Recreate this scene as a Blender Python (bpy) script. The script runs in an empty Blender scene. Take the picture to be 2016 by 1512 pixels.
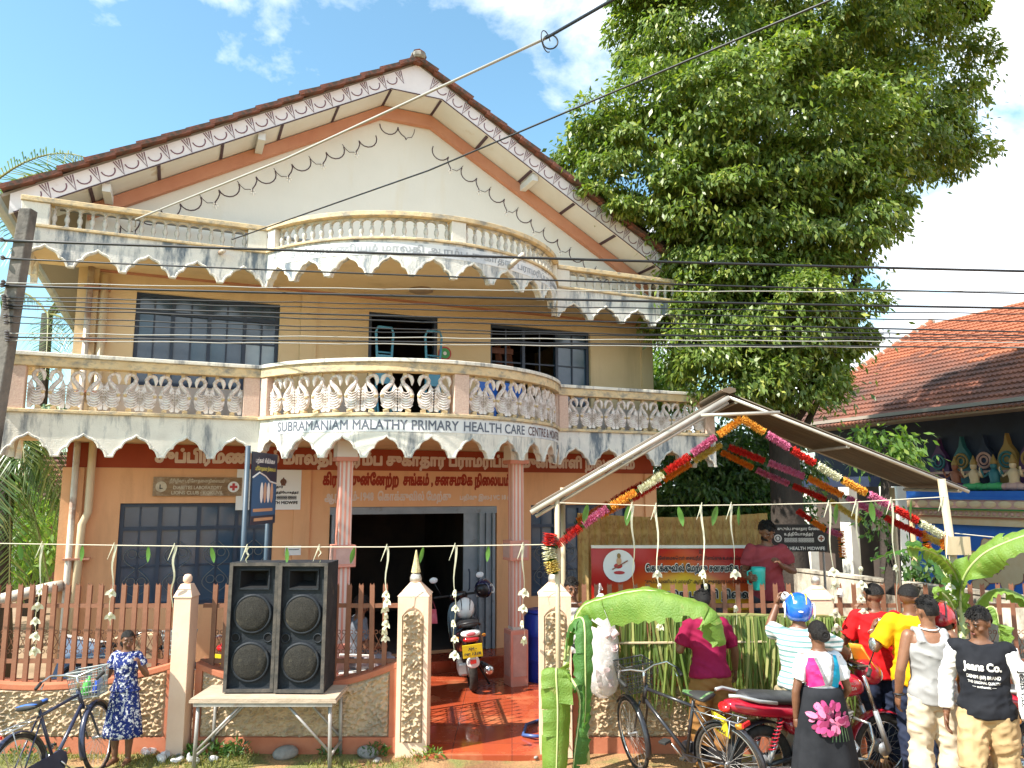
import bpy, bmesh, math, random
import numpy as np
from mathutils import Vector, Matrix, Euler
R = math.radians
sc = bpy.context.scene
COL = sc.collection
rnd = random.Random(7)

# ------------------------------------------------------------------ camera
cd = bpy.data.cameras.new('camera'); cam = bpy.data.objects.new('camera', cd); COL.objects.link(cam)
cd.sensor_fit = 'HORIZONTAL'; cd.sensor_width = 36.0; cd.lens = 36.0 * 1515.0 / 2016.0
cd.clip_start = 0.1; cd.clip_end = 3000
cam.location = (0, 0, 2.6); cam.rotation_euler = (R(90 + 8.04), 0, 0)
sc.camera = cam

# ------------------------------------------------------------------ sky, sun, exposure
SUN_AZ = Vector((0.855, 0.52, 0)).normalized()      # the way the light travels over the ground
SUN_EL = R(49)
def make_world():
    w = bpy.data.worlds.new('World'); sc.world = w; w.use_nodes = True
    nt = w.node_tree; n = nt.nodes; l = nt.links
    bg = n['Background']; bg.inputs[1].default_value = 0.088
    sky = n.new('ShaderNodeTexSky'); sky.sky_type = 'NISHITA'; sky.sun_disc = False
    sky.sun_elevation = SUN_EL; sky.sun_rotation = math.atan2(-SUN_AZ.x, -SUN_AZ.y)
    sky.air_density = 1.0; sky.dust_density = 0.6; sky.ozone_density = 1.2
    tc = n.new('ShaderNodeTexCoord')
    sep = n.new('ShaderNodeSeparateXYZ'); l.new(tc.outputs['Generated'], sep.inputs[0])
    # project the view direction on a cloud deck so clouds shrink towards the horizon
    zz = n.new('ShaderNodeMath'); zz.operation = 'ADD'; zz.inputs[1].default_value = 0.35; l.new(sep.outputs[2], zz.inputs[0])
    dx = n.new('ShaderNodeMath'); dx.operation = 'DIVIDE'; l.new(sep.outputs[0], dx.inputs[0]); l.new(zz.outputs[0], dx.inputs[1])
    dy = n.new('ShaderNodeMath'); dy.operation = 'DIVIDE'; l.new(sep.outputs[1], dy.inputs[0]); l.new(zz.outputs[0], dy.inputs[1])
    cb = n.new('ShaderNodeCombineXYZ'); l.new(dx.outputs[0], cb.inputs[0]); l.new(dy.outputs[0], cb.inputs[1])
    n1 = n.new('ShaderNodeTexNoise'); n1.inputs['Scale'].default_value = 3.1; n1.inputs['Detail'].default_value = 9
    n1.inputs['Roughness'].default_value = 0.58; n1.inputs['Distortion'].default_value = 0.25
    mp = n.new('ShaderNodeMapping'); mp.inputs['Location'].default_value = (5.4, 0.6, 0); l.new(cb.outputs[0], mp.inputs[0]); l.new(mp.outputs[0], n1.inputs['Vector'])
    # more cloud to the right, over the temple
    bias = n.new('ShaderNodeMath'); bias.operation = 'MULTIPLY_ADD'; bias.inputs[1].default_value = 0.20; l.new(dx.outputs[0], bias.inputs[0]); l.new(n1.outputs[0], bias.inputs[2])
    cr = n.new('ShaderNodeValToRGB'); l.new(bias.outputs[0], cr.inputs[0])
    e = cr.color_ramp.elements; e[0].position = 0.50; e[0].color = (0, 0, 0, 1); e[1].position = 0.655; e[1].color = (1, 1, 1, 1)
    # cloud body: white with bluish grey hearts
    n2 = n.new('ShaderNodeTexNoise'); n2.inputs['Scale'].default_value = 3.2; n2.inputs['Detail'].default_value = 5; l.new(mp.outputs[0], n2.inputs['Vector'])
    cc = n.new('ShaderNodeValToRGB'); l.new(n2.outputs[0], cc.inputs[0])
    e = cc.color_ramp.elements; e[0].position = 0.3; e[0].color = (6.6, 7.4, 8.6, 1); e[1].position = 0.6; e[1].color = (10.0, 10.2, 10.4, 1)
    mx = n.new('ShaderNodeMixRGB'); l.new(cr.outputs[0], mx.inputs[0]); l.new(cc.outputs[0], mx.inputs[2])
    gn = n.new('ShaderNodeMixRGB'); gn.blend_type = 'MULTIPLY'; gn.inputs[0].default_value = 1; gn.inputs[2].default_value = (1.36, 1.72, 1.56, 1)
    l.new(sky.outputs[0], gn.inputs[1]); l.new(gn.outputs[0], mx.inputs[1])
    l.new(mx.outputs[0], bg.inputs[0])
make_world()
sd = bpy.data.lights.new('sun', 'SUN'); sd.energy = 5.0; sd.angle = R(0.55); sd.color = (1.0, 0.94, 0.84)
so = bpy.data.objects.new('sun', sd); COL.objects.link(so)
trav = Vector((SUN_AZ.x * math.cos(SUN_EL), SUN_AZ.y * math.cos(SUN_EL), -math.sin(SUN_EL)))
so.rotation_euler = trav.to_track_quat('-Z', 'Y').to_euler(); so.location = (-20, -15, 30)
vs = sc.view_settings; vs.view_transform = 'Standard'; vs.look = 'None'; vs.exposure = 1.17; vs.gamma = 1.0; vs.use_curve_mapping = False
try:
    sc.cycles.max_bounces = 6; sc.cycles.transparent_max_bounces = 12
except Exception: pass

# ------------------------------------------------------------------ materials
def nd(nt, t, **k):
    x = nt.nodes.new(t)
    for a, b in k.items(): setattr(x, a, b)
    return x
MATS = {}
def mat(name, col, col2=None, sc1=6.0, rough=0.6, bump=0.0, bsc=40.0, metal=0.0, spec=0.5, stretch=(1, 1, 1), lo=0.35, hi=0.65, dirt=None, dsc=1.6, dlo=0.5, dhi=0.62,
        dstr=(1, 1, 1), trans=0.0, alpha=1.0, coat=0.0, sheen=0.0, sss=0.0, rvar=0.0, emis=0.0, space='obj', tl=None):
    if name in MATS: return MATS[name]
    if rough >= .8 and spec == .5: spec = .18
    m = bpy.data.materials.new(name); m.use_nodes = True; nt = m.node_tree; l = nt.links
    b = nt.nodes['Principled BSDF']; MATS[name] = m
    c4 = lambda c: (c[0], c[1], c[2], 1)
    b.inputs['Base Color'].default_value = c4(col); b.inputs['Roughness'].default_value = rough; b.inputs['Metallic'].default_value = metal
    b.inputs['Specular IOR Level'].default_value = spec
    if coat: b.inputs['Coat Weight'].default_value = coat; b.inputs['Coat Roughness'].default_value = 0.08
    if sheen: b.inputs['Sheen Weight'].default_value = sheen
    if trans: b.inputs['Transmission Weight'].default_value = trans
    if alpha < 1: b.inputs['Alpha'].default_value = alpha
    if sss: b.inputs['Subsurface Weight'].default_value = sss; b.inputs['Subsurface Radius'].default_value = (0.02, 0.01, 0.006)
    if emis: b.inputs['Emission Color'].default_value = c4(col); b.inputs['Emission Strength'].default_value = emis
    if space == 'obj':
        tc = nd(nt, 'ShaderNodeTexCoord').outputs['Object']
    else:
        tc = nd(nt, 'ShaderNodeNewGeometry').outputs['Position']
    def mapped(s):
        if tuple(s) == (1, 1, 1): return tc
        mp = nd(nt, 'ShaderNodeMapping'); mp.inputs['Scale'].default_value = s; l.new(tc, mp.inputs[0]); return mp.outputs[0]
    cur = None
    if col2 is not None:
        nz = nd(nt, 'ShaderNodeTexNoise'); nz.inputs['Scale'].default_value = sc1; nz.inputs['Detail'].default_value = 6; nz.inputs['Roughness'].default_value = 0.6; l.new(mapped(stretch), nz.inputs['Vector'])
        rp = nd(nt, 'ShaderNodeValToRGB'); e = rp.color_ramp.elements; e[0].position = lo; e[1].position = hi; e[0].color = c4(col); e[1].color = c4(col2)
        l.new(nz.outputs[0], rp.inputs[0]); cur = rp.outputs[0]
    if dirt is not None:
        nz = nd(nt, 'ShaderNodeTexNoise'); nz.inputs['Scale'].default_value = dsc; nz.inputs['Detail'].default_value = 9; nz.inputs['Roughness'].default_value = 0.68; l.new(mapped(dstr), nz.inputs['Vector'])
        rp = nd(nt, 'ShaderNodeValToRGB'); e = rp.color_ramp.elements; e[0].position = dlo; e[1].position = dhi; e[0].color = (0, 0, 0, 1); e[1].color = (1, 1, 1, 1)
        l.new(nz.outputs[0], rp.inputs[0])
        mx = nd(nt, 'ShaderNodeMixRGB'); l.new(rp.outputs[0], mx.inputs[0]); mx.inputs[2].default_value = c4(dirt)
        if cur is None: mx.inputs[1].default_value = c4(col)
        else: l.new(cur, mx.inputs[1])
        cur = mx.outputs[0]
    if cur is not None: l.new(cur, b.inputs['Base Color'])
    if bump:
        nz = nd(nt, 'ShaderNodeTexNoise'); nz.inputs['Scale'].default_value = bsc; nz.inputs['Detail'].default_value = 5; l.new(tc, nz.inputs['Vector'])
        bp = nd(nt, 'ShaderNodeBump'); bp.inputs['Strength'].default_value = bump; bp.inputs['Distance'].default_value = 0.02
        l.new(nz.outputs[0], bp.inputs['Height']); l.new(bp.outputs[0], b.inputs['Normal'])
    if rvar:
        nz = nd(nt, 'ShaderNodeTexNoise'); nz.inputs['Scale'].default_value = 3.0; nz.inputs['Detail'].default_value = 6; l.new(tc, nz.inputs['Vector'])
        mr = nd(nt, 'ShaderNodeMapRange'); mr.inputs['From Min'].default_value = 0.35; mr.inputs['From Max'].default_value = 0.65
        mr.inputs['To Min'].default_value = max(0.02, rough - rvar); mr.inputs['To Max'].default_value = min(1, rough + rvar)
        l.new(nz.outputs[0], mr.inputs[0]); l.new(mr.outputs[0], b.inputs['Roughness'])
    if tl:                                  # thin leaf or cloth that lets light through
        ts = nd(nt, 'ShaderNodeBsdfTranslucent'); ts.inputs[0].default_value = c4(tl)
        ms = nd(nt, 'ShaderNodeMixShader'); ms.inputs[0].default_value = 0.35; out = nt.nodes['Material Output']
        l.new(b.outputs[0], ms.inputs[1]); l.new(ts.outputs[0], ms.inputs[2]); l.new(ms.outputs[0], out.inputs[0])
    return m

# ------------------------------------------------------------------ mesh helpers
class MB:
    def __init__(s): s.v = []; s.f = []; s.mi = []; s.cur = 0
    def add(s, vs_, fs, M=None):
        o = len(s.v)
        if M is not None: vs_ = [M @ Vector(p) for p in vs_]
        s.v += [tuple(p) for p in vs_]; s.f += [tuple(i + o for i in f) for f in fs]; s.mi += [s.cur] * len(fs); return s
    def bx(s, x0, x1, y0, y1, z0, z1, M=None):
        return s.add([(x0, y0, z0), (x1, y0, z0), (x1, y1, z0), (x0, y1, z0), (x0, y0, z1), (x1, y0, z1), (x1, y1, z1), (x0, y1, z1)],
                     [(0, 3, 2, 1), (4, 5, 6, 7), (0, 1, 5, 4), (1, 2, 6, 5), (2, 3, 7, 6), (3, 0, 4, 7)], M)
    def box(s, c, d, rot=None):
        M = Matrix.Translation(c)
        if rot is not None: M = M @ Euler(rot).to_matrix().to_4x4()
        return s.bx(-d[0] / 2, d[0] / 2, -d[1] / 2, d[1] / 2, -d[2] / 2, d[2] / 2, M)
    def prism(s, poly, y0, y1, M=None):            # polygon in x,z pushed along y (poly anticlockwise seen from -y)
        n = len(poly); v = [(p[0], y0, p[1]) for p in poly] + [(p[0], y1, p[1]) for p in poly]
        f = [tuple(range(n)), tuple(range(2 * n - 1, n - 1, -1))] + [(i, i + n, (i + 1) % n + n, (i + 1) % n) for i in range(n)]
        return s.add(v, f, M)
    def loft(s, rings, cap=True, M=None):
        n = len(rings[0]); v = [p for r in rings for p in r]; f = []
        for k in range(len(rings) - 1):
            for i in range(n):
                j = (i + 1) % n; f.append((k * n + i, k * n + j, (k + 1) * n + j, (k + 1) * n + i))
        if cap:
            f.append(tuple(range(n - 1, -1, -1))); b = (len(rings) - 1) * n; f.append(tuple(range(b, b + n)))
        return s.add(v, f, M)
    def tube(s, pts, r, n=8, cap=True, flat=1.0, M=None):
        pts = [Vector(p) for p in pts]; k = len(pts)
        rs = list(r) if isinstance(r, (list, tuple)) else [r] * k
        up = None; rings = []
        for i, p in enumerate(pts):
            t = (pts[min(i + 1, k - 1)] - pts[max(i - 1, 0)])
            if t.length < 1e-9: t = Vector((0, 0, 1))
            t.normalize()
            if up is None:
                a = Vector((0, 0, 1)) if abs(t.z) < 0.9 else Vector((0, 1, 0))
                up = (a - t * a.dot(t)).normalized()
            else:
                up = (up - t * up.dot(t))
                up = up.normalized() if up.length > 1e-6 else t.orthogonal().normalized()
            sd_ = t.cross(up)
            rings.append([p + (up * math.cos(2 * math.pi * q / n) * flat + sd_ * math.sin(2 * math.pi * q / n)) * rs[i] for q in range(n)])
        return s.loft(rings, cap, M)
    def lathe(s, prof, n=16, M=None):
        rings = [[(r * math.cos(2 * math.pi * q / n), r * math.sin(2 * math.pi * q / n), z) for q in range(n)] for r, z in prof]
        return s.loft(rings, True, M)
    def ell(s, c, rad, n=14, m=9, M=None):
        T = Matrix.Translation(c) if M is None else M @ Matrix.Translation(c)
        rings = []
        for k in range(m + 1):
            a = math.pi * (0.02 + 0.96 * k / m) - math.pi / 2
            rings.append([(rad[0] * math.cos(a) * math.cos(2 * math.pi * q / n), rad[1] * math.cos(a) * math.sin(2 * math.pi * q / n), rad[2] * math.sin(a)) for q in range(n)])
        return s.loft(rings, True, T)
    def torus(s, R_, r, n=32, m=8, M=None, a0=0, a1=2 * math.pi):
        full = abs(a1 - a0 - 2 * math.pi) < 1e-6; k = n if full else n + 1
        v = []; f = []
        for i in range(k):
            a = a0 + (a1 - a0) * i / n
            for j in range(m):
                b = 2 * math.pi * j / m; v.append(((R_ + r * math.cos(b)) * math.cos(a), r * math.sin(b), (R_ + r * math.cos(b)) * math.sin(a)))
        for i in range(n):
            i2 = (i + 1) % k
            for j in range(m):
                j2 = (j + 1) % m; f.append((i * m + j, i * m + j2, i2 * m + j2, i2 * m + j))
        return s.add(v, f, M)
    def mesh(s, name, mats):
        me = bpy.data.meshes.new(name); me.from_pydata(s.v, [], s.f)
        for m in (mats if isinstance(mats, (list, tuple)) else [mats]): me.materials.append(m)
        if any(s.mi): me.polygons.foreach_set('material_index', s.mi)
        me.update(); return me
    def build(s, name, mats, parent=None, smooth=False, loc=None, rot=None, bevel=0, bseg=2, auto=None):
        me = s.mesh(name, mats)
        bm = bmesh.new(); bm.from_mesh(me); bmesh.ops.recalc_face_normals(bm, faces=bm.faces); bm.to_mesh(me); bm.free()
        o = put(name, me, parent, loc, rot)
        if smooth: shade(me, auto)
        if bevel:
            md = o.modifiers.new('bevel', 'BEVEL'); md.width = bevel; md.segments = bseg; md.limit_method = 'ANGLE'; md.angle_limit = R(35)
        return o
def shade(me, auto=None):
    me.polygons.foreach_set('use_smooth', [True] * len(me.polygons))
    if auto:
        try: me.set_sharp_from_angle(angle=R(auto))
        except Exception: pass
def put(name, me, parent=None, loc=None, rot=None, scale=None):
    o = bpy.data.objects.new(name, me); COL.objects.link(o)
    if parent is not None: o.parent = parent
    if loc is not None: o.location = loc
    if rot is not None: o.rotation_euler = rot
    if scale is not None: o.scale = scale
    return o
def tag(o, label, cat, group=None):
    o['label'] = label; o['category'] = cat; o['kind'] = 'thing'
    if group: o['group'] = group
    return o
def thing(name, label, cat, loc=(0, 0, 0), rz=0, group=None):
    o = put(name, None, None, loc, (0, 0, rz)); o.empty_display_size = 0.1
    return tag(o, label, cat, group)
def kind(o, k): o['kind'] = k; return o
def copy_tree(o, parent=None):
    c = o.copy(); COL.objects.link(c); c.parent = parent
    for ch in list(o.children): copy_tree(ch, c)
    return c
_tc = {}
def text_runs(body, rows=56, fat=0):
    """letters as horizontal runs (x0, x1, row) on a grid, non-zero winding of the font outlines; the text is 1 high"""
    key = (body, rows, fat)
    if key in _tc: return _tc[key]
    cu = bpy.data.curves.new('t', 'FONT'); cu.body = body; cu.size = 1.0; cu.fill_mode = 'NONE'; cu.resolution_u = 4
    o = bpy.data.objects.new('t', cu); COL.objects.link(o)
    dg = bpy.context.evaluated_depsgraph_get(); dg.update()
    me = bpy.data.meshes.new_from_object(o.evaluated_get(dg)); bpy.data.objects.remove(o); bpy.data.curves.remove(cu)
    n = len(me.vertices); a = np.empty(n * 3, np.float32); me.vertices.foreach_get('co', a); a = a.reshape(-1, 3)[:, :2].astype(float)
    e = np.empty(len(me.edges) * 2, np.int32); me.edges.foreach_get('vertices', e); e = e.reshape(-1, 2); bpy.data.meshes.remove(me)
    sw = (e[:, 1] - e[:, 0] != 1) & (e[:, 1] > e[:, 0]); e[sw] = e[sw][:, ::-1]          # closing edges run last -> first
    lo, hi = a.min(0), a.max(0); h = (hi[1] - lo[1]) / rows; cols = max(2, int((hi[0] - lo[0]) / h))
    img = np.zeros((rows, cols), bool); p, q = a[e[:, 0]], a[e[:, 1]]
    for r in range(rows):
        y = lo[1] + (r + 0.5) * h; up = (p[:, 1] <= y) & (q[:, 1] > y); dn = (q[:, 1] <= y) & (p[:, 1] > y); m = up | dn
        if not m.any(): continue
        x = p[m, 0] + (y - p[m, 1]) / (q[m, 1] - p[m, 1]) * (q[m, 0] - p[m, 0]); sg = np.where(up[m], 1, -1); od = np.argsort(x); w = 0; x = x[od]; sg = sg[od]
        for k in range(len(x) - 1):
            w += sg[k]
            if w != 0: img[r, int(round((x[k] - lo[0]) / h)):int(round((x[k + 1] - lo[0]) / h))] = True
    if fat:
        img = np.pad(img, fat); b = img.copy()
        for dx in range(-fat, fat + 1):
            for dy in range(-fat, fat + 1):
                if dx * dx + dy * dy <= fat * fat + 1: b |= np.roll(np.roll(img, dx, 1), dy, 0)
        img = b
    rr = img.shape[0]; runs = []
    for r in range(rr):
        d = np.diff(np.concatenate(([0], img[r].astype(np.int8), [0]))); st = np.where(d == 1)[0]; en = np.where(d == -1)[0]
        runs += [(s0, e0, r) for s0, e0 in zip(st, en)]
    _tc[key] = (runs, img.shape[1], rr); return _tc[key]
def fit_text(body, width, height, rows=56, fat=0):
    runs, W, Hh = text_runs(body, rows, fat); sx, sz = width / W, height / Hh; b = MB()
    for x0, x1, r in runs:
        b.add([((x0 - W / 2) * sx, 0, (r - Hh / 2) * sz), ((x1 - W / 2) * sx, 0, (r - Hh / 2) * sz), ((x1 - W / 2) * sx, 0, (r + 1 - Hh / 2) * sz), ((x0 - W / 2) * sx, 0, (r + 1 - Hh / 2) * sz)], [(0, 1, 2, 3)])
    return b
def lettering(body, width, height, m, parent, loc, name='lettering', fat=0, rot=None, rows=56):
    """flat painted writing that reads from -y, centred on loc; width 0 keeps the font's proportions"""
    if not width:
        runs, W, Hh = text_runs(body, rows, fat); width = height * W / Hh
    me = fit_text(body, width, height, rows, fat).mesh(name, m)
    o = put(name, me, parent, loc, rot); o['kind'] = 'stuff'; return o
def disp(me, fn):
    n = len(me.vertices); a = np.empty(n * 3, np.float32); me.vertices.foreach_get('co', a); a = a.reshape(-1, 3); a = fn(a)
    me.vertices.foreach_set('co', np.asarray(a, np.float32).ravel()); me.update()
def vnoise(p, s, seed=0):
    """cheap smooth 3-d value noise on an array of points"""
    p = np.asarray(p, np.float64) * s + seed * 17.3; i = np.floor(p).astype(np.int64); f = p - i; f = f * f * (3 - 2 * f)
    def h(x, y, z):
        q = (x * 374761393 + y * 668265263 + z * 2147483647 + seed * 974711) & 0x7fffffff; q = ((q ^ (q >> 13)) * 1274126177) & 0x7fffffff
        return ((q ^ (q >> 16)) & 0xffff) / 65535.0
    r = 0
    for a in (0, 1):
        for b in (0, 1):
            for c in (0, 1):
                w = (f[:, 0] if a else 1 - f[:, 0]) * (f[:, 1] if b else 1 - f[:, 1]) * (f[:, 2] if c else 1 - f[:, 2])
                r = r + w * h(i[:, 0] + a, i[:, 1] + b, i[:, 2] + c)
    return r
# ------------------------------------------------------------------ ground
def ground():
    m = bpy.data.materials.new('dirt'); m.use_nodes = True; nt = m.node_tree; l = nt.links; b = nt.nodes['Principled BSDF']; b.inputs['Roughness'].default_value = 0.95
    p = nd(nt, 'ShaderNodeNewGeometry').outputs['Position']
    n1 = nd(nt, 'ShaderNodeTexNoise'); n1.inputs['Scale'].default_value = 1.1; n1.inputs['Detail'].default_value = 8; l.new(p, n1.inputs['Vector'])
    r1 = nd(nt, 'ShaderNodeValToRGB'); l.new(n1.outputs[0], r1.inputs[0]); e = r1.color_ramp.elements
    e[0].position = 0.35; e[0].color = (0.20, 0.10, 0.045, 1); e[1].position = 0.65; e[1].color = (0.42, 0.25, 0.11, 1)
    n2 = nd(nt, 'ShaderNodeTexNoise'); n2.inputs['Scale'].default_value = 2.3; n2.inputs['Detail'].default_value = 7; l.new(p, n2.inputs['Vector'])
    sx = nd(nt, 'ShaderNodeSeparateXYZ'); l.new(p, sx.inputs[0])
    # grass and litter grow along the foot of the wall, left of the gate
    gx = nd(nt, 'ShaderNodeMapRange'); gx.inputs['From Min'].default_value = -0.6; gx.inputs['From Max'].default_value = -1.8; l.new(sx.outputs[0], gx.inputs[0])
    ad = nd(nt, 'ShaderNodeMath'); ad.operation = 'MULTIPLY_ADD'; ad.inputs[1].default_value = 0.16; l.new(gx.outputs[0], ad.inputs[0]); l.new(n2.outputs[0], ad.inputs[2])
    r2 = nd(nt, 'ShaderNodeValToRGB'); l.new(ad.outputs[0], r2.inputs[0]); e = r2.color_ramp.elements; e[0].position = 0.54; e[0].color = (0, 0, 0, 1); e[1].position = 0.66; e[1].color = (1, 1, 1, 1)
    mx = nd(nt, 'ShaderNodeMixRGB'); l.new(r2.outputs[0], mx.inputs[0]); l.new(r1.outputs[0], mx.inputs[1]); mx.inputs[2].default_value = (0.17, 0.17, 0.05, 1)
    n3 = nd(nt, 'ShaderNodeTexNoise'); n3.inputs['Scale'].default_value = 55; n3.inputs['Detail'].default_value = 4; l.new(p, n3.inputs['Vector'])
    m3 = nd(nt, 'ShaderNodeMixRGB'); m3.blend_type = 'OVERLAY'; m3.inputs[0].default_value = 0.7; l.new(mx.outputs[0], m3.inputs[1]); l.new(n3.outputs[0], m3.inputs[2]); l.new(m3.outputs[0], b.inputs['Base Color'])
    bp = nd(nt, 'ShaderNodeBump'); bp.inputs['Strength'].default_value = 0.7; bp.inputs['Distance'].default_value = 0.03; l.new(n3.outputs[0], bp.inputs['Height']); l.new(bp.outputs[0], b.inputs['Normal'])
    xs = sorted(set([-1500, -400, -100, -40, -20] + [x * 0.35 for x in range(-30, 31)] + [20, 40, 100, 400, 1500]))
    ys = sorted(set([-300, -60, -20, -5] + [y * 0.25 for y in range(8, 36)] + [10, 14, 20, 40, 100, 400, 1500]))
    v = []; f = []
    for y in ys:
        for x in xs:
            z = 0.0
            if 3 < y < 8.05 and abs(x) < 10: z = 0.025 * (math.sin(x * 3.1 + y) * math.sin(y * 4.3 + 1) - 0.6)
            v.append((x, y, z - 0.004))
    nx = len(xs)
    for j in range(len(ys) - 1):
        for i in range(nx - 1): f.append((j * nx + i, j * nx + i + 1, (j + 1) * nx + i + 1, (j + 1) * nx + i))
    b_ = MB(); b_.add(v, f); o = b_.build('ground', m, None, smooth=True); kind(o, 'structure')
ground()

# ------------------------------------------------------------------ the health centre
BZ = R(23.5); BO = (-1.4619, 11.9282, 0.0)
bld = thing('health_centre', 'two storey salmon and cream health centre with gabled tiled roof and curved balcony', 'building', BO, BZ)
M_peach = mat('peach_wall', (0.70, 0.36, 0.18), (0.75, 0.415, 0.22), 0.8, 0.85, 0.12, 30, dirt=(0.52, 0.28, 0.14), dsc=2.2, dlo=0.52, dhi=0.78, dstr=(1, 1, 0.14))
M_cream = mat('cream_wall', (0.64, 0.48, 0.28), (0.69, 0.54, 0.34), 0.8, 0.85, 0.12, 30, dirt=(0.50, 0.37, 0.22), dsc=2.2, dlo=0.52, dhi=0.80, dstr=(1, 1, 0.13))
M_gable = mat('gable_paint', (0.60, 0.61, 0.585), (0.65, 0.66, 0.635), 0.7, 0.85, 0.08, 25, dirt=(0.60, 0.56, 0.46), dsc=1.8, dlo=0.54, dhi=0.85, dstr=(1, 1, 0.16))
M_salmon = mat('salmon_trim', (0.43, 0.19, 0.12), (0.49, 0.24, 0.155), 2.5, 0.75, 0.08)
M_maroon = mat('maroon_paint', (0.30, 0.055, 0.028), (0.36, 0.075, 0.035), 1.5, 0.8, 0.06)
M_white = mat('white_paint', (0.78, 0.76, 0.70), (0.70, 0.67, 0.60), 4, 0.7, 0.05)
M_wth = mat('weathered_white', (0.76, 0.72, 0.63), (0.66, 0.62, 0.54), 5, 0.85, 0.25, 60, dirt=(0.20, 0.21, 0.22), dsc=4.0, dlo=0.50, dhi=0.66, dstr=(1.4, 1.4, 0.28))
M_wth2 = mat('mildewed_white', (0.74, 0.71, 0.64), (0.62, 0.60, 0.56), 5, 0.85, 0.3, 60, dirt=(0.15, 0.18, 0.21), dsc=3.6, dlo=0.46, dhi=0.60, dstr=(1.4, 1.4, 0.35))
M_rail = mat('yellowed_rail', (0.70, 0.55, 0.33), (0.60, 0.45, 0.26), 5, 0.85, 0.25, 60, dirt=(0.30, 0.27, 0.22), dsc=5.5, dlo=0.47, dhi=0.64, dstr=(1, 1, 1.6))
M_swan = mat('swan_cement', (0.78, 0.75, 0.70), (0.70, 0.58, 0.58), 9, 0.8, 0.25, 70, dirt=(0.36, 0.30, 0.21), dsc=9, dlo=0.48, dhi=0.66)
M_bal = mat('baluster_cement', (0.58, 0.56, 0.51), (0.46, 0.44, 0.39), 8, 0.85, 0.3, 70, dirt=(0.15, 0.145, 0.135), dsc=6, dlo=0.46, dhi=0.66)
M_soff = mat('soffit_board', (0.62, 0.64, 0.66), (0.57, 0.58, 0.58), 2.0, 0.8, dirt=(0.45, 0.38, 0.30), dsc=2.2, dlo=0.62, dhi=0.75)
M_fasc = mat('bargeboard_paint', (0.74, 0.70, 0.72), (0.68, 0.64, 0.66), 3, 0.75, dirt=(0.45, 0.38, 0.36), dsc=3, dlo=0.62, dhi=0.74)
M_line = mat('dark_line', (0.06, 0.035, 0.05), rough=0.7)
M_linep = mat('purple_line', (0.17, 0.08, 0.11), rough=0.7)
M_tile = mat('clay_tile_old', (0.22, 0.085, 0.06), (0.12, 0.06, 0.05), 6, 0.85, 0.3, 50, dirt=(0.07, 0.06, 0.05), dsc=5, dlo=0.5, dhi=0.62)
M_frame = mat('window_frame', (0.012, 0.026, 0.055), (0.022, 0.038, 0.07), 6, 0.45)
M_glass = mat('window_glass', (0.035, 0.07, 0.12), (0.07, 0.11, 0.16), 1.2, 0.12, spec=0.8, space='geo')
M_glassl = mat('window_glass_pale', (0.20, 0.27, 0.33), (0.30, 0.38, 0.44), 1.5, 0.15, spec=0.8)
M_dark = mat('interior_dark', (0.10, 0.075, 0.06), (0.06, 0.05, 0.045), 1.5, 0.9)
M_pipe = mat('pvc_pipe', (0.62, 0.55, 0.46), (0.50, 0.43, 0.35), 4, 0.5, dirt=(0.32, 0.2, 0.14), dsc=3)
M_pipey = mat('yellow_pipe', (0.66, 0.52, 0.33), (0.58, 0.44, 0.28), 4, 0.5)
M_blue = mat('blue_metal', (0.05, 0.22, 0.36), (0.07, 0.28, 0.42), 5, 0.4)
X0, X1 = -4.72, 4.30
DEPTH = 9.0

def wall_with_openings(x0, x1, z0, z1, ops, y0=0.0, y1=0.22, mat_=None, name='wall'):
    b = MB(); xs = sorted(set([x0, x1] + [o[0] for o in ops] + [o[1] for o in ops])); zs = sorted(set([z0, z1] + [o[2] for o in ops] + [o[3] for o in ops]))
    for i in range(len(xs) - 1):
        run = None
        for j in range(len(zs) - 1):
            cx, cz = (xs[i] + xs[i + 1]) / 2, (zs[j] + zs[j + 1]) / 2
            if any(o[0] < cx < o[1] and o[2] < cz < o[3] for o in ops): continue
            b.bx(xs[i], xs[i + 1], y0, y1, zs[j], zs[j + 1])
    me = b.mesh(name, mat_); bm = bmesh.new(); bm.from_mesh(me)
    bmesh.ops.remove_doubles(bm, verts=bm.verts, dist=1e-5)
    seen = {}
    for f in bm.faces:
        k = tuple(sorted(v.index for v in f.verts)); seen.setdefault(k, []).append(f)
    bmesh.ops.delete(bm, geom=[f for g in seen.values() if len(g) > 1 for f in g], context='FACES')
    bmesh.ops.recalc_face_normals(bm, faces=bm.faces); bm.to_mesh(me); bm.free()
    return put(name, me, bld)
OPG = [(-4.06, -2.10, 1.10, 2.46), (-1.31, 1.33, 0.2, 2.39), (1.93, 3.80, 0.95, 2.40)]
OPU = [(-4.04, -2.13, 4.05, 5.35), (-0.81, 0.30, 3.34, 5.37), (1.21, 3.08, 4.05, 5.36)]
wall_with_openings(X0, X1, 0.0, 2.93, OPG, mat_=M_peach)
wall_with_openings(X0, X1, 2.93, 3.25, [], mat_=M_maroon, y0=-0.012, y1=0.22, name='name_band')
wall_with_openings(X0, X1, 3.25, 5.95, OPU, mat_=M_cream)
b = MB(); b.bx(X0, X0 + 0.22, 0.22, DEPTH, 0, 5.95); b.bx(X1 - 0.22, X1, 0.22, DEPTH, 0, 5.95); b.bx(X0, X1, DEPTH, DEPTH + 0.2, 0, 5.95)
b.build('side_wall', M_cream, bld)
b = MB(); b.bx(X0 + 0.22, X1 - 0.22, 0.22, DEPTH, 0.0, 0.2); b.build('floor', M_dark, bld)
b = MB(); b.bx(X0 + 0.22, X1 - 0.22, 0.22, DEPTH, 3.08, 3.34); b.build('floor', M_dark, bld)
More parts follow.
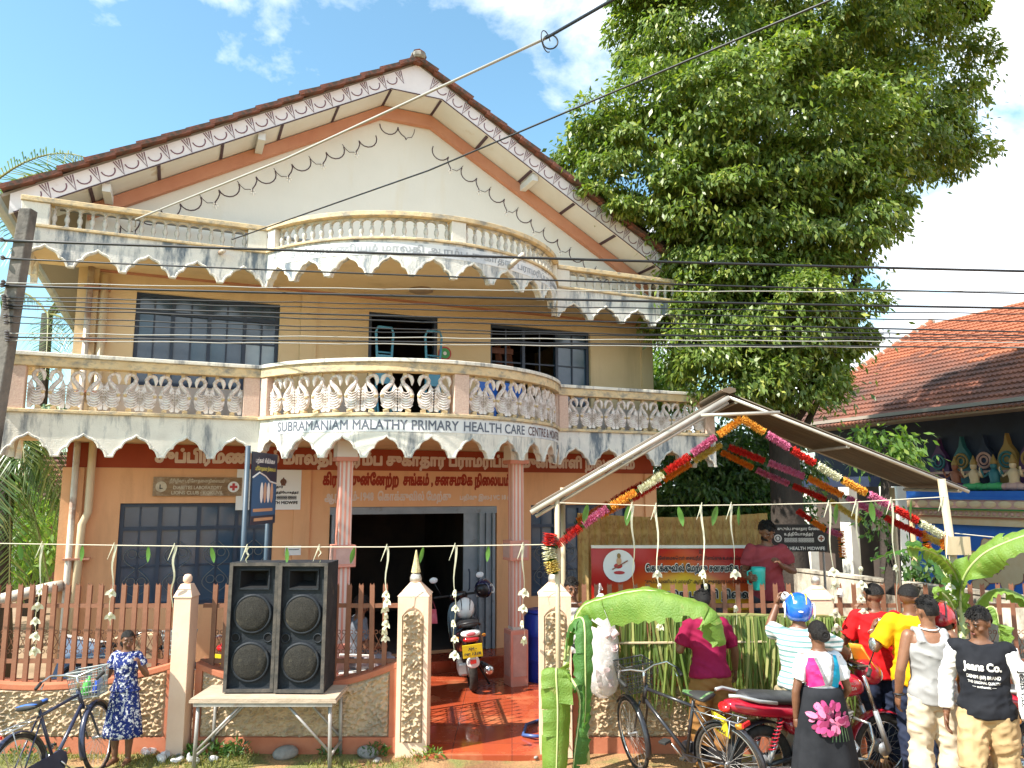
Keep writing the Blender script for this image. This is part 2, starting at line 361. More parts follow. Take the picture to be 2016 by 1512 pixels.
b = MB(); b.bx(X0 + 0.22, X1 - 0.22, 0.22, DEPTH, 5.80, 5.94); b.build('ceiling', M_dark, bld)
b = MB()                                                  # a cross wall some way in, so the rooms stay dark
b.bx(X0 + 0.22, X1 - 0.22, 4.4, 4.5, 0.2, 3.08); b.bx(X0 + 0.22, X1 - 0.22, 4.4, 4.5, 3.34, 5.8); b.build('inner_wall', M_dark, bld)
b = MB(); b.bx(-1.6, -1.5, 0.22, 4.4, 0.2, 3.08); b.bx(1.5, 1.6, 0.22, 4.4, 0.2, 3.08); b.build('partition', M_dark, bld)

# pilasters, cornice line, pipes
M_dado = mat('grey_dado', (0.46, 0.41, 0.38), (0.52, 0.47, 0.44), 2, 0.85)
for xa_, xb_ in ((X0 + 0.23, -1.835), (-1.595, -0.82), (0.31, X1 - 0.21)): b = MB(); b.bx(xa_, xb_, -0.012, 0.0, 3.36, 4.04); b.build('dado', M_dado, bld)
for x0, x1 in ((X0 - 0.03, X0 + 0.22), (X1 - 0.2, X1 + 0.03)):
    b = MB(); b.bx(x0, x1, -0.05, 0.0, 0.0, 2.925); b.build('pilaster', M_peach, bld)
    b = MB(); b.bx(x0, x1, -0.05, 0.0, 3.255, 5.6); b.build('pilaster', M_cream, bld)
b = MB(); b.bx(-1.83, -1.60, -0.035, 0.0, 0.2, 2.925); b.build('pilaster', M_peach, bld)
b = MB(); b.bx(-1.83, -1.60, -0.035, 0.0, 3.34, 5.56); b.build('pilaster', M_cream, bld)
b = MB(); b.bx(X0 + 0.22, X1 - 0.2, -0.04, 0.0, 5.57, 5.66); b.build('cornice', M_salmon, bld)
b = MB(); b.tube([(-4.60, -0.10, 5.6), (-4.60, -0.10, 0.9), (-4.60, -0.10, 0.5)], 0.04, 10); b.build('downpipe', M_pipe, bld, smooth=True)
b = MB(); b.tube([(-4.42, -0.10, 5.5), (-4.42, -0.10, 2.35), (-4.48, -0.11, 2.2), (-4.50, -0.11, 0.75)], 0.05, 10); b.build('downpipe', M_pipey, bld, smooth=True)
for z in (4.6, 3.9, 5.3, 1.75):
    b = MB(); b.bx(-4.66, -4.36, -0.16, -0.005, z, z + 0.025); b.build('pipe_clip', M_salmon, bld)
b = MB(); b.tube([(-5.9, -0.3, 1.18), (-4.78, -0.12, 1.42), (-4.64, -0.10, 1.44)], 0.07, 10); b.build('drain_pipe', M_pipe, bld, smooth=True)

# windows: frame bars and single panes
def window(x0, x1, z0, z1, bays, rows, cols, parent=bld, transom=0.26, pale=(), missing=(), grille=False, y=0.06):
    w = put('window', None, parent)
    b = MB(); t = 0.05
    b.bx(x0, x1, y, y + 0.09, z0, z0 + t); b.bx(x0, x1, y, y + 0.09, z1 - t, z1)
    bw = (x1 - x0) / bays; zt = z1 - transom
    for i in range(bays + 1):
        x = min(max(x0 + i * bw, x0 + t / 2), x1 - t / 2); b.bx(x - t / 2, x + t / 2, y, y + 0.09, z0 + t, z1 - t)
    for i in range(bays): b.bx(x0 + i * bw + t / 2 + (t / 2 if i == 0 else 0), x0 + (i + 1) * bw - t / 2 - (t / 2 if i == bays - 1 else 0), y + 0.004, y + 0.086, zt - 0.025, zt + 0.025)
    for i in range(bays):
        xa, xb = x0 + i * bw + t * 0.5, x0 + (i + 1) * bw - t * 0.5
        for c in range(1, cols): xx = xa + (xb - xa) * c / cols; b.bx(xx - 0.012, xx + 0.012, y + 0.03, y + 0.06, z0 + t, z1 - t)
        for r_ in range(1, rows): zz = z0 + t + (zt - 0.025 - z0 - t) * r_ / rows; b.bx(xa, xb, y + 0.031, y + 0.059, zz - 0.012, zz + 0.012)
    b.build('frame', M_frame, w)
    k = 0
    for i in range(bays):
        xa, xb = x0 + i * bw + t * 0.5, x0 + (i + 1) * bw - t * 0.5
        for c in range(cols):
            for r_ in range(rows + 1):
                k += 1
                if i in missing: continue
                xl, xr = xa + (xb - xa) * c / cols, xa + (xb - xa) * (c + 1) / cols
                if r_ < rows: zl = z0 + t + (zt - 0.025 - z0 - t) * r_ / rows; zh = z0 + t + (zt - 0.025 - z0 - t) * (r_ + 1) / rows
                else: zl, zh = zt + 0.025, z1 - t
                a = rnd.uniform(-0.006, 0.006); p = MB()
                p.add([(xl, y + 0.045 + a, zl), (xr, y + 0.045 - a, zl), (xr, y + 0.045 - a, zh), (xl, y + 0.045 + a, zh)], [(0, 1, 2, 3)])
                p.build('pane', M_glassl if (i in pale and r_ < rows - 1) else M_glass, w)
    if grille:
        g = MB()
        for i in range(bays):
            xa = x0 + (i + 0.5) * bw; q = bw * 0.36
            for zc in (z0 + 0.30, z0 + 0.66):
                for s_ in (-1, 1):
                    g.tube([(xa + s_ * (0.02 + q * math.sin(u * math.pi) * (1 - 0.35 * u)), y - 0.012, zc - 0.16 + 0.34 * u) for u in [k_ / 10 for k_ in range(11)]], 0.006, 5)
                    g.torus(q * 0.3, 0.006, 12, 5, Matrix.Translation((xa + s_ * q * 0.36, y - 0.012, zc + 0.03)))
        g.build('grille', M_grille, w)
    return w
M_grille = mat('grille_iron', (0.12, 0.13, 0.13), rough=0.6)
window(-4.04, -2.13, 4.05, 5.35, 4, 3, 2, pale=(3,))
window(1.21, 3.08, 4.05, 5.36, 3, 3, 2, missing=(0, 1))
window(-4.06, -2.10, 1.10, 2.46, 4, 2, 2, transom=0.34, grille=True)
window(1.93, 3.80, 0.95, 2.40, 4, 3, 2, transom=0.34, grille=True)
b = MB(); b.bx(-0.81, -0.76, 0.02, 0.14, 3.34, 5.37); b.bx(0.25, 0.30, 0.02, 0.14, 3.34, 5.37); b.bx(-0.76, 0.25, 0.02, 0.14, 5.32, 5.37); b.build('door_frame', M_frame, bld)
M_wood = mat('brown_wood', (0.16, 0.055, 0.03), (0.22, 0.08, 0.045), 6, 0.6, stretch=(6, 6, 1))
b = MB()
for xa, xb in ((1.30, 1.22), (1.55, 1.60), (1.72, 1.95)): b.tube([(xa, 0.5, 5.1), (xb, 0.35, 3.4)], 0.06, 4)
b.bx(1.25, 1.8, 0.42, 0.46, 4.95, 5.05); b.build('shutter_prop', M_wood, bld)

# ground floor entrance: folding shutter, step, thresholds
M_shut = mat('grey_shutter', (0.18, 0.21, 0.24), (0.25, 0.28, 0.31), 3, 0.45, dirt=(0.12, 0.10, 0.09), dsc=4, dlo=0.55, dhi=0.7)
sh = put('folding_door', None, bld)
for i in range(5):
    x = 1.02 + i * 0.055; b = MB(); b.bx(x, x + 0.045, -0.05 + (i % 2) * 0.03, 0.14 + (i % 2) * 0.03, 0.21, 2.28); b.build('leaf', M_shut, sh)
b = MB(); b.bx(0.78, 1.015, 0.02, 0.05, 0.21, 2.28); b.build('leaf', M_shut, sh)
b = MB(); b.tube([(0.86, 0.0, 1.1), (0.86, -0.04, 1.13), (0.86, -0.04, 1.38), (0.86, 0.0, 1.42)], 0.012, 6); b.build('handle', M_frame, sh)
for i in range(4): x = -1.28 + i * 0.05; b = MB(); b.bx(x, x + 0.04, -0.03 + (i % 2) * 0.03, 0.12 + (i % 2) * 0.03, 0.21, 2.28); b.build('leaf', M_shut, sh)
b = MB(); b.bx(-1.31, 1.33, 0.0, 0.16, 2.28, 2.385); b.build('head_track', M_shut, sh)
M_redt = mat('red_floor_paint', (0.34, 0.055, 0.022), (0.27, 0.045, 0.02), 2.0, 0.22, 0.03, 8, dirt=(0.40, 0.12, 0.06), dsc=2.4, dlo=0.55, dhi=0.75, spec=0.6, rvar=0.14)
b = MB(); b.bx(-2.6, 2.3, -0.55, 0.0, 0.0, 0.2); b.build('entrance_step', M_redt, bld, bevel=0.012)

# painted writing on the wall
M_letw = mat('white_lettering', (0.74, 0.60, 0.52), (0.66, 0.52, 0.44), 8, 0.8)
M_letr = mat('red_lettering', (0.36, 0.05, 0.025), (0.28, 0.035, 0.02), 8, 0.8)
def T(s): return s
row1 = 'சுப்பிரமணியம் மாலதி ஆரம்ப சுகாதார பராமரிப்பு, முன்பள்ளி நிலையம்'
lettering(row1, 7.6, 0.285, M_letw, bld, (0.12, -0.016, 3.075), fat=3)
lettering('கிராமமுன்\u0bc7னற்ற  சங்கம் , சனசமூக நி\u0bc8லயம்', 2.98, 0.27, M_letr, bld, (0.06, -0.004, 2.775), fat=3)
lettering('ஆரம்பம்-1948  \u0bc6காக்குவில் \u0bc7மற்கு', 1.95, 0.20, M_letw, bld, (-0.42, -0.004, 2.53), fat=2)
lettering('பதிவு இல-J VC 18 (A)', 0.92, 0.12, M_letw, bld, (1.16, -0.004, 2.52), fat=2)
# boards fixed to the wall
M_brd = mat('old_wood_board', (0.30, 0.20, 0.11), (0.20, 0.12, 0.07), 7, 0.85, 0.2, stretch=(1, 1, 5), dirt=(0.45, 0.36, 0.26), dsc=6, dlo=0.5, dhi=0.7)
M_sgnw = mat('sign_white', (0.78, 0.77, 0.74), rough=0.4); M_blk = mat('sign_black', (0.015, 0.015, 0.018), rough=0.5)
M_redx = mat('sign_red', (0.45, 0.03, 0.03), rough=0.5); M_letf = mat('faded_lettering', (0.62, 0.55, 0.42), (0.45, 0.38, 0.28), 14, 0.8)
dl = thing('wall_sign', 'weathered brown wooden diabetes laboratory board with red cross above the left window', 'sign', BO, BZ)
b = MB(); b.bx(-3.68, -2.55, -0.045, -0.003, 2.555, 2.81); b.build('board', M_brd, dl)
lettering('நீரிழிவு பரி\u0bc7சாத\u0bc8னநி\u0bc8லயம்', 0.70, 0.07, M_letf, dl, (-3.13, -0.049, 2.755), fat=1)
lettering('DIABETES LABORATORY', 0.62, 0.048, M_letf, dl, (-3.12, -0.049, 2.67), fat=2)
lettering('LIONS CLUB · KOKUVIL', 0.66, 0.048, M_letf, dl, (-3.12, -0.049, 2.60), fat=2)
def disc(r, m, par, loc, name='roundel', n=28):
    q = MB(); q.add([(r * math.cos(2 * math.pi * i / n), 0, r * math.sin(2 * math.pi * i / n)) for i in range(n)], [tuple(range(n))]); return q.build(name, m, par, loc=loc)
disc(0.075, M_sgnw, dl, (-2.66, -0.049, 2.68)); b = MB(); b.bx(-0.05, 0.05, 0, 0.001, -0.017, 0.017); b.bx(-0.017, 0.017, 0, 0.001, 0.017, 0.05); b.bx(-0.017, 0.017, 0, 0.001, -0.05, -0.017); b.build('cross', M_redx, dl, loc=(-2.66, -0.053, 2.68))
disc(0.07, M_letf, dl, (-3.58, -0.049, 2.68)); lettering('L', 0.04, 0.06, M_blk, dl, (-3.58, -0.053, 2.68), fat=2)
ws = thing('wall_sign', 'white health midwife board with a round crest beside the blue street sign', 'sign', BO, BZ)
b = MB(); b.bx(-2.62, -1.74, -0.04, -0.003, 2.36, 2.925); b.build('board', M_sgnw, ws)
lettering('குடும்ப சுகாதார', 0.42, 0.05, M_blk, ws, (-2.2, -0.044, 2.68), fat=2); lettering('உத்தி\u0bc7யாகத்தர்', 0.36, 0.05, M_blk, ws, (-1.95, -0.044, 2.60), fat=2)
lettering('PUBLIC HEALTH MIDWIFE', 0.66, 0.045, M_blk, ws, (-2.11, -0.044, 2.46), fat=3)
lettering('පවුල් ෙසෟඛ්ය ෙසේවා', 0.4, 0.05, M_blk, ws, (-2.0, -0.044, 2.53), fat=2)
b = MB(); b.torus(0.032, 0.012, 16, 6, Matrix.Translation((-1.99, -0.046, 2.755))); b.ell((-1.99, -0.046, 2.755), (0.02, 0.006, 0.02), 8, 4); b.bx(-2.02, -1.96, -0.047, -0.043, 2.70, 2.722); b.ell((-1.99, -0.046, 2.80), (0.012, 0.006, 0.016), 8, 4); b.build('crest', mat('crest_brown', (0.16, 0.07, 0.04)), ws)
nt_ = thing('paper_notice', 'small white paper notice taped to the wall above the loudspeakers', 'notice', BO, BZ)
b = MB(); b.bx(-1.93, -1.71, -0.044, -0.038, 1.72, 1.85); b.build('sheet', M_sgnw, nt_); lettering('------------', 0.14, 0.012, M_blk, nt_, (-1.81, -0.047, 1.80), rows=12)

# ------------------------------------------------------------------ balcony fronts: straight, bow, straight
YF = -1.05; XA, XB = -5.30, 4.86; JL, JR = -2.45, 1.90
CX = (JL + JR) / 2; SAG = 1.38; RB = ((JR - JL) ** 2 / 4 + SAG * SAG) / (2 * SAG); CY = YF - SAG + RB
HA = math.asin((JR - JL) / 2 / RB); LB = 2 * HA * RB
def on_path(seg, l, off=0.0):
    """point and heading on the balcony front; off pushes outwards"""
    if seg == 0: return XA + l, YF - off, 0.0
    if seg == 2: return JR + l, YF - off, 0.0
    a = -HA + l / RB
    return CX + (RB + off) * math.sin(a), CY - (RB + off) * math.cos(a), a
SEGL = [JL - XA, LB, XB - JR]
CUSP = [(0, 0), (.065, 0), (.075, .10), (.11, .27), (.165, .39), (.215, .42), (.235, .55), (.285, .70), (.345, .79), (.40, .83), (.44, .88), (.475, .95), (.5, 1)]
CUSP = CUSP + [(1 - x, y) for x, y in CUSP[-2::-1]]
SEMI = [(0, 0), (.06, 0)] + [(.5 - .44 * math.cos(math.pi * k / 10), math.sin(math.pi * k / 10)) for k in range(1, 10)] + [(.94, 0), (1, 0)]
def band(seg, ztop, ztip, zpk, n, prof, th, m, parent, name, off=0.0, trim=None, tm=None, l0=0.0, l1=None):
    L = (l1 if l1 is not None else SEGL[seg]) - l0; w = L / n; b = MB(); F_ = []; Bk = []
    ls = []
    for k in range(n):
        for x, y in prof[(1 if k else 0):]: ls.append((l0 + (k + x) * w, ztip + (zpk - ztip) * y))
    for l_, z in ls:
        x, y, a = on_path(seg, l_, off); xb, yb, _ = on_path(seg, l_, off - th); F_.append((x, y, xb, yb, z))
    v = []; f = []
    for x, y, xb, yb, z in F_: v += [(x, y, ztop), (x, y, z), (xb, yb, z), (xb, yb, ztop)]
    for i in range(len(F_) - 1):
        o = 4 * i
        for j in range(4): f.append((o + j, o + (j + 1) % 4, o + 4 + (j + 1) % 4, o + 4 + j))
    f += [(0, 1, 2, 3), (len(v) - 1, len(v) - 2, len(v) - 3, len(v) - 4)]
    b.add(v, f); o = b.build(name, m, parent)
    if trim:
        pts = [(lambda q: (q[0], q[1], z + trim * 0.2))(on_path(seg, l_, off + 0.004)) for l_, z in ls]
        t_ = MB(); t_.tube(pts, trim, 5); t_.build('arch_moulding', tm or m, o)
    return o
def strip(seg, z0, z1, off0, off1, m, parent, name, l0=0.0, l1=None, n=None):
    L1 = l1 if l1 is not None else SEGL[seg]; n = n or (40 if seg == 1 else 1); rings = []
    for k in range(n + 1):
        l_ = l0 + (L1 - l0) * k / n; a = on_path(seg, l_, off0); c = on_path(seg, l_, off1)
        rings.append([(c[0], c[1], z0), (a[0], a[1], z0), (a[0], a[1], z1), (c[0], c[1], z1)])
    b = MB(); b.loft(rings); return b.build(name, m, parent, bevel=0.008)
# --- lower balcony
lb = put('balcony', None, bld)
def slab(z0, z1, m, par, name='slab'):
    pts = [(XA + 0.02, 0.0), (XA + 0.02, YF + 0.09), (JL, YF + 0.09)]
    for k in range(1, 24):
        a = on_path(1, LB * k / 24, -0.09); pts.append((a[0], a[1]))
    pts += [(JR, YF + 0.09), (XB - 0.02, YF + 0.09), (XB - 0.02, 0.0)]
    n = len(pts); b = MB(); b.add([(x, y - 0.002, z0) for x, y in pts] + [(x, y - 0.002, z1) for x, y in pts], [tuple(range(n - 1, -1, -1)), tuple(range(n, 2 * n))] + [(i, (i + 1) % n, (i + 1) % n + n, i + n) for i in range(n)])
    return b.build(name, m, par)
slab(3.26, 3.45, M_cream, lb)
NS = [5, 10, 5]
for sg in range(3):
    band(sg, 3.53, 3.03, 3.29, NS[sg], CUSP, 0.085, M_wth if sg < 2 else M_wth2, lb, 'scalloped_fascia', trim=0.016, tm=M_wth)
    strip(sg, 3.531, 3.575, -0.20, 0.035, M_rail, lb, 'ledge')
    strip(sg, 4.085, 4.20, -0.15, 0.03, M_rail, lb, 'hand_rail'); strip(sg, 4.201, 4.25, -0.19, 0.055, M_wth, lb, 'rail_cap')
swan = MB()
swan.prism([(-.062, .375), (-.088, .32), (-.098, .20), (-.098, .03), (-.06, .02), (-.035, .055), (.02, .045), (.062, .085), (.087, .15), (.088, .21), (.062, .26), (.03, .215), (.005, .205), (-.02, .235), (-.042, .30)], -0.018, 0.022)
for k in range(7):
    z = 0.055 + k * 0.032
    swan.tube([(-.09, -0.022, z + .075), (-.05, -0.026, z + .02), (-.005, -0.03, z), (.045 - k * .003, -0.026, z + .012), (.078 - k * .004, -0.02, z + .045)], [.004, .009, .010, .009, .004], 5)
for k in range(7): swan.box((-.09, -0.004, .09 + k * .036), (.022, .046, .018), (0, R(-25), 0))
swan.tube([(.066, 0, .22), (.052, 0, .27), (.012, 0, .325), (-.030, 0, .37), (-.042, 0, .42), (-.014, 0, .463), (.026, 0, .477), (.058, 0, .455), (.072, 0, .415), (.072, 0, .385), (.068, 0, .35)], [.032, .031, .029, .027, .026, .026, .026, .028, .026, .018, .006], 7)
swan.cur = 1; swan.ell((.066, -.006, .215), (.028, .034, .028), 8, 5); swan.box((.02, -0.02, .045), (.07, .03, .02), (0, R(25), 0))
swan.bx(-.035, .012, -.02, .02, .455, .515); swan.bx(-.012, .052, -.026, .026, 0, .04)
sw_me = swan.mesh('swan', [M_swan, M_rail]); shade(sw_me, 35)
def add_swans(seg, l0, l1, n, first):
    for k in range(n):
        l_ = l0 + (l1 - l0) * (k + 0.5) / n; x, y, a = on_path(seg, l_, -0.06)
        mir = 1 if (k + first) % 2 == 0 else -1
        o = put('swan', sw_me, lb, (x, y, 3.574), (0, 0, a)); w_ = (l1 - l0) / n / 0.205
        o.scale = (mir * min(1.08, w_) * rnd.uniform(.95, 1.03), rnd.uniform(.9, 1.15), rnd.uniform(.985, 1.0)); o.rotation_euler[1] = R(rnd.uniform(-1.6, 1.6))
def post(seg, l_, w_, z0, z1, m, par, off=0.0, d=0.16, name='post'):
    x, y, a = on_path(seg, l_, off); b = MB(); b.bx(-w_ / 2, w_ / 2, 0, d, 0, z1 - z0); return b.build(name, m, par, loc=(x, y, z0), rot=(0, 0, a), bevel=0.006)
M_post = mat('patterned_post', (0.66, 0.50, 0.40), (0.56, 0.38, 0.31), 40, 0.85, 0.35, 80)
post(0, 0.10, 0.22, 3.576, 4.084, M_post, lb, 0.012); post(0, SEGL[0] - 0.11, 0.20, 3.576, 4.084, M_post, lb, 0.012)
post(1, 0.09, 0.14, 3.576, 4.084, M_post, lb, 0.012); post(1, LB / 2 + 0.12, 0.20, 3.576, 4.084, M_post, lb, 0.012); post(1, LB - 0.09, 0.14, 3.576, 4.084, M_post, lb, 0.012)
post(2, 0.10, 0.16, 3.576, 4.084, M_post, lb, 0.012); post(2, SEGL[2] - 0.1, 0.18, 3.576, 4.084, M_post, lb, 0.012)
add_swans(0, 0.23, SEGL[0] - 0.22, 12, 0); add_swans(1, 0.17, LB / 2, 11, 0); add_swans(1, LB / 2 + 0.24, LB - 0.17, 11, 1); add_swans(2, 0.19, SEGL[2] - 0.2, 12, 0)
# name plate round the bow
def on_bow(b, m, name, l0, z, par, off):
    for i, p in enumerate(b.v):
        x, y, a = on_path(1, l0 + p[0], off); b.v[i] = (x, y, z + p[2])
    me = b.mesh(name, m); o = put(name, me, par); o['kind'] = 'stuff'; return o
M_plate = mat('plate_white', (0.74, 0.74, 0.72), (0.62, 0.64, 0.66), 3, 0.7, dirt=(0.40, 0.43, 0.47), dsc=3, dlo=0.5, dhi=0.7)
M_ltd = mat('raised_letter_dark', (0.07, 0.09, 0.13), (0.15, 0.16, 0.19), 12, 0.7)
M_ltr = mat('raised_letter_rust', (0.20, 0.10, 0.08), (0.11, 0.08, 0.09), 10, 0.7)
strip(1, 3.335, 3.515, -0.01, 0.006, M_plate, lb, 'name_plate', 0.30, LB - 0.05)
on_bow(fit_text('SUBRAMANIAM MALATHY PRIMARY', 2.40, 0.125, fat=1), M_ltd, 'lettering', 1.60, 3.425, lb, 0.009)
on_bow(fit_text('HEALTH CARE', 1.00, 0.125, fat=1), M_ltd, 'lettering', 3.37, 3.425, lb, 0.009)
on_bow(fit_text('CENTRE & MONTESSORI', 1.42, 0.12, fat=1), M_ltr, 'lettering', 4.66, 3.425, lb, 0.009)
# --- upper balcony and parapet
ub = put('parapet', None, bld)
slab(5.60, 5.76, M_cream, ub)
for sg in range(3):
    band(sg, 5.775, 5.32, 5.56, NS[sg], CUSP, 0.085, M_wth2, ub, 'scalloped_fascia', trim=0.016, tm=M_wth)
    strip(sg, 5.776, 5.812, -0.18, 0.03, M_rail, ub, 'ledge'); strip(sg, 6.085, 6.15, -0.16, 0.035, M_rail, ub, 'hand_rail')
bal = MB(); bal.lathe([(.036, 0), (.036, .02), (.028, .035), (.018, .055), (.022, .075), (.032, .105), (.03, .135), (.018, .165), (.016, .18), (.024, .19), (.02, .20), (.018, .22)], 10)
bal_me = bal.mesh('baluster', M_bal); shade(bal_me, 50)
def add_bal(seg, l0, l1, n):
    band(seg, 6.084, 6.02, 6.068, n, SEMI, 0.06, M_bal, ub, 'arcade', off=-0.05, l0=l0, l1=l1)
    for k in range(n + 1):
        x, y, a = on_path(seg, l0 + (l1 - l0) * k / n, -0.08); put('baluster', bal_me, ub, (x, y, 5.811))
def upost(seg, l_, w_): post(seg, l_, w_, 5.813, 6.084, M_wth, ub, 0.01, 0.15)
upost(0, 0.16, 0.30); upost(0, SEGL[0] - 0.13, 0.24); upost(1, 0.10, 0.16); upost(1, LB / 2 + 0.06, 0.20); upost(1, LB - 0.12, 0.22); upost(2, 0.12, 0.22); upost(2, SEGL[2] - 0.12, 0.22)
add_bal(0, 0.35, SEGL[0] - 0.29, 16); add_bal(1, 0.22, LB / 2 - 0.08, 17); add_bal(1, LB / 2 + 0.20, LB - 0.26, 17); add_bal(2, 0.27, SEGL[2] - 0.27, 16)
strip(1, 5.57, 5.745, -0.01, 0.006, M_plate, ub, 'name_plate', 0.40, LB - 0.05)
M_ltg = mat('raised_letter_grey', (0.40, 0.41, 0.42), (0.28, 0.30, 0.33), 9, 0.8)
on_bow(fit_text('சுப்பிரமணியம் மாலதி ஆரம்ப சுகாதார பராமரிப்பு நி\u0bc8லயம்', 4.9, 0.135, fat=1), M_ltg, 'lettering', 2.95, 5.655, ub, 0.009)
b = MB(); b.tube([(0.55, -2.25, 5.60), (0.62, -2.62, 5.70)], 0.035, 8); b.build('spout_pipe', M_pipe, ub, smooth=True)
b = MB(); b.tube([(-3.05, -1.0, 5.72), (-3.0, -1.22, 5.70)], 0.03, 8); b.build('spout_pipe', M_pipe, ub, smooth=True)
b = MB(); b.lathe([(.05, 0), (.17, -.005), (.18, -.03), (.12, -.05), (.02, -.055)], 20); b.build('ceiling_rose', mat('rose_brown', (0.30, 0.22, 0.16)), ub, loc=(-0.21, -0.76, 5.598), smooth=True)
b = MB(); b.tube([(-5.0, -0.25, 6.3), (-2.0, -0.25, 6.28), (4.4, -0.25, 6.3)], 0.03, 8); b.build('water_pipe', mat('grey_pipe', (0.16, 0.17, 0.18)), ub, smooth=True)
# short return wall with scallops at the left end of both balconies
M_col = mat('column_pink', (0.62, 0.25, 0.18), (0.68, 0.30, 0.22), 3, 0.6)
for z_tip, z_pk, z_top, par in ((3.03, 3.29, 3.53, lb), (5.32, 5.56, 5.775, ub)):
    for xx in (XA, XB):
        b = MB(); n = 2; w = 0.95 / n; ls = []
        for k in range(n):
            for x, y in CUSP[(1 if k else 0):]: ls.append(((k + x) * w, z_tip + (z_pk - z_tip) * y))
        poly = [(p, z) for p, z in ls] + [(0.95, z_top), (0, z_top)]
        b.prism(poly, -0.04, 0.04, Matrix.Translation((xx + (0.042 if xx < 0 else -0.042), YF + 0.09, 0)) @ Matrix.Rotation(R(90), 4, 'Z')); b.build('end_fascia', M_wth, par)
for xx in (XA + 0.1, XB - 0.1):
    b = MB(); b.bx(xx - 0.08, xx + 0.08, YF + 0.17, -0.01, 4.10, 4.245); b.build('end_rail', M_rail, lb); b = MB(); b.bx(xx - 0.08, xx + 0.08, YF + 0.17, -0.01, 6.09, 6.145); b.build('end_rail', M_rail, ub)

# --- columns of the porch
M_stripe = mat('column_white', (0.74, 0.66, 0.58), (0.68, 0.58, 0.50), 5, 0.65, 0.05)
M_pan = mat('column_panel', (0.58, 0.36, 0.30), (0.50, 0.30, 0.25), 8, 0.7, 0.1)
def column(x, y):
    c = put('column', None, bld, (x, y, 0))
    b = MB(); b.bx(-.128, .128, -.128, .128, 0, .76); b.build('pedestal', M_col, c, bevel=0.01)
    for k in range(4):
        q = MB(); q.bx(-.097, .097, -.132, -.126, .16, .70); q.build('panel', M_pan, c, rot=(0, 0, k * math.pi / 2))
    b = MB(); b.bx(-.08, .08, -.08, .08, .76, 3.26); b.build('shaft', M_stripe, c)
    for k in range(4):
        for xx in (-.056, 0, .056):
            q = MB(); q.bx(xx - .0125, xx + .0125, -.087, -.078, .80, 3.0); q.build('rib', M_col, c, rot=(0, 0, k * math.pi / 2))
    b = MB(); b.bx(-.14, .14, -.14, .14, 1.68, 1.95); b.build('block', M_col, c, bevel=0.008)
    for k in range(4):
        q = MB(); q.bx(-.108, .108, -.146, -.138, 1.72, 1.91); q.build('panel', M_pan, c, rot=(0, 0, k * math.pi / 2))
    b = MB(); b.bx(-.14, .14, -.14, .14, 3.0, 3.05); b.build('capital', M_col, c); b = MB(); b.bx(-.13, .13, -.13, .13, 3.05, 3.258); b.build('capital', M_sgnw, c)
    return c
column(-1.42, -1.57); column(0.97, -1.57)

# --- gable and roof
RX, RZ, SL = -0.30, 9.30, 0.567; YV = -0.65; EL = 5.24
def zr(x): return RZ - SL * abs(x - RX)
def zs(x): return min(8.74, RZ - 0.33 - SL * abs(x - RX))
cw = (RZ - 0.33 - 8.74) / SL
b = MB(); b.prism([(X0, 5.952), (X1, 5.952), (X1, zs(X1)), (RX + cw, 8.74), (RX - cw, 8.74), (X0, zs(X0))], 0.0, 0.2); b.build('gable_wall', M_gable, bld)
sof = put('soffit', None, bld)
def slabseg(x0, x1, y0, y1, zf, th, m, par, name, dz=0.0):
    q = MB(); q.add([(x0, y0, zf(x0) + dz), (x1, y0, zf(x1) + dz), (x1, y1, zf(x1) + dz), (x0, y1, zf(x0) + dz), (x0, y0, zf(x0) + dz + th), (x1, y0, zf(x1) + dz + th), (x1, y1, zf(x1) + dz + th), (x0, y1, zf(x0) + dz + th)],
          [(0, 3, 2, 1), (4, 5, 6, 7), (0, 1, 5, 4), (1, 2, 6, 5), (2, 3, 7, 6), (3, 0, 4, 7)]); return q.build(name, m, par)
nb = 6
for s_ in (-1, 1):
    for k in range(nb):
        a0 = cw + (EL - 0.12 - cw) * k / nb; a1 = cw + (EL - 0.12 - cw) * (k + 1) / nb; xs_ = sorted((RX + s_ * a0, RX + s_ * a1))
        slabseg(xs_[0] + 0.004, xs_[1] - 0.004, YV + 0.04, -0.002, zs, 0.02, M_soff, sof, 'soffit_panel')
        slabseg(RX + s_ * a1 - 0.02, RX + s_ * a1 + 0.02, YV + 0.04, -0.002, zs, 0.012, M_line, sof, 'cover_strip', -0.014)
slabseg(RX - cw, RX + cw, YV + 0.04, -0.002, zs, 0.02, M_soff, sof, 'soffit_panel')
for s_ in (-1, 1): slabseg(RX + s_ * cw - 0.02, RX + s_ * cw + 0.02, YV + 0.04, -0.002, lambda x: 8.74, 0.012, M_line, sof, 'cover_strip', -0.014)
# salmon beam under the soffit, on the wall
for xa, xb in ((X0 + 0.02, RX - cw - 0.0), (RX - cw, RX + cw), (RX + cw, X1 - 0.02)):
    q = MB(); dzb = 0.20; fz = (lambda x: zs(x) - 0.015) if abs(xb - xa) > 1 else (lambda x: 8.725)
    q.add([(xa, -0.10, fz(xa) - dzb), (xb, -0.10, fz(xb) - dzb), (xb, -0.002, fz(xb) - dzb), (xa, -0.002, fz(xa) - dzb), (xa, -0.10, fz(xa)), (xb, -0.10, fz(xb)), (xb, -0.002, fz(xb)), (xa, -0.002, fz(xa))],
          [(0, 3, 2, 1), (4, 5, 6, 7), (0, 1, 5, 4), (1, 2, 6, 5), (2, 3, 7, 6), (3, 0, 4, 7)]); q.build('gable_beam', M_salmon, bld)
for xx in (-4.45, -2.55, 1.75):
    q = MB(); q.bx(xx - 0.05, xx + 0.05, YV + 0.05, -0.1, zs(xx) - 0.12, zs(xx) - 0.012); q.build('purlin_end', M_soff, bld)
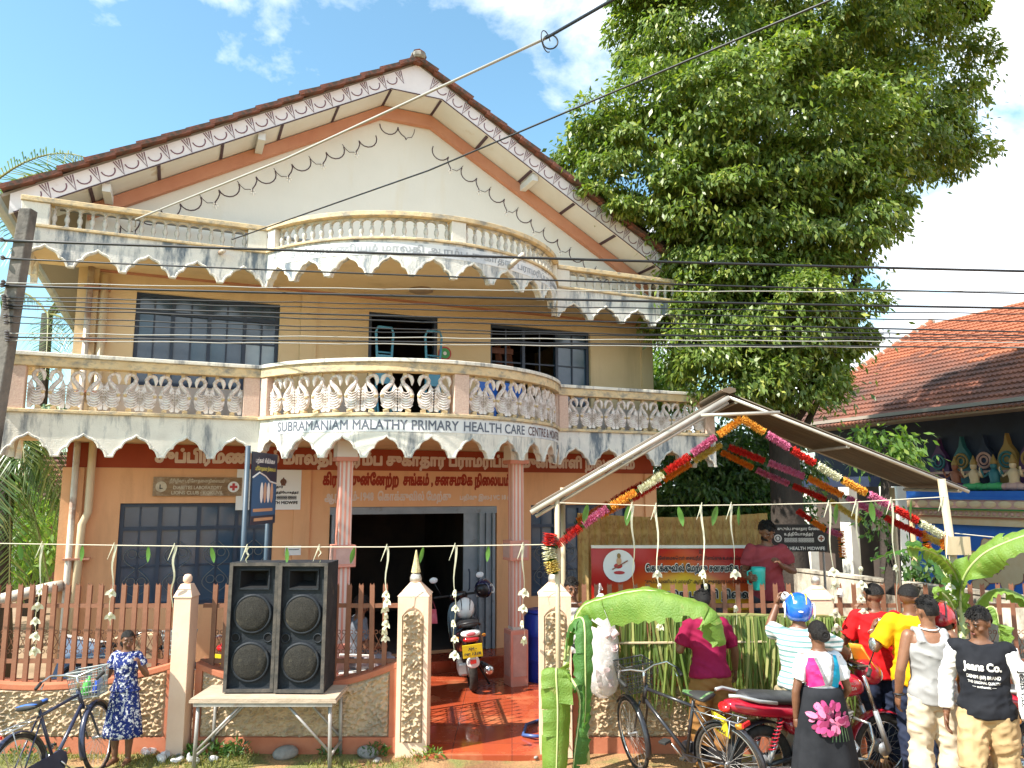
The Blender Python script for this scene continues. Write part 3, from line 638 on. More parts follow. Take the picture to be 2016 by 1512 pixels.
# bargeboards with scroll ornament
M_und = mat('roof_underside', (0.30, 0.26, 0.22), rough=0.9)
def motif():
    q = MB()
    def fl(pts, w=0.008): q.tube([(x, -0.004, z) for x, z in pts], w, 4, flat=0.5)
    fl([(0.0, .10), (0.05, -.10), (0.10, .10)]); fl([(0.03, .10), (0.05, .0), (0.07, .10)])
    fl([(0.12 + 0.085 * (1 - math.cos(math.pi * k / 8)), -0.085 * math.sin(math.pi * k / 8) + 0.02) for k in range(9)])
    return q.mesh('scroll_motif', M_linep)
mot = motif(); SLA = math.atan(SL); LS = EL / math.cos(SLA)
for s_ in (-1, 1):
    bb = put('bargeboard', None, bld)
    q = MB(); zt, zb_ = -0.075, -0.335
    if s_ < 0: poly = [(RX, 8.74), (RX - cw, 8.74), (RX - EL + 0.05, zr(RX - EL + 0.05) + zb_), (RX - EL + 0.05, zr(RX - EL + 0.05) + zt), (RX, RZ + zt)]; poly = poly[::-1]
    else: poly = [(RX, 8.74), (RX + cw, 8.74), (RX + EL - 0.05, zr(RX + EL - 0.05) + zb_), (RX + EL - 0.05, zr(RX + EL - 0.05) + zt), (RX, RZ + zt)]
    q.prism(poly, YV, YV + 0.035); q.build('board', M_fasc, bb)
    n = 18
    for k in range(n):
        d = 0.25 + (LS - 0.5) * k / n; dx_ = d * math.cos(SLA); x = RX + s_ * dx_
        put('scroll_motif', mot, bb, (x, YV, RZ - SL * dx_ - 0.20), (0, s_ * SLA, 0), (s_ * 1.0, 1, 1))
    q = MB(); q.tube([(RX, YV - 0.003, 8.735), (RX + s_ * cw, YV - 0.003, 8.735), (RX + s_ * (EL - 0.1), YV - 0.003, zr(RX + s_ * (EL - 0.1)) - 0.337)], 0.010, 5); q.build('edge_strip', M_line, bb)
# roof covering: two slopes with tile courses, the verge tiles one by one
roof = put('roof', None, bld)
for s_ in (-1, 1):
    q = MB(); e_ = RX + s_ * (EL + 0.05)
    q.add([(RX, YV + 0.02, RZ - 0.072), (e_, YV + 0.02, zr(e_) - 0.072), (e_, DEPTH + 0.6, zr(e_) - 0.072), (RX, DEPTH + 0.6, RZ - 0.072), (RX, YV + 0.02, RZ - 0.03), (e_, YV + 0.02, zr(e_) - 0.03), (e_, DEPTH + 0.6, zr(e_) - 0.03), (RX, DEPTH + 0.6, RZ - 0.03)],
          [(0, 3, 2, 1), (4, 5, 6, 7), (0, 1, 5, 4), (1, 2, 6, 5), (2, 3, 7, 6), (3, 0, 4, 7)]); q.build('roof_deck', M_und, roof)
vt = MB(); vt.bx(-0.19, 0.19, -0.09, 0.16, -0.03, 0.012); vt.bx(-0.19, 0.19, -0.10, -0.06, -0.038, 0.022); vt_me = vt.mesh('verge_tile', M_tile)
vt2 = MB(); vt2.bx(-0.19, 0.19, 0.16, DEPTH + 1.15, -0.03, 0.012); vt2_me = vt2.mesh('tile_course', M_tile)
nt2 = 18
for s_ in (-1, 1):
    for k in range(nt2):
        d = 0.16 + (LS - 0.13) * k / (nt2 - 0.5); dx_ = d * math.cos(SLA)
        yy, tilt = YV + rnd.uniform(-.03, .01), s_ * (SLA - 0.07 + rnd.uniform(-.02, .02))
        put('verge_tile', vt_me, roof, (RX + s_ * dx_, yy, RZ - SL * dx_ + 0.005 + rnd.uniform(-.008, .008)), (0, tilt, 0))
        put('tile_course', vt2_me, roof, (RX + s_ * dx_, YV, RZ - SL * dx_ + 0.004), (0, s_ * (SLA - 0.07), 0))
rc = MB(); rc.tube([(RX, YV - 0.10, RZ + 0.02), (RX, DEPTH + 0.5, RZ + 0.02)], 0.12, 8); rc.build('ridge_cap', M_tile, roof)
rc = MB(); rc.lathe([(.10, -.06), (.12, -.03), (.12, .02), (.06, .06), (.01, .065)], 8); rc.build('ridge_end', mat('ridge_cement', (0.30, 0.28, 0.25), (0.14, 0.13, 0.12), 9, 0.9), roof, loc=(RX, YV - 0.06, RZ + 0.04))
rg = MB(); rg.tube([(RX - EL - 0.12, YV - 0.05, zr(RX - EL) - 0.10), (RX - EL - 0.12, DEPTH, zr(RX - EL) - 0.10)], 0.07, 8); rg.build('gutter', mat('gutter_grey', (0.45, 0.47, 0.48), (0.35, 0.36, 0.37), 4, 0.5), roof)
# cable-like ornament painted on the gable, below the beam
def gmotif():
    q = MB(); w = 0.0085
    def fl(p): q.tube([(x, -0.004, z) for x, z in p], w, 4, flat=0.5)
    fl([(0.15 - 0.15 * math.cos(math.pi * k / 8), -0.15 * math.sin(math.pi * k / 8)) for k in range(9)])
    fl([(0.30, 0.0), (0.315, -.06), (0.36, -.11), (0.42, -.15), (0.44, -.19)]); fl([(0.44, -.19), (0.46, -.15), (0.53, -.13), (0.565, -.06), (0.58, 0.02)])
    return q.mesh('garland_motif', M_line)
gm = gmotif(); fl_ = MB()
for a in range(5): fl_.ell((0.03 * math.sin(a * 1.256), 0, -0.03 * math.cos(a * 1.256)), (.012, .004, .028) if a == 0 else (.014, .004, .014), 6, 4)
fl_me = fl_.mesh('flower_motif', M_sgnw)
orn = put('gable_ornament', None, bld)
for s_ in (-1, 1):
    for k in range(8):
        d = 0.55 + 0.58 * k; 
        if d > 4.9: break
        x = RX + s_ * d * math.cos(SLA); z = 8.42 + 0.10 - SL * (d * math.cos(SLA))
        if abs(x - RX) < cw: continue
        put('garland_motif', gm, orn, (x, 0.0, z), (0, s_ * SLA * 0.92, 0), (s_, 1, 1))
        c_, sn = math.cos(SLA * .92), math.sin(SLA * .92); put('flower_motif', fl_me, orn, (x + s_ * (0.44 * c_ - 0.20 * sn), -0.008, z - 0.44 * sn - 0.20 * c_), (0, s_ * SLA * 0.4, 0))
put('garland_motif', gm, orn, (RX - 0.42, 0.0, 8.46))
# ------------------------------------------------------------------ world point of a picture point at depth Y (used to measure the photograph)
_c, _s = math.cos(R(8.04)), math.sin(R(8.04))
def at(u, v, Y):
    a, b_ = (u - 1008) / 1515.0, (756 - v) / 1515.0
    d = (a, _c - b_ * _s, _s + b_ * _c); k = Y / d[1]
    return Vector((d[0] * k, Y, 2.6 + d[2] * k))
EX, NX = Vector((math.cos(BZ), math.sin(BZ), 0)), Vector((-math.sin(BZ), math.cos(BZ), 0))
BOv = Vector(BO)
def BL(s, t, z): return BOv + EX * s + NX * t + Vector((0, 0, z))

# ------------------------------------------------------------------ red floor between gate and entrance
M_red = bpy.data.materials.new('wet_red_floor')
def redfloor():
    m = M_red; m.use_nodes = True; nt = m.node_tree; l = nt.links; b = nt.nodes['Principled BSDF']
    p = nd(nt, 'ShaderNodeNewGeometry').outputs['Position']
    br = nd(nt, 'ShaderNodeTexBrick'); br.offset = 0.0; br.inputs['Scale'].default_value = 1.0; br.inputs['Brick Width'].default_value = 0.6; br.inputs['Row Height'].default_value = 0.6; br.inputs['Mortar Size'].default_value = 0.006
    br.inputs['Color1'].default_value = (0.36, 0.065, 0.025, 1); br.inputs['Color2'].default_value = (0.32, 0.055, 0.022, 1); br.inputs['Mortar'].default_value = (0.20, 0.04, 0.02, 1); l.new(p, br.inputs['Vector'])
    n1 = nd(nt, 'ShaderNodeTexNoise'); n1.inputs['Scale'].default_value = 1.7; n1.inputs['Detail'].default_value = 8; n1.inputs['Roughness'].default_value = 0.65; l.new(p, n1.inputs['Vector'])
    r1 = nd(nt, 'ShaderNodeValToRGB'); l.new(n1.outputs[0], r1.inputs[0]); e = r1.color_ramp.elements; e[0].position = 0.52; e[1].position = 0.72
    mx = nd(nt, 'ShaderNodeMixRGB'); mx.inputs[2].default_value = (0.45, 0.16, 0.07, 1); l.new(br.outputs[0], mx.inputs[1]); l.new(r1.outputs[0], mx.inputs[0]); l.new(mx.outputs[0], b.inputs['Base Color'])
    r2 = nd(nt, 'ShaderNodeValToRGB'); l.new(n1.outputs[0], r2.inputs[0]); e = r2.color_ramp.elements; e[0].position = 0.42; e[0].color = (0.06, 0.06, 0.06, 1); e[1].position = 0.62; e[1].color = (0.42, 0.42, 0.42, 1); l.new(r2.outputs[0], b.inputs['Roughness'])
redfloor()
pf = [(-0.98, 8.06), (0.42, 8.06), (1.35, 9.9)] + [tuple(BL(s, -0.56, 0))[:2] for s in (2.28, -2.58)] + [(-2.9, 9.4), (-1.1, 8.5)]
b = MB(); n = len(pf); b.add([(x, y, -0.05) for x, y in pf] + [(x, y, 0.035) for x, y in pf], [tuple(range(n - 1, -1, -1)), tuple(range(n, 2 * n))] + [(i, (i + 1) % n, (i + 1) % n + n, i + n) for i in range(n)])
kind(b.build('driveway', M_red, None, bevel=0.01), 'structure')
b = MB(); b.add([(-12, 8.35, 0.002), (9, 8.35, 0.002), (9, 22, 0.002), (-12, 22, 0.002)], [(0, 1, 2, 3)])
kind(b.build('courtyard', mat('courtyard_earth', (0.20, 0.14, 0.09), (0.30, 0.22, 0.15), 1.5, 0.95, 0.4, 40, space='geo'), None), 'structure')

# ------------------------------------------------------------------ street wall with iron pickets
M_peb = mat('roughcast', (0.52, 0.39, 0.26), (0.42, 0.30, 0.19), 14, 0.95, 0.5, 60, dirt=(0.26, 0.21, 0.16), dsc=1.2, dlo=0.52, dhi=0.72)
M_cop = mat('wall_salmon', (0.40, 0.13, 0.07), (0.46, 0.17, 0.095), 4, 0.8, 0.1, dirt=(0.36, 0.16, 0.11), dsc=2.5, dlo=0.56, dhi=0.74)
M_iron = mat('brown_iron', (0.19, 0.078, 0.042), (0.25, 0.105, 0.058), 5, 0.55, 0.08, 60, dirt=(0.16, 0.07, 0.04), dsc=6, dlo=0.58, dhi=0.72)
M_pil = mat('pillar_paint', (0.70, 0.47, 0.34), (0.76, 0.54, 0.40), 3, 0.8, 0.1, dirt=(0.42, 0.26, 0.17), dsc=3, dlo=0.6, dhi=0.75)
def roughcast(x0, x1, z0, ztop, name, parent, y, step=0.0095, amp=0.05, seed=1):
    nx = int((x1 - x0) / step); nz = int((max(ztop(x0), ztop(x1)) - z0) / step)
    u, w = np.meshgrid(np.linspace(0, 1, nx + 1), np.linspace(0, 1, nz + 1)); X = x0 + (x1 - x0) * u; Z = z0 + (np.vectorize(ztop)(X) - z0) * w
    P = np.stack([X.ravel(), np.zeros(X.size), Z.ravel()], 1)
    P2 = P * np.array([1, 1, 1.25]); P2 = P2 + .012 * np.stack([vnoise(P, 30, 7), P[:, 1], vnoise(P, 30, 8)], 1); h = np.abs(vnoise(P2, 27, seed) - 0.5) * 2; h2 = vnoise(P2, 44, seed + 3); Y = y - amp * np.clip(1.15 - h ** 0.45, 0, 1) * (0.15 + 1.6 * h2 ** 1.5)
    ed = np.minimum(np.minimum(u, 1 - u) * nx, np.minimum(w, 1 - w) * nz).ravel(); Y = np.where(ed < 2, y + 0.004, Y)
    v = np.stack([P[:, 0], Y, P[:, 2]], 1); idx = np.arange((nx + 1) * (nz + 1)).reshape(nz + 1, nx + 1)
    q = np.stack([idx[:-1, :-1], idx[:-1, 1:], idx[1:, 1:], idx[1:, :-1]], -1).reshape(-1, 4)
    me = bpy.data.meshes.new(name); me.from_pydata(v.tolist(), [], q.tolist()); me.materials.append(M_peb); me.update(); shade(me)
    return put(name, me, parent)
pk = MB()                                           # an angle-iron picket, forked at the tip
pk.bx(-.024, .024, -.006, 0, 0, .97); pk.bx(.018, .024, 0, .022, 0, .97)
pk.prism([(-.024, .97), (-.006, .97), (-.018, 1.0)], -.006, 0); pk.prism([(.006, .97), (.024, .97), (.018, 1.0)], -.006, 0); pk.prism([(-.006, .97), (.006, .97), (0, .985)], -.006, 0)
pk_me = pk.mesh('picket', M_iron)
scr = MB()
for sx_ in (-1, 1):
    for sz_ in (-1, 1):
        pts = [(0, 0, 0), (sx_ * .03, 0, sz_ * .05), (sx_ * .055, 0, sz_ * .095)]
        for k in range(1, 10): a = k / 9 * 5.2; r_ = .026 * (1 - .45 * k / 9); pts.append((sx_ * (.055 - .026 + r_ * math.cos(a) ), 0, sz_ * (.095 + r_ * math.sin(a))))
        scr.tube(pts, .0045, 5)
scr_me = scr.mesh('scroll', M_iron)
def fence(label, x0, x1, y, ztop, picks, seed, top=1.66, zl=0.88):
    f = thing('street_wall', label, 'wall', (0, 0, 0), 0)
    b = MB(); b.bx(x0, x1, y + 0.03, y + 0.20, 0, 0.16); xs = np.linspace(x0, x1, 25); rings = []
    poly = [(x0, 0.16), (x1, 0.16)] + [(x, ztop(x) - 0.03) for x in xs[::-1]]; b.prism(poly, y + 0.03, y + 0.20); b.build('wall', M_cop, f)
    rings = [[(x, y - 0.015, ztop(x) - 0.06), (x, y + 0.23, ztop(x) - 0.06), (x, y + 0.23, ztop(x)), (x, y - 0.015, ztop(x))] for x in xs]
    q = MB(); q.loft(rings); q.build('coping', M_cop, f, bevel=0.008)
    q = MB(); q.bx(x0, x1, y - 0.02, y + 0.028, -0.02, 0.15); q.bx(x0, x0 + 0.07, y - 0.012, y + 0.028, 0.15, ztop(x0) - 0.065); q.bx(x1 - 0.07, x1, y - 0.012, y + 0.028, 0.15, ztop(x1) - 0.065); q.build('border', M_cop, f)
    roughcast(x0 + 0.07, x1 - 0.07, 0.15, lambda x: ztop(x) - 0.06, 'roughcast_panel', f, y + 0.012, seed=seed)
    for z in (1.44, zl): 
        q = MB(); q.bx(x0, x1, y + 0.10, y + 0.14, z, z + 0.006); q.bx(x0, x1, y + 0.10, y + 0.106, z - 0.035, z); q.build('rail', M_iron, f)
    for i, x in enumerate(picks):
        zb = ztop(x) - 0.01; o = put('picket', pk_me, f, (x, y + 0.095, zb), (R(rnd.uniform(-.6, .6)), R(rnd.uniform(-.8, .8)), 0), (1, 1, (top - zb) / 1.0))
        if i + 1 < len(picks) and picks[i + 1] - x < 0.2: put('scroll', scr_me, f, ((x + picks[i + 1]) / 2, y + 0.115, 1.06), None, (0.85, 1, 1))
    return f
FY = 8.22
def sag(x0, x1, zend, zmid): return lambda x: zmid + (zend - zmid) * (2 * (x - x0) / (x1 - x0) - 1) ** 2
fence('roughcast wall with brown iron pickets behind the girl, left of the thin pillar', -6.6, -3.46, FY, sag(-6.3, -3.46, 0.88, 0.66), [-6.5 + 0.121 * k for k in range(25)], 1)
fence('roughcast wall with brown iron pickets behind the loudspeakers', -3.24, -1.18, FY, sag(-3.24, -1.18, 0.88, 0.66), [-3.12 + 0.121 * k for k in range(5)] + [-2.5 + 0.13 * k for k in range(10)], 2)
fence('roughcast wall with brown pickets behind the palm leaf screen, right of the gate', 0.62, 3.02, FY, sag(0.62, 3.02, 0.88, 0.70), [0.75 + 0.135 * k for k in range(17)], 3)
fence('brown picket wall at the far right behind the group of young men', 3.30, 6.8, FY, sag(3.30, 6.8, 0.88, 0.70), [3.45 + 0.15 * k for k in range(22)], 4)
# pillars
M_steel = mat('polished_cap', (0.62, 0.58, 0.52), (0.50, 0.46, 0.40), 8, 0.35, metal=0.6)
def pillar(label, x, w, d, h, kind_, y=8.08):
    p = thing('gate_pillar' if kind_ != 'thin' else 'wall_pillar', label, 'pillar', (x, y, 0))
    b = MB(); hw = w / 2; zt = h - 0.10
    b.bx(-hw, hw, 0, d, -0.02, zt); b.add([(-hw - .012, -.012, zt), (hw + .012, -.012, zt), (hw + .012, d + .012, zt), (-hw - .012, d + .012, zt), (-.05, d / 2 - .05, h + .03), (.05, d / 2 - .05, h + .03), (.05, d / 2 + .05, h + .03), (-.05, d / 2 + .05, h + .03)],
          [(0, 3, 2, 1), (4, 5, 6, 7), (0, 1, 5, 4), (1, 2, 6, 5), (2, 3, 7, 6), (3, 0, 4, 7)]); b.build('shaft', M_pil, p, bevel=0.006)
    if kind_ == 'gate':
        roughcast(-hw + .045, hw - .045, 0.14, lambda x_: zt - 0.20 + 0.07 * (1 - min(1, abs(x_) / (hw - .04)) ** 2.2), 'roughcast_panel', p, -0.006, seed=int(x * 10) + 50)
        fr = MB(); 
        for sx_ in (-1, 1): fr.bx(sx_ * (hw - .022) - .022, sx_ * (hw - .022) + .022, -.016, -.001, 0.14, zt - 0.005)
        fr.bx(-hw, hw, -.016, -.001, 0.0, 0.14); xs = [(-hw + .045) + (w - .09) * k / 16 for k in range(17)]
        fr.prism([(x_, zt - 0.005) for x_ in (hw - .044, -hw + .044)] + [(x_, zt - 0.20 + 0.09 * (1 - (abs(x_) / (hw - .04)) ** 2.2) + (0.02 if abs(x_) < .01 else 0)) for x_ in xs], -.016, -.001); fr.build('frame', M_pil, p)
        c = MB(); c.lathe([(.03, 0), (.06, .01), (.062, .05), (.05, .085), (.03, .10), (.015, .105)], 16); c.build('finial', M_steel, p, smooth=True, loc=(0, d / 2, h + .02))
    else:
        c = MB(); c.lathe([(.025, 0), (.03, .02), (.045, .035), (.045, .075), (.03, .10), (.01, .105)], 12); c.build('finial', M_pil if kind_ == 'thin' else M_steel, p, smooth=True, loc=(0, d / 2, h + .02))
    return p
pillar('slim salmon wall pillar with a ball finial between girl and loudspeakers', -3.36, 0.175, 0.20, 1.64, 'thin')
pillar('gate pillar with roughcast panel and flower cone on its steel cap, left of the entrance', -1.005, 0.31, 0.34, 1.65, 'gate')
pillar('gate pillar with roughcast panel behind the banana leaves, right of the entrance', 0.44, 0.32, 0.34, 1.65, 'gate')
pillar('plain cream wall pillar with steel cap beside the blue helmet', 3.16, 0.25, 0.28, 1.62, 'cap')
fc = MB(); fc.lathe([(.05, 0), (.045, .03), (.03, .10), (.018, .17), (.006, .23)], 10); o = fc.build('areca_flower_cone', mat('pale_flower', (0.62, 0.52, 0.30), (0.45, 0.36, 0.18), 30, 0.8, 0.4, 90), None, loc=(-1.005, 8.25, 1.775)); tag(o, 'pale flower cone standing on the steel cap of the left gate pillar', 'flower')
# gate leaf, folded open behind the left gate pillar: it throws the lattice shadow on the red floor
M_gate = mat('gate_iron', (0.12, 0.05, 0.035), rough=0.5)
gscr = MB()
for sx_ in (-1, 1):
    for sz_ in (-1, 1): gscr.tube([(0, 0, 0), (sx_ * .03, 0, sz_ * .05), (sx_ * .055, 0, sz_ * .095)] + [(sx_ * (.029 + .026 * (1 - .05 * k) * math.cos(k * .58)), 0, sz_ * (.095 + .026 * (1 - .05 * k) * math.sin(k * .58))) for k in range(1, 10)], .009, 5)
gscr_me = gscr.mesh('scroll', M_gate)
gt = thing('gate_leaf', 'wrought iron gate leaf standing open behind the left gate pillar', 'gate', (-0.93, 8.46, 0.06), R(97))
g = MB(); L_, Hh = 1.12, 1.22
for x in (0.02, L_): g.bx(x - .015, x + .015, -.015, .015, 0, Hh)
for z in (0.03, 0.42, 0.80, 1.16): g.bx(0.02, L_, -.012, .012, z - .012, z + .012)
g.build('frame', M_gate, gt)
for k in range(8):
    x = 0.10 + k * (L_ - .14) / 7; q = MB(); q.tube([(x, 0, 1.16), (x, 0, 1.34 + .05 * math.sin(k / 7 * math.pi))], .008, 5); zt = 1.34 + .05 * math.sin(k / 7 * math.pi); q.lathe([(.016, zt), (.02, zt + .02), (.002, zt + .08)], 6, Matrix.Translation((x, 0, 0))); q.build('spear', M_gate, gt)
for i in range(3):
    for j in range(6):
        put('scroll', gscr_me, gt, (0.14 + j * 0.17, 0, 0.22 + i * 0.38), None, (1.25, 1, 1.45))
for k in (1, 2, 3): q = MB(); q.bx(k * L_ / 4 - .006, k * L_ / 4 + .006, -.006, .006, .03, 1.16); q.build('bar', M_gate, gt)

# ------------------------------------------------------------------ loudspeakers on a steel table
M_cab = mat('speaker_paint', (0.014, 0.017, 0.022), (0.028, 0.032, 0.038), 8, 0.6, 0.2, 50, spec=.2, dirt=(0.08, 0.072, 0.06), dsc=7, dlo=0.60, dhi=0.74)
M_edge = mat('speaker_edge', (0.05, 0.048, 0.045), (0.11, 0.095, 0.08), 10, 0.8, 0.2, 40)
M_mesh = mat('speaker_mesh', (0.018, 0.017, 0.015), (0.05, 0.046, 0.038), 90, 0.8, 1.0, 200, spec=.25, dirt=(0.22, 0.19, 0.13), dsc=3.5, dlo=0.55, dhi=0.75)
M_horn = mat('horn_black', (0.012, 0.012, 0.013), rough=0.85, spec=.2)
def speaker(label, x, y, z, rz, rx=0.0):
    s = thing('loudspeaker', label, 'loudspeaker', (x, y, z), rz, 'loudspeakers on the table'); s.rotation_euler = (rx, 0, rz)
    w, d, h, t = 0.485, 0.42, 1.235, 0.032; hw = w / 2
    b = MB(); b.bx(-hw, -hw + t, 0, d, 0, h); b.bx(hw - t, hw, 0, d, 0, h); b.bx(-hw + t, hw - t, 0, d, 0, t); b.bx(-hw + t, hw - t, 0, d, h - t, h); b.bx(-hw + t, hw - t, d - .02, d, t, h - t); b.build('cabinet', M_cab, s)
    e = MB(); e.bx(-hw - .002, -hw + t, -.008, 0, 0, h); e.bx(hw - t, hw + .002, -.008, 0, 0, h); e.bx(-hw + t, hw - t, -.008, 0, 0, t); e.bx(-hw + t, hw - t, -.008, 0, h - t, h); e.build('edge', M_edge, s)
    yb = 0.055
    b = MB(); b.bx(-hw + t, hw - t, yb, yb + .02, t, .985); b.bx(-hw + t, hw - t, yb, yb + .02, 1.155, h - t); b.bx(-hw + t, -.145, yb, yb + .02, .985, 1.155); b.bx(.135, hw - t, yb, yb + .02, .985, 1.155); b.build('baffle', M_cab, s)
    # horn
    hn = MB(); x0, x1, z0, z1 = -.145, .135, .985, 1.155; yi = yb + .012
    hn.bx(x0 - .012, x1 + .012, yb - .02, yb - .001, z1, z1 + .015); hn.bx(x0 - .012, x1 + .012, yb - .02, yb - .001, z0 - .015, z0); hn.bx(x0 - .012, x0, yb - .02, yb - .001, z0, z1); hn.bx(x1, x1 + .012, yb - .02, yb - .001, z0, z1)
    o_ = [(x0, yb - .02, z0), (x1, yb - .02, z0), (x1, yb - .02, z1), (x0, yb - .02, z1)]; i_ = [(-.06, yb + .16, 1.045), (.05, yb + .16, 1.045), (.05, yb + .16, 1.115), (-.06, yb + .16, 1.115)]
    hb = MB(); hb.loft([o_, i_], cap=False); hb.add(i_, [(0, 1, 2, 3)])
    hn.build('horn_rim', M_cab, s); hb.build('horn', M_horn, s)
    for zc in (.735, .275):
        c = MB(); c.torus(.178, .016, 40, 8, Matrix.Translation((-.005, yb - .018, zc))); c.build('driver_ring', M_cab, s, smooth=True)
        c = MB(); c.lathe([(.176, 0), (.165, .022), (.13, .036), (.08, .044), (.055, .05), (.03, .056), (.005, .058)], 40, Matrix.Translation((-.005, yb - .012, zc)) @ Matrix.Rotation(R(90), 4, 'X')); c.build('driver_grille', M_mesh, s, smooth=True)
    for xx in (-.165, .155):
        c = MB(); c.torus(.042, .008, 20, 6, Matrix.Translation((xx, yb - .006, .505))); c.build('port_ring', M_cab, s, smooth=True); disc(.040, M_horn, s, (xx, yb - .004, .505), 'port')
    for sx_ in (-1, 1):
        c = MB(); c.bx(sx_ * (hw - .05) - .02, sx_ * (hw - .05) + .02, .1, .3, -.012, 0); c.build('foot', M_cab, s)
    return s
TY = 7.72
speaker('black twin-driver loudspeaker on the table, the one next to the slim pillar', -2.575, TY + 0.13, 0.672, R(1.5), R(-1.5))
speaker('black twin-driver loudspeaker on the table, the one next to the entrance', -2.075, TY + 0.11, 0.672, R(-1.5), R(-0.5))
M_tube = mat('grey_tube', (0.36, 0.34, 0.32), (0.26, 0.24, 0.22), 9, 0.5, metal=0.3, dirt=(0.24, 0.13, 0.08), dsc=8, dlo=0.58, dhi=0.72)
M_ply = mat('plywood', (0.46, 0.37, 0.28), (0.34, 0.26, 0.19), 6, 0.8, 0.2, stretch=(1, 6, 6))
tb = thing('steel_table', 'plywood topped steel trestle table under the two loudspeakers', 'table', (-2.37, TY, 0))
b = MB(); b.bx(-.70, .70, -.06, .52, .62, .645); b.build('top', M_ply, tb); b = MB(); b.bx(-.66, .66, -.05, .50, .585, .62); b.build('apron', M_tube, tb)
b = MB(); b.bx(-.69, .69, -.055, .51, .6452, .659); b.build('plank', M_ply, tb)
for sx_ in (-1, 1):
    for yy in (0, .46):
        q = MB(); q.tube([(sx_ * .63, yy, .60), (sx_ * .645, yy, -.03)], .019, 8); q.build('leg', M_tube, tb, smooth=True)
    q = MB(); q.tube([(sx_ * .642, 0, .12), (sx_ * .642, .46, .12)], .014, 8); q.build('stretcher', M_tube, tb, smooth=True)
    for yy in (0, .46): q = MB(); q.tube([(sx_ * .64, yy, .16), (sx_ * .22, yy, .59)], .013, 8); q.build('brace', M_tube, tb, smooth=True)

# ------------------------------------------------------------------ blue street sign on two posts behind the loudspeakers
ss = thing('street_sign', 'dark blue dental poster board on two thin posts behind the loudspeakers', 'sign', (-2.95, 8.62, 0), math.atan2(0.72, 0.03))
M_sb = mat('sign_blue', (0.015, 0.025, 0.05), (0.022, 0.035, 0.065), 3, 0.4); M_post2 = mat('post_blue', (0.03, 0.055, 0.08), (0.045, 0.07, 0.10), 5, 0.5)
for xx in (0, .72): q = MB(); q.tube([(xx, 0, 0), (xx, 0, 3.12 if xx == 0 else 3.02)], .03, 8); q.build('post', M_post2, ss, smooth=True)
b = MB(); b.bx(.035, .84, -.045, -.03, 2.24, 3.06); b.build('board', M_sb, ss)
b = MB(); b.prism([(.05, 2.34), (.82, 2.34), (.82, 2.70), (.6, 2.72), (.45, 2.78), (.25, 2.82), (.05, 2.76)], -.048, -.046); b.build('poster_field', mat('poster_blue', (0.03, 0.10, 0.21)), ss)
b = MB(); b.tube([(.05, -.05, 2.77), (.25, -.05, 2.83), (.45, -.05, 2.79), (.6, -.05, 2.73), (.82, -.05, 2.71)], .010, 5); b.build('poster_wave', M_sgnw, ss)
for k in range(4): q = MB(); q.ell((.34 + k * .11, -.05, 2.60), (.05, .004, .12), 12, 6); q.build('poster_picture', M_sgnw if k % 2 == 0 else mat('skin_picture', (0.50, 0.30, 0.20)), ss)
lettering('பற்கள் சிகிச்\u0bc8ச', .62, .08, M_sgnw, ss, (.43, -.05, 2.96), fat=1); lettering('பரி\u0bc7சாத\u0bc8ன நி\u0bc8லயம்', .66, .07, mat('sign_yellow', (0.62, 0.55, 0.12)), ss, (.44, -.05, 2.87), fat=1)
b = MB(); b.bx(.10, .72, -.05, -.0465, 2.385, 2.42); b.bx(.14, .74, -.05, -.0465, 2.28, 2.315); b.build('poster_caption', mat('caption_orange', (0.55, 0.30, 0.16)), ss)

# ------------------------------------------------------------------ tin canopy beside the gate
cn = thing('tin_canopy', 'corrugated tin canopy on bamboo posts hung with flower garlands', 'canopy')
M_tin = mat('old_tin', (0.15, 0.115, 0.08), (0.10, 0.078, 0.055), 3, 0.55, metal=0.2, dirt=(0.16, 0.09, 0.05), dsc=2.4, dlo=0.55, dhi=0.72, stretch=(1, 5, 1))
M_bam = mat('bamboo', (0.52, 0.42, 0.28), (0.40, 0.31, 0.19), 8, 0.6, stretch=(1, 1, 0.3)); M_pole = mat('canopy_pipe', (0.50, 0.47, 0.42), (0.38, 0.35, 0.30), 6, 0.4, metal=0.3)
CL, CR_, CE = Vector((0.19, 7.86, 2.43)), Vector((2.23, 7.86, 3.60)), Vector((4.72, 8.05, 2.64)); CB = Vector((0.10, 1.35, 0.02))
def tin(a, b_, back, n, name):
    q = MB(); v = []; f = []; m = 110
    d = (b_ - a); nrm = d.cross(back).normalized()
    if nrm.z < 0: nrm = -nrm
    for i in range(m + 1):
        for j, tt in enumerate((0.0, 0.5, 1.0)):
            w_ = 0.012 * math.sin(i / m * n * 2 * math.pi); v.append(a + d * tt + back * (i / m) + nrm * w_)
    for i in range(m):
        for j in range(2): f.append((i * 3 + j, i * 3 + j + 1, (i + 1) * 3 + j + 1, (i + 1) * 3 + j))
    q.add(v, f); o = q.build(name, M_tin, cn, smooth=True); md = o.modifiers.new('solid', 'SOLIDIFY'); md.thickness = 0.004; return o
tin(CL, CR_ + Vector((.05, 0, .03)), CB, 17, 'tin_sheet'); tin(CE, CR_ + Vector((-.08, 0, .045)), CB, 17, 'tin_sheet')
q = MB(); q.tube([CR_ + Vector((0, -.05, .04)), CR_ + CB + Vector((0, .05, .05))], .07, 6, flat=.5); q.build('ridge_sheet', M_tin, cn)
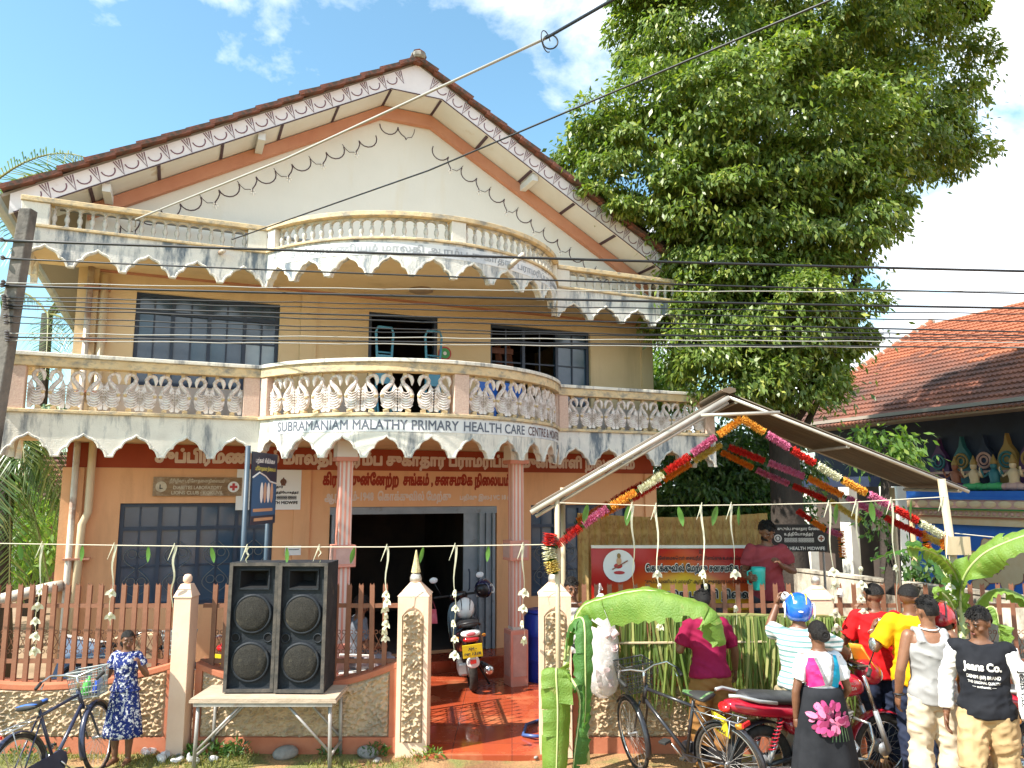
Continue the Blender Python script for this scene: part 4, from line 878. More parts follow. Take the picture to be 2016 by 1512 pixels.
for p, r_ in (((CL + Vector((0, -.02, -.03)), CR_ + Vector((0, -.02, -.03))), .026), ((CR_ + Vector((0, -.02, -.03)), CE + Vector((0, -.02, -.03))), .018), ((CL + Vector((.05, .03, -.07)), CR_ + Vector((0, .03, -.08))), .018), ((CL + CB, CR_ + CB), .02), ((CR_ + CB, CE + CB), .02)):
    q = MB(); q.tube([p[0], p[1]], r_, 8); q.build('rafter', M_pole, cn, smooth=True)
for t_ in (0.03, 0.5, 0.97):
    for A_ in (CL, CE):
        a = A_ + (CR_ - A_) * t_ + Vector((0, 0, -.05)); q = MB(); q.tube([a, a + CB], .018, 6); q.build('purlin', M_pole, cn)
q = MB(); q.tube([(0.455, 7.86, -.02), (0.455, 7.86, 2.56)], .026, 8); q.build('post', M_bam, cn, smooth=True)
q = MB(); q.tube([(4.62, 8.0, 0.0), (4.42, 7.98, 2.74)], .04, 8); q.build('post', M_bam, cn, smooth=True)
q = MB(); q.bx(4.38, 4.62, 7.90, 7.94, 1.98, 2.16); q.build('post_block', M_bam, cn)
for x in (0.6, 4.5): q = MB(); q.tube([(x, 9.2, 0.0), (x, 9.2, 2.66)], .03, 8); q.build('post', M_bam, cn, smooth=True)
q = MB(); q.tube([at(1380, 818, 7.75), at(1535, 812, 7.75)], .018, 8); q.build('cross_pipe', M_pole, cn, smooth=True)

# flower garlands: runs of packed blooms in changing colours
M_fl = {k: mat('blooms_' + k, c, c2, 40, 0.85, 0.5, 90, tl=c) for k, c, c2 in (('orange', (0.80, 0.22, 0.02), (0.90, 0.36, 0.04)), ('pink', (0.62, 0.10, 0.26), (0.80, 0.30, 0.45)), ('red', (0.60, 0.02, 0.02), (0.72, 0.05, 0.03)), ('yellow', (0.75, 0.55, 0.10), (0.82, 0.70, 0.25)), ('white', (0.78, 0.76, 0.52), (0.82, 0.80, 0.66)), ('marigold', (0.85, 0.40, 0.04), (0.90, 0.52, 0.10)), ('green', (0.03, 0.10, 0.02), (0.06, 0.16, 0.03)))}
def garland(label, pts, cols, r=.046):
    g = thing('flower_garland', label, 'garland', (0, 0, 0), 0, 'flower garlands under the canopy'); pts = [Vector(p) for p in pts]
    seg = [(pts[i + 1] - pts[i]).length for i in range(len(pts) - 1)]; tot = sum(seg)
    def pos(d):
        for i, s_ in enumerate(seg):
            if d <= s_ or i == len(seg) - 1: return pts[i].lerp(pts[i + 1], d / s_), (pts[i + 1] - pts[i]).normalized()
            d -= s_
    n = len(cols); d = 0.0; un = tot / n
    for c in cols:
        for (cc, l_, rr) in ((c, un * 0.90, r), ('green', un * 0.10, r * .55)):
            q = MB(); k = max(2, int(l_ / .016)); v = []
            for i in range(k):
                p, t = pos(min(tot - 1e-4, d + l_ * (i + .5) / k)); u_ = t.orthogonal().normalized(); w_ = t.cross(u_); m = 11; ph = rnd.random() * 6
                ring = []
                for j in range(m * 2):
                    a = ph + math.pi * j / m; ra = rr * (rnd.uniform(.92, 1.2) if j % 2 == 0 else rnd.uniform(.55, .75)); ring.append(p + (u_ * math.cos(a) + w_ * math.sin(a)) * ra + t * rnd.uniform(-.008, .008))
                q.add([p - t * .007] + ring + [p + t * .007], [(0, 1 + (j + 1) % (2 * m), 1 + j) for j in range(2 * m)] + [(2 * m + 1, 1 + j, 1 + (j + 1) % (2 * m)) for j in range(2 * m)])
            me = q.mesh('blooms', M_fl[cc]); put('blooms', me, g)['kind'] = 'stuff'; d += l_
    return g
gy = 7.78
g_ap = at(1460, 824, gy)
garland('front garland on the left slope, from the canopy peak down to the near post', [g_ap, at(1275, 955, gy), at(1180, 1010, gy), at(1092, 1078, gy)], ['marigold', 'pink', 'red', 'white', 'marigold', 'pink', 'red'])
garland('front garland on the right slope, from the canopy peak to the far bamboo post', [g_ap, at(1640, 935, gy + .1), at(1760, 1000, gy + .15), at(1862, 1058, gy + .2)], ['marigold', 'pink', 'red', 'white', 'marigold', 'pink', 'red', 'white'])
gb = 8.45
garland('yellow and orange garland just behind the front one on the left slope', [at(1420, 875, gb), at(1250, 980, gb), at(1110, 1052, gb)], ['yellow', 'orange', 'red', 'orange', 'red'], .042)
garland('red, pink and orange garland hanging in the middle of the right slope', [at(1435, 880, gb), at(1600, 945, gb), at(1775, 1035, gb), at(1900, 1090, gb)], ['red', 'pink', 'orange', 'pink', 'red', 'yellow'], .044)
gc = 9.1
garland('dim orange garland at the back of the canopy under the ridge', [at(1420, 890, gc), at(1500, 930, gc), at(1640, 990, gc), at(1700, 1030, gc)], ['orange', 'pink', 'red', 'yellow'], .042)
garland('dim red garland at the back left of the canopy', [at(1400, 880, gc), at(1250, 960, gc), at(1130, 1030, gc)], ['red', 'yellow', 'red', 'orange'], .042)
garland('orange and red garland sagging in front of the black midwife sign', [at(1570, 1005, gc), at(1620, 1040, gc), at(1660, 1055, gc)], ['red', 'orange', 'pink'], .042)
garland('orange garland tassel hanging beside the black midwife sign', [at(1655, 1045, gc), at(1660, 1100, gc)], ['orange', 'orange'], .045)
garland('orange tassel of blooms on the far bamboo post', [at(1858, 1052, gy + .2), at(1862, 1085, gy + .2)], ['orange'], .05)
garland('orange blooms drooping at the end of the middle right garland', [at(1815, 1045, gb), at(1830, 1092, gb)], ['orange', 'orange'], .05)
wreath = garland('cluster of mixed blooms tied to the near canopy post', [at(1085, 1050, 7.8), at(1080, 1085, 7.8), at(1092, 1130, 7.8)], ['red', 'white', 'yellow'], .075)

# ------------------------------------------------------------------ festoon strings with mango leaves and folded palm birds
M_str = mat('jute_string', (0.60, 0.54, 0.42), rough=0.9); M_mango = mat('mango_leaf', (0.06, 0.17, 0.03), (0.12, 0.26, 0.05), 12, 0.45, tl=(0.10, 0.30, 0.03)); M_palmy = mat('young_palm_leaf', (0.70, 0.69, 0.50), (0.80, 0.79, 0.62), 14, 0.6, tl=(0.5, 0.5, 0.22))
def string(label, pts):
    q = MB(); q.tube(pts, .005, 5); tag(q.build('festoon_string', M_str, None), label, 'string')
sL = [at(u, v, 7.9) for u, v in ((-160, 1066), (0, 1070), (250, 1074), (500, 1077), (760, 1077), (1090, 1072))]
string('pale jute string across the gate from the far left to the near canopy post', sL)
sR = [at(u, v, 7.75) for u, v in ((1102, 990), (1300, 996), (1480, 994), (1660, 990), (1866, 978))]
string('pale jute string under the canopy from post to post', sR)
string('pale jute string from the far bamboo post to the right edge', [at(1880, 1050, 7.9), at(1960, 1058, 7.9), at(2080, 1064, 7.9)])
ml = MB()
def leafmesh(q, L, W, seg=6, droop=0.12, fold=0.25):
    v = []; f = []
    for i in range(seg + 1):
        t = i / seg; w_ = W * math.sin(math.pi * min(1, t * .96 + .02)) ** .8; y_ = droop * L * math.sin(t * 2.2)
        v += [(-w_, y_ - fold * w_, -L * t), (0, y_, -L * t), (w_, y_ - fold * w_, -L * t)]
    for i in range(seg):
        o = i * 3; f += [(o, o + 1, o + 4, o + 3), (o + 1, o + 2, o + 5, o + 4)]
    q.add(v, f)
leafmesh(ml, .165, .026); ml_me = ml.mesh('mango_leaf', M_mango); shade(ml_me)
def place_on(pts, u, Y):
    P = [((p.x), p) for p in pts]; x = at(u, 1000, Y).x
    for i in range(len(pts) - 1):
        a, b_ = pts[i], pts[i + 1]
        if a.x <= x <= b_.x: return a.lerp(b_, (x - a.x) / (b_.x - a.x))
    return pts[-1]
leaf_l = [(45, 'far left by the palm trunk'), (168, 'left of the drainpipe'), (297, 'before the left window'), (420, 'between window and loudspeakers'), (568, 'above the join of the loudspeakers'), (700, 'beside the left column'), (835, 'before the dark doorway'), (962, 'at the right side of the doorway')]
for u, w_ in leaf_l: p = place_on(sL, u, 7.9); tag(put('mango_leaf', ml_me, None, p, (0, R(rnd.uniform(-12, 12)), R(rnd.uniform(-50, 50)))), 'green mango leaf on the gate string, ' + w_, 'leaf', 'mango leaves on the strings')
leaf_r = [(1157, 'nearest the near post'), (1238, 'second from the near post'), (1335, 'third from the near post'), (1412, 'above the maroon shirt boy'), (1455, 'left of the serving man'), (1648, 'right of the black sign'), (1715, 'in front of the white temple pillar'), (1795, 'nearest the far bamboo post')]
for u, w_ in leaf_r: p = place_on(sR, u, 7.75); tag(put('mango_leaf', ml_me, None, p, (0, R(rnd.uniform(-25, 25)), R(rnd.uniform(-50, 50))), (1.25,) * 3), 'green mango leaf on the canopy string, ' + w_, 'leaf', 'mango leaves on the strings')
bird = MB()
for a in (-1, 0, 1):
    leafmesh(bird, .06, .016, 3, 0, .1); n0 = len(bird.v) - 12
    Mx = Matrix.Rotation(R(a * 42), 4, 'Y')
    for i in range(n0, len(bird.v)): bird.v[i] = tuple(Mx @ Vector(bird.v[i]))
bird.ell((0, 0, -.008), (.017, .017, .02), 8, 5); bird_me = bird.mesh('palm_bird', M_palmy)
def palm_strip(label, p, L, nb_, first, grp='folded palm leaf pendants'):
    t = thing('palm_pendant', label, 'decoration', p, 0, grp); tw = rnd.uniform(-1, 1)
    v = []; f = []; k = 14; nB = first
    for i in range(k + 1):
        z = -L * i / k; w_ = (.009 * max(0, 1 - 1.3 * i / k * (L / max(first, .01)) * .8) + .0035) if nb_ else .011 * (1 - .8 * i / k) + .002; a = tw * i / k * 2.0; x0 = .012 * math.sin(i * .9 + tw * 3)
        v += [(x0 - w_ * math.cos(a), -w_ * math.sin(a), z), (x0 + w_ * math.cos(a), w_ * math.sin(a), z)]
        if i: f.append((2 * i - 2, 2 * i - 1, 2 * i + 1, 2 * i))
    q = MB(); q.add(v, f); q.build('strip', M_palmy, t)
    q = MB(); q.tube([(0, -.01, .03), (-.015, -.01, -.02), (-.06, -.01, -.14)], [.004, .007, .002], 5, flat=.4); q.build('tied_end', M_palmy, t)
    for i in range(nb_): put('palm_bird', bird_me, t, (.012 * math.sin(i * 2.1 + tw), 0, -first - i * (L - first) / max(1, nb_ - .5)), (rnd.uniform(-.2, .2), rnd.uniform(-.25, .25), rnd.uniform(-1.2, 1.2)), (rnd.uniform(1.05, 1.4),) * 3)
for u, nb_, L, w_ in ((90, 5, 1.08, 'far left'), (231, 2, .78, 'at the edge of the left window'), (349, 0, .60, 'above the slim pillar'), (491, 0, .18, 'above the left loudspeaker'), (632, 0, .16, 'above the right loudspeaker'), (764, 7, .90, 'over the pickets left of the gate'), (897, 5, 1.10, 'in front of the scooter'), (1030, 4, .98, 'at the right porch column')):
    palm_strip('pale palm leaf pendant on the gate string, ' + w_, place_on(sL, u, 7.9), L, nb_, .44 if nb_ else L)
for u, nb_, L, w_ in ((1245, 0, 1.0, 'before the round picture of the banner'), (1292, 5, 1.2, 'before the banner, left of its middle'), (1382, 5, 1.22, 'before the banner, right of its middle'), (1440, 2, 1.15, 'beside the green jug'), (1632, 5, 1.24, 'right of the black sign'), (1686, 5, 1.24, 'in front of the white temple pillar'), (1755, 1, 1.15, 'above the young men'), (1858, 4, 1.0, 'at the far bamboo post')):
    palm_strip('pale palm leaf pendant on the canopy string, ' + w_, place_on(sR, u, 7.75), L, nb_, .64 if nb_ else L)
# ------------------------------------------------------------------ foliage helpers
def leaf_mat(name, c1, c2, c3, rough=0.42, tl=0.3):
    m = bpy.data.materials.new(name); m.use_nodes = True; nt = m.node_tree; l = nt.links; b = nt.nodes['Principled BSDF']; b.inputs['Roughness'].default_value = rough; b.inputs['Specular IOR Level'].default_value = 0.55
    g = nd(nt, 'ShaderNodeNewGeometry'); r = nd(nt, 'ShaderNodeValToRGB'); l.new(g.outputs['Random Per Island'], r.inputs[0]); e = r.color_ramp.elements
    e[0].position = 0.0; e[0].color = (*c1, 1); e[1].position = 0.75; e[1].color = (*c2, 1); x = r.color_ramp.elements.new(1.0); x.color = (*c3, 1)
    l.new(r.outputs[0], b.inputs['Base Color'])
    ts = nd(nt, 'ShaderNodeBsdfTranslucent'); mx = nd(nt, 'ShaderNodeMixRGB'); mx.blend_type = 'MULTIPLY'; mx.inputs[0].default_value = 1; mx.inputs[2].default_value = (1.9, 2.1, 0.8, 1); l.new(r.outputs[0], mx.inputs[1]); l.new(mx.outputs[0], ts.inputs[0])
    ms = nd(nt, 'ShaderNodeMixShader'); ms.inputs[0].default_value = tl; l.new(b.outputs[0], ms.inputs[1]); l.new(ts.outputs[0], ms.inputs[2]); l.new(ms.outputs[0], nt.nodes['Material Output'].inputs[0])
    return m
def leaves(name, pos, out, size, m, parent, seed=0, aspect=0.42, droop=0.7, curl=0.16):
    rg = np.random.default_rng(seed); n = len(pos)
    d = out * 0.55 + rg.normal(0, 0.5, (n, 3)); d[:, 2] -= droop; d /= np.linalg.norm(d, axis=1)[:, None]
    nn = out * 0.5 + rg.normal(0, 0.55, (n, 3)); nn[:, 2] += 0.75; sdv = np.cross(d, nn); sdv /= np.linalg.norm(sdv, axis=1)[:, None] + 1e-9; nn = np.cross(sdv, d)
    L = size * rg.uniform(0.65, 1.25, n)[:, None]; W = L * aspect * rg.uniform(.8, 1.1, n)[:, None]
    base = pos; mid = pos + d * L * 0.45; tip = pos + d * L - nn * L * curl
    lf = mid + sdv * W * 0.5 - nn * L * 0.07; rt = mid - sdv * W * 0.5 - nn * L * 0.07
    v = np.stack([base, lf, tip, rt], 1).reshape(-1, 3).astype(np.float32)
    f = np.arange(n * 4).reshape(n, 4); tri = np.stack([f[:, [0, 1, 2]], f[:, [0, 2, 3]]], 1).reshape(-1)
    me = bpy.data.meshes.new(name); me.vertices.add(n * 4); me.vertices.foreach_set('co', v.ravel()); me.loops.add(n * 6); me.loops.foreach_set('vertex_index', tri.astype(np.int32))
    me.polygons.add(n * 2); me.polygons.foreach_set('loop_start', np.arange(0, n * 6, 3, dtype=np.int32)); me.polygons.foreach_set('loop_total', np.full(n * 2, 3, np.int32)); me.update(); me.validate(); me.materials.append(m)
    return put(name, me, parent)
def cloud(lobes, nclump, per, spread, seed=0, inner=0.35, dome=False):
    """clump centres on the shells of lobes (centre, radii), leaves scattered round each"""
    rg = np.random.default_rng(seed); wts = np.array([r[0] * r[1] + r[0] * r[2] for _, r in lobes]); wts = wts / wts.sum(); P = []; O = []
    for (c, r), k in zip(lobes, (wts * nclump).astype(int) + 1):
        d = rg.normal(0, 1, (k, 3)); d /= np.linalg.norm(d, axis=1)[:, None]
        rad = 1 - inner * rg.random(k) ** 2; cc = np.array(c) + d * np.array(r) * rad[:, None]
        for j in range(k):
            m = int(per * rg.uniform(.4, 1.6)); s_ = spread * rg.uniform(.6, 1.3)
            q = rg.normal(0, 1, (m, 3)) * np.array([s_, s_, s_ * .62])
            if dome:
                u = q / (np.linalg.norm(q, axis=1)[:, None] + 1e-9); u[:, 2] = np.where(u[:, 2] < -.25, -u[:, 2], u[:, 2]); q = u * s_ * 1.9 * rg.uniform(.62, 1.12, m)[:, None] * np.array([1, 1, .72])
            P.append(cc[j] + q); o = d[j] * 0.8 + q / (s_ * 2.5); O.append(o)
    P = np.concatenate(P); O = np.concatenate(O); O /= np.linalg.norm(O, axis=1)[:, None] + 1e-9
    return P, O
M_bark = mat('bark', (0.035, 0.028, 0.024), (0.06, 0.048, 0.04), 7, 0.9, 0.6, 25, stretch=(1, 1, .3))
M_leaf = leaf_mat('tree_leaf', (0.07, 0.12, 0.02), (0.15, 0.21, 0.036), (0.31, 0.33, 0.07), tl=0.3)
M_leafd = leaf_mat('shrub_leaf', (0.025, 0.07, 0.015), (0.06, 0.13, 0.025), (0.12, 0.18, 0.04), tl=0.3)
M_leafy = leaf_mat('bright_leaf', (0.07, 0.15, 0.025), (0.13, 0.22, 0.04), (0.22, 0.28, 0.06), tl=0.4)

# ------------------------------------------------------------------ the big tree over the temple lane
tree = thing('broadleaf_tree', 'tall dense broadleaf tree rising behind the canopy, right of the building', 'tree')
TY0 = 13.2
def lobe(u, v, ru, rv, Y, rd=None):
    c = at(u, v, Y); k = (Y * _c + (c.z - 2.6) * _s) / 1515.0; return (tuple(c), (ru * k, rd if rd else ru * k * 0.8, rv * k))
lobes = [lobe(1560, 10, 320, 190, 13.6), lobe(1390, 40, 170, 150, 13.0), lobe(1790, 110, 130, 180, 14.2), lobe(1830, 290, 95, 70, 14.2), lobe(1330, 250, 170, 130, 12.6), lobe(1180, 300, 80, 95, 12.6), lobe(1530, 240, 230, 150, 12.4), lobe(1640, 330, 130, 90, 12.6), lobe(1720, 250, 150, 130, 13.6), lobe(1270, 370, 120, 75, 12.6),
         lobe(1420, 400, 160, 100, 12.6), lobe(1570, 440, 180, 110, 13.0), lobe(1680, 400, 85, 80, 13.0), lobe(1440, 500, 140, 70, 13.0), lobe(1600, 560, 90, 90, 13.2), lobe(1390, 585, 85, 55, 13.0), lobe(1520, 640, 195, 85, 13.0), lobe(1480, 590, 150, 90, 12.8), lobe(1575, 680, 90, 85, 13.0), lobe(1380, 620, 90, 80, 12.7), lobe(1400, 700, 90, 60, 12.8), lobe(1540, 750, 110, 65, 12.9), lobe(1470, 760, 90, 50, 12.7), lobe(1340, 660, 50, 50, 12.9)]
P, O = cloud(lobes, 660, 330, 0.195, 3, 0.30, True); P2, O2 = cloud(lobes, 520, 90, 0.22, 4, 0.6); P = np.concatenate([P, P2]); O = np.concatenate([O, O2])
leaves('crown', P, O, 0.128, M_leaf, tree, 5)['kind'] = 'stuff'
b = MB(); tb0 = at(1560, 1100, TY0)
b.tube([(tb0.x + .05, TY0, 0), (tb0.x, TY0, 1.0), (tb0.x - .05, TY0, 2.2), (tb0.x - .05, TY0, 3.6), (tb0.x - .1, TY0, 5.2), (tb0.x - .15, TY0 + .1, 7.2), (tb0.x, TY0 + .2, 9.2)], [.36, .30, .27, .24, .2, .15, .08], 12)
b.build('trunk', M_bark, tree, smooth=True)
for pts, r_ in (([(0, 3.6), (.7, 4.6), (1.3, 6.2), (2.0, 8.0)], .13), ([(0, 4.2), (-.9, 5.6), (-1.9, 6.8), (-2.9, 7.5)], .13), ([(0, 5.0), (.2, 6.4), (1.0, 7.6), (1.8, 9.0)], .11), ([(0, 3.0), (.45, 3.9), (.9, 4.8)], .07), ([(0, 3.2), (-.6, 4.2), (-1.1, 4.9)], .07), ([(-.05, 5.6), (-1.0, 7.2), (-1.4, 8.8)], .10)):
    q = MB(); q.tube([(tb0.x - .05 + x, TY0 - .1 * i, z) for i, (x, z) in enumerate(pts)], [r_ * (1 - .22 * i) for i in range(len(pts))], 8); q.build('limb', M_bark, tree, smooth=True)

# ------------------------------------------------------------------ greenery behind
def shrub(label, lobes_, n, per, spread, size, m, seed, trunk=None, name='shrub', cat='shrub', grp='greenery beyond the buildings'):
    t = thing(name, label, cat, (0, 0, 0), 0, grp); P, O = cloud(lobes_, n, per, spread, seed, .6); leaves('crown', P, O, size, m, t, seed)['kind'] = 'stuff'
    if trunk: q = MB(); q.tube([trunk, (trunk[0] + .1, trunk[1], lobes_[0][0][2])], [.12, .06], 7); q.build('trunk', M_bark, t)
    return t
shrub('dark feathery green bush behind the canopy, left of the tree trunk', [lobe(1390, 960, 120, 100, 15.0), lobe(1480, 930, 110, 130, 15.5), lobe(1330, 1030, 70, 60, 14.6), lobe(1520, 1030, 70, 60, 14.4), lobe(1420, 1010, 150, 90, 16.5), lobe(1400, 900, 120, 60, 16.5)], 300, 110, .2, .13, M_leafd, 11, (3.8, 15.2, 0))
shrub('sunlit yellow green bush between the building corner and the big tree', [lobe(1310, 740, 45, 70, 17), lobe(1330, 650, 50, 90, 17.5), lobe(1290, 820, 40, 80, 17)], 60, 90, .3, .16, M_leafy, 12, (3.6, 17, 0), 'small_tree', 'tree')
shrub('bright leafy shoots above the right end of the canopy', [lobe(1730, 880, 70, 40, 12.4), lobe(1770, 910, 40, 30, 12.4)], 30, 34, .16, .15, M_leafy, 13, (5.9, 12.4, 1.2), 'young_tree', 'tree')
shrub('leafy plant on the lane wall beside the blue mural', [lobe(1825, 1130, 45, 22, 11.2), lobe(1790, 1120, 20, 18, 11.2)], 10, 20, .1, .13, M_leafd, 14, (6.0, 11.2, 1.2))
shrub('flowering creeper hanging below the tin canopy by the white pillar', [lobe(1740, 1030, 26, 40, 10.2), lobe(1760, 1080, 20, 20, 10.2)], 8, 26, .1, .10, M_leafd, 15, (4.9, 10.2, 1.3))
shrub('low green trees at the left edge behind the drainpipe', [lobe(30, 1080, 90, 60, 14), lobe(90, 1010, 50, 70, 15), lobe(-60, 1000, 90, 90, 15)], 60, 70, .25, .15, M_leafy, 16, (-9, 15, 0))
shrub('distant dark trees far left behind the palms', [lobe(-120, 960, 160, 80, 26), lobe(40, 1000, 120, 70, 28), lobe(150, 1010, 100, 60, 30)], 90, 60, .6, .35, M_leafd, 17, (-14, 27, 0), 'far_trees', 'tree')
shrub('distant trees on the far right behind the temple lane', [lobe(1650, 960, 160, 70, 32), lobe(1900, 960, 200, 60, 36), lobe(2100, 940, 200, 80, 36)], 90, 60, .7, .4, M_leafd, 18, (16, 33, 0), 'far_trees', 'tree')
# coconut palms
M_pf = leaf_mat('palm_leaflet', (0.05, 0.10, 0.035), (0.10, 0.16, 0.05), (0.20, 0.20, 0.07), 0.35, 0.25); M_rib = mat('palm_rib', (0.24, 0.24, 0.09), (0.18, 0.17, 0.06), 5, 0.5)
def frond(parent, base, tip, sag_, n=46, L=0.75, hang=0.8, seed=0, width=.03):
    rg = random.Random(seed); base, tip = Vector(base), Vector(tip); f = put('frond', None, parent); pts = []
    for i in range(13):
        t = i / 12; p = base.lerp(tip, t); p.z += sag_ * 4 * t * (1 - t); pts.append(p)
    q = MB(); q.tube(pts, [.028 * (1 - .85 * i / 12) for i in range(13)], 6); q.build('midrib', M_rib, f)
    q = MB(); ax = (tip - base); ax.z = 0; ax.normalize(); sd_ = ax.cross(Vector((0, 0, 1)))
    for i in range(n):
        t = .12 + .88 * i / n; k = min(11, int(t * 12)); p = pts[k].lerp(pts[k + 1], t * 12 - k); tg = (pts[k + 1] - pts[k]).normalized(); l_ = L * (math.sin(math.pi * (t * .86 + .1)) ** .6) * rg.uniform(.85, 1.1)
        for s_ in (-1, 1):
            d = (sd_ * s_ * .75 + tg * .55 + Vector((0, 0, rg.uniform(-.25, .15)))).normalized(); w_ = tg * width * .5
            a = p; b_ = p + d * l_ * .5 + Vector((0, 0, -hang * l_ * .14)); c_ = p + d * l_ * .86 + Vector((0, 0, -hang * l_ * .62)); w2 = w_ * .9
            q.add([a - w_ * .5, a + w_ * .5, b_ + w2, b_ - w2, c_], [(0, 1, 2, 3), (3, 2, 4)])
    me = q.mesh('leaflets', M_pf); put('leaflets', me, f)['kind'] = 'stuff'; return f
def palm(label, x, y, zc, specs, trunk=True):
    t = thing('coconut_palm', label, 'palm', (x, y, 0), 0, 'coconut palms')
    if trunk: q = MB(); q.tube([(.2, 0, 0), (.05, 0, zc * .5), (0, 0, zc)], [.17, .13, .12], 10); q.build('trunk', M_bark, t, smooth=True)
    for k, (dx, dy, dz, sg_) in enumerate(specs): frond(t, (0, 0, zc), (dx, dy, zc + dz), sg_, seed=k + int(x * 7))
palm('tall coconut palm at the left edge, its fronds hanging beside the roof corner', -9.5, 13.0, 7.7, [(2.7, -.3, .3, .65), (2.5, .8, -.6, .5), (1.9, -1.2, -1.6, .5), (2.2, 1.5, .8, .5), (-2, .5, 0, .6), (.5, -2.2, -.8, .5), (-.5, 2, .4, .5)])
palm('coconut palm behind the utility pole, level with the upper floor', -10.5, 17.0, 6.6, [(3.0, -.9, 1.2, .6), (3.4, .2, -1.6, .6), (2.2, -1.2, -2.2, .5), (3.6, -.6, -.2, .7), (3.0, .6, .7, .6), (2.9, -1.6, -1.2, .5), (3.3, -1.0, .9, .6), (2.4, -2.2, -.5, .5), (-2, .4, 0, .6), (1.3, -2, -1.8, .4), (4.2, -.2, -1.0, .7)])
palm('low coconut palm at the left edge below the balcony', -7.2, 11.0, 3.2, [(1.2, -.2, -1.0, .5), (1.0, .6, -1.7, .4), (.7, -.7, -.2, .4), (1.35, .3, -.3, .4), (.4, -.3, -2.0, .3), (-1.5, 0, -.5, .5), (.9, .2, .5, .4), (.2, -.6, -1.2, .4), (1.3, -.1, -1.6, .5), (.6, .4, -2.2, .3)], True)
palm('coconut palm peeping over the temple roof at the right edge', 16.4, 19.0, 7.6, [(-3.0, -.3, -.3, .5), (-2.6, -.8, -1.0, .4), (-2.2, .6, .4, .5), (2, 0, 0, .5)])

# ------------------------------------------------------------------ temple on the right
TRZ = math.atan2(-.94, .34); TO = Vector((7.36, 22.86, 0))
tm = thing('temple', 'temple with clay tiled roof, dark painted gallery and blue mural wall, right edge', 'temple', TO, TRZ)
TX, TYv = Vector((math.cos(TRZ), math.sin(TRZ), 0)), Vector((-math.sin(TRZ), math.cos(TRZ), 0))
def tem(u, v, yl):
    d = at(u, v, 1.0) - Vector((0, 0, 2.6)); o = Vector((0, 0, 2.6)); k = ((TO + TYv * yl) - o).dot(TYv) / d.dot(TYv); p = o + d * k - TO; return p.dot(TX), p.z
M_tiler = mat('temple_tile', (0.30, 0.115, 0.070), (0.20, 0.085, 0.060), 2.2, 0.8, 0.25, 40, dirt=(0.11, 0.065, 0.055), dsc=0.5, dlo=0.42, dhi=0.62, space='geo')
M_tileo = mat('temple_tile_new', (0.36, 0.13, 0.07), (0.29, 0.105, 0.06), 3, 0.8, 0.2, 40, dirt=(0.30, 0.12, 0.07), dsc=1.2, dlo=0.55, dhi=0.7, space='geo')
RS = math.atan(.55); rf = put('roof', None, tm, (0, 0, 4.3), (RS, 0, 0)); LEN, UP = 12.8, 8.2
tl_ = MB(); prof = [(-.125, .0), (-.095, .028), (-.06, .03), (-.03, .004), (.0, .0), (.03, .028), (.065, .03), (.095, .004), (.128, .0)]
v_ = []; f_ = []
for yy, dz in ((0, .045), (.38, -.014)): v_ += [(x, yy, z + dz) for x, z in prof]
n9 = len(prof); v_ += [(x, 0, z - .004) for x, z in prof]
f_ += [(i, i + 1, n9 + i + 1, n9 + i) for i in range(n9 - 1)] + [(2 * n9 + i, 2 * n9 + i + 1, i + 1, i) for i in range(n9 - 1)]
tl_.add(v_, f_); tme = tl_.mesh('roof_tile', M_tiler); tme2 = tl_.mesh('roof_tile', M_tileo)
cand = []
for r_ in range(int(UP / .32)):
    for c_ in range(int(LEN / .25)): cand.append((c_ * .25 + .12, r_ * .32, r_))
def vis(c): 
    p = TO + TX * c[0] + TYv * (c[1] * math.cos(RS)) + Vector((0, 0, 4.3 + c[1] * math.sin(RS))); u = 1008 + 1515 * p.x / (p.y * _c + (p.z - 2.6) * _s); return u < 2040
cv = sorted([c for c in cand if vis(c)], key=lambda c: (c[2], -c[0])); near = set(c[:2] for c in cv[:300]); q = MB(); q2 = MB()
for c in cand:
    new = c[2] > 12 + 3 * math.sin(c[0] * .7) + rnd.uniform(-1.5, 1.5)
    if c[:2] in near: put('roof_tile', tme2 if new else tme, rf, (c[0], c[1], rnd.uniform(-.004, .004)), (0, 0, R(rnd.uniform(-.8, .8))))
    else: (q2 if new else q).add(v_, f_, Matrix.Translation((c[0], c[1], rnd.uniform(-.004, .004))))
for k_, (qq, mm) in enumerate(((q, M_tiler), (q2, M_tileo))):
    if qq.v: put('tile_field', qq.mesh('tile_field', mm), rf)['kind'] = 'stuff'
q = MB(); q.bx(0, LEN, 0.05, UP, -.06, -.014); q.build('roof_deck', M_und, rf)
M_cem = mat('ridge_mortar', (0.50, 0.45, 0.38), (0.38, 0.33, 0.28), 6, 0.9)
for k in range(19): qq = MB(); qq.tube([(0, k * .43, .04), (0, k * .43 + .45, .03)], [.105, .09], 8); qq.build('verge_tile', M_tileo, rf); qq = MB(); qq.tube([(0.02, k * .43 + .40, .05), (0.02, k * .43 + .46, .05)], .115, 8); qq.build('mortar_joint', M_cem, rf)
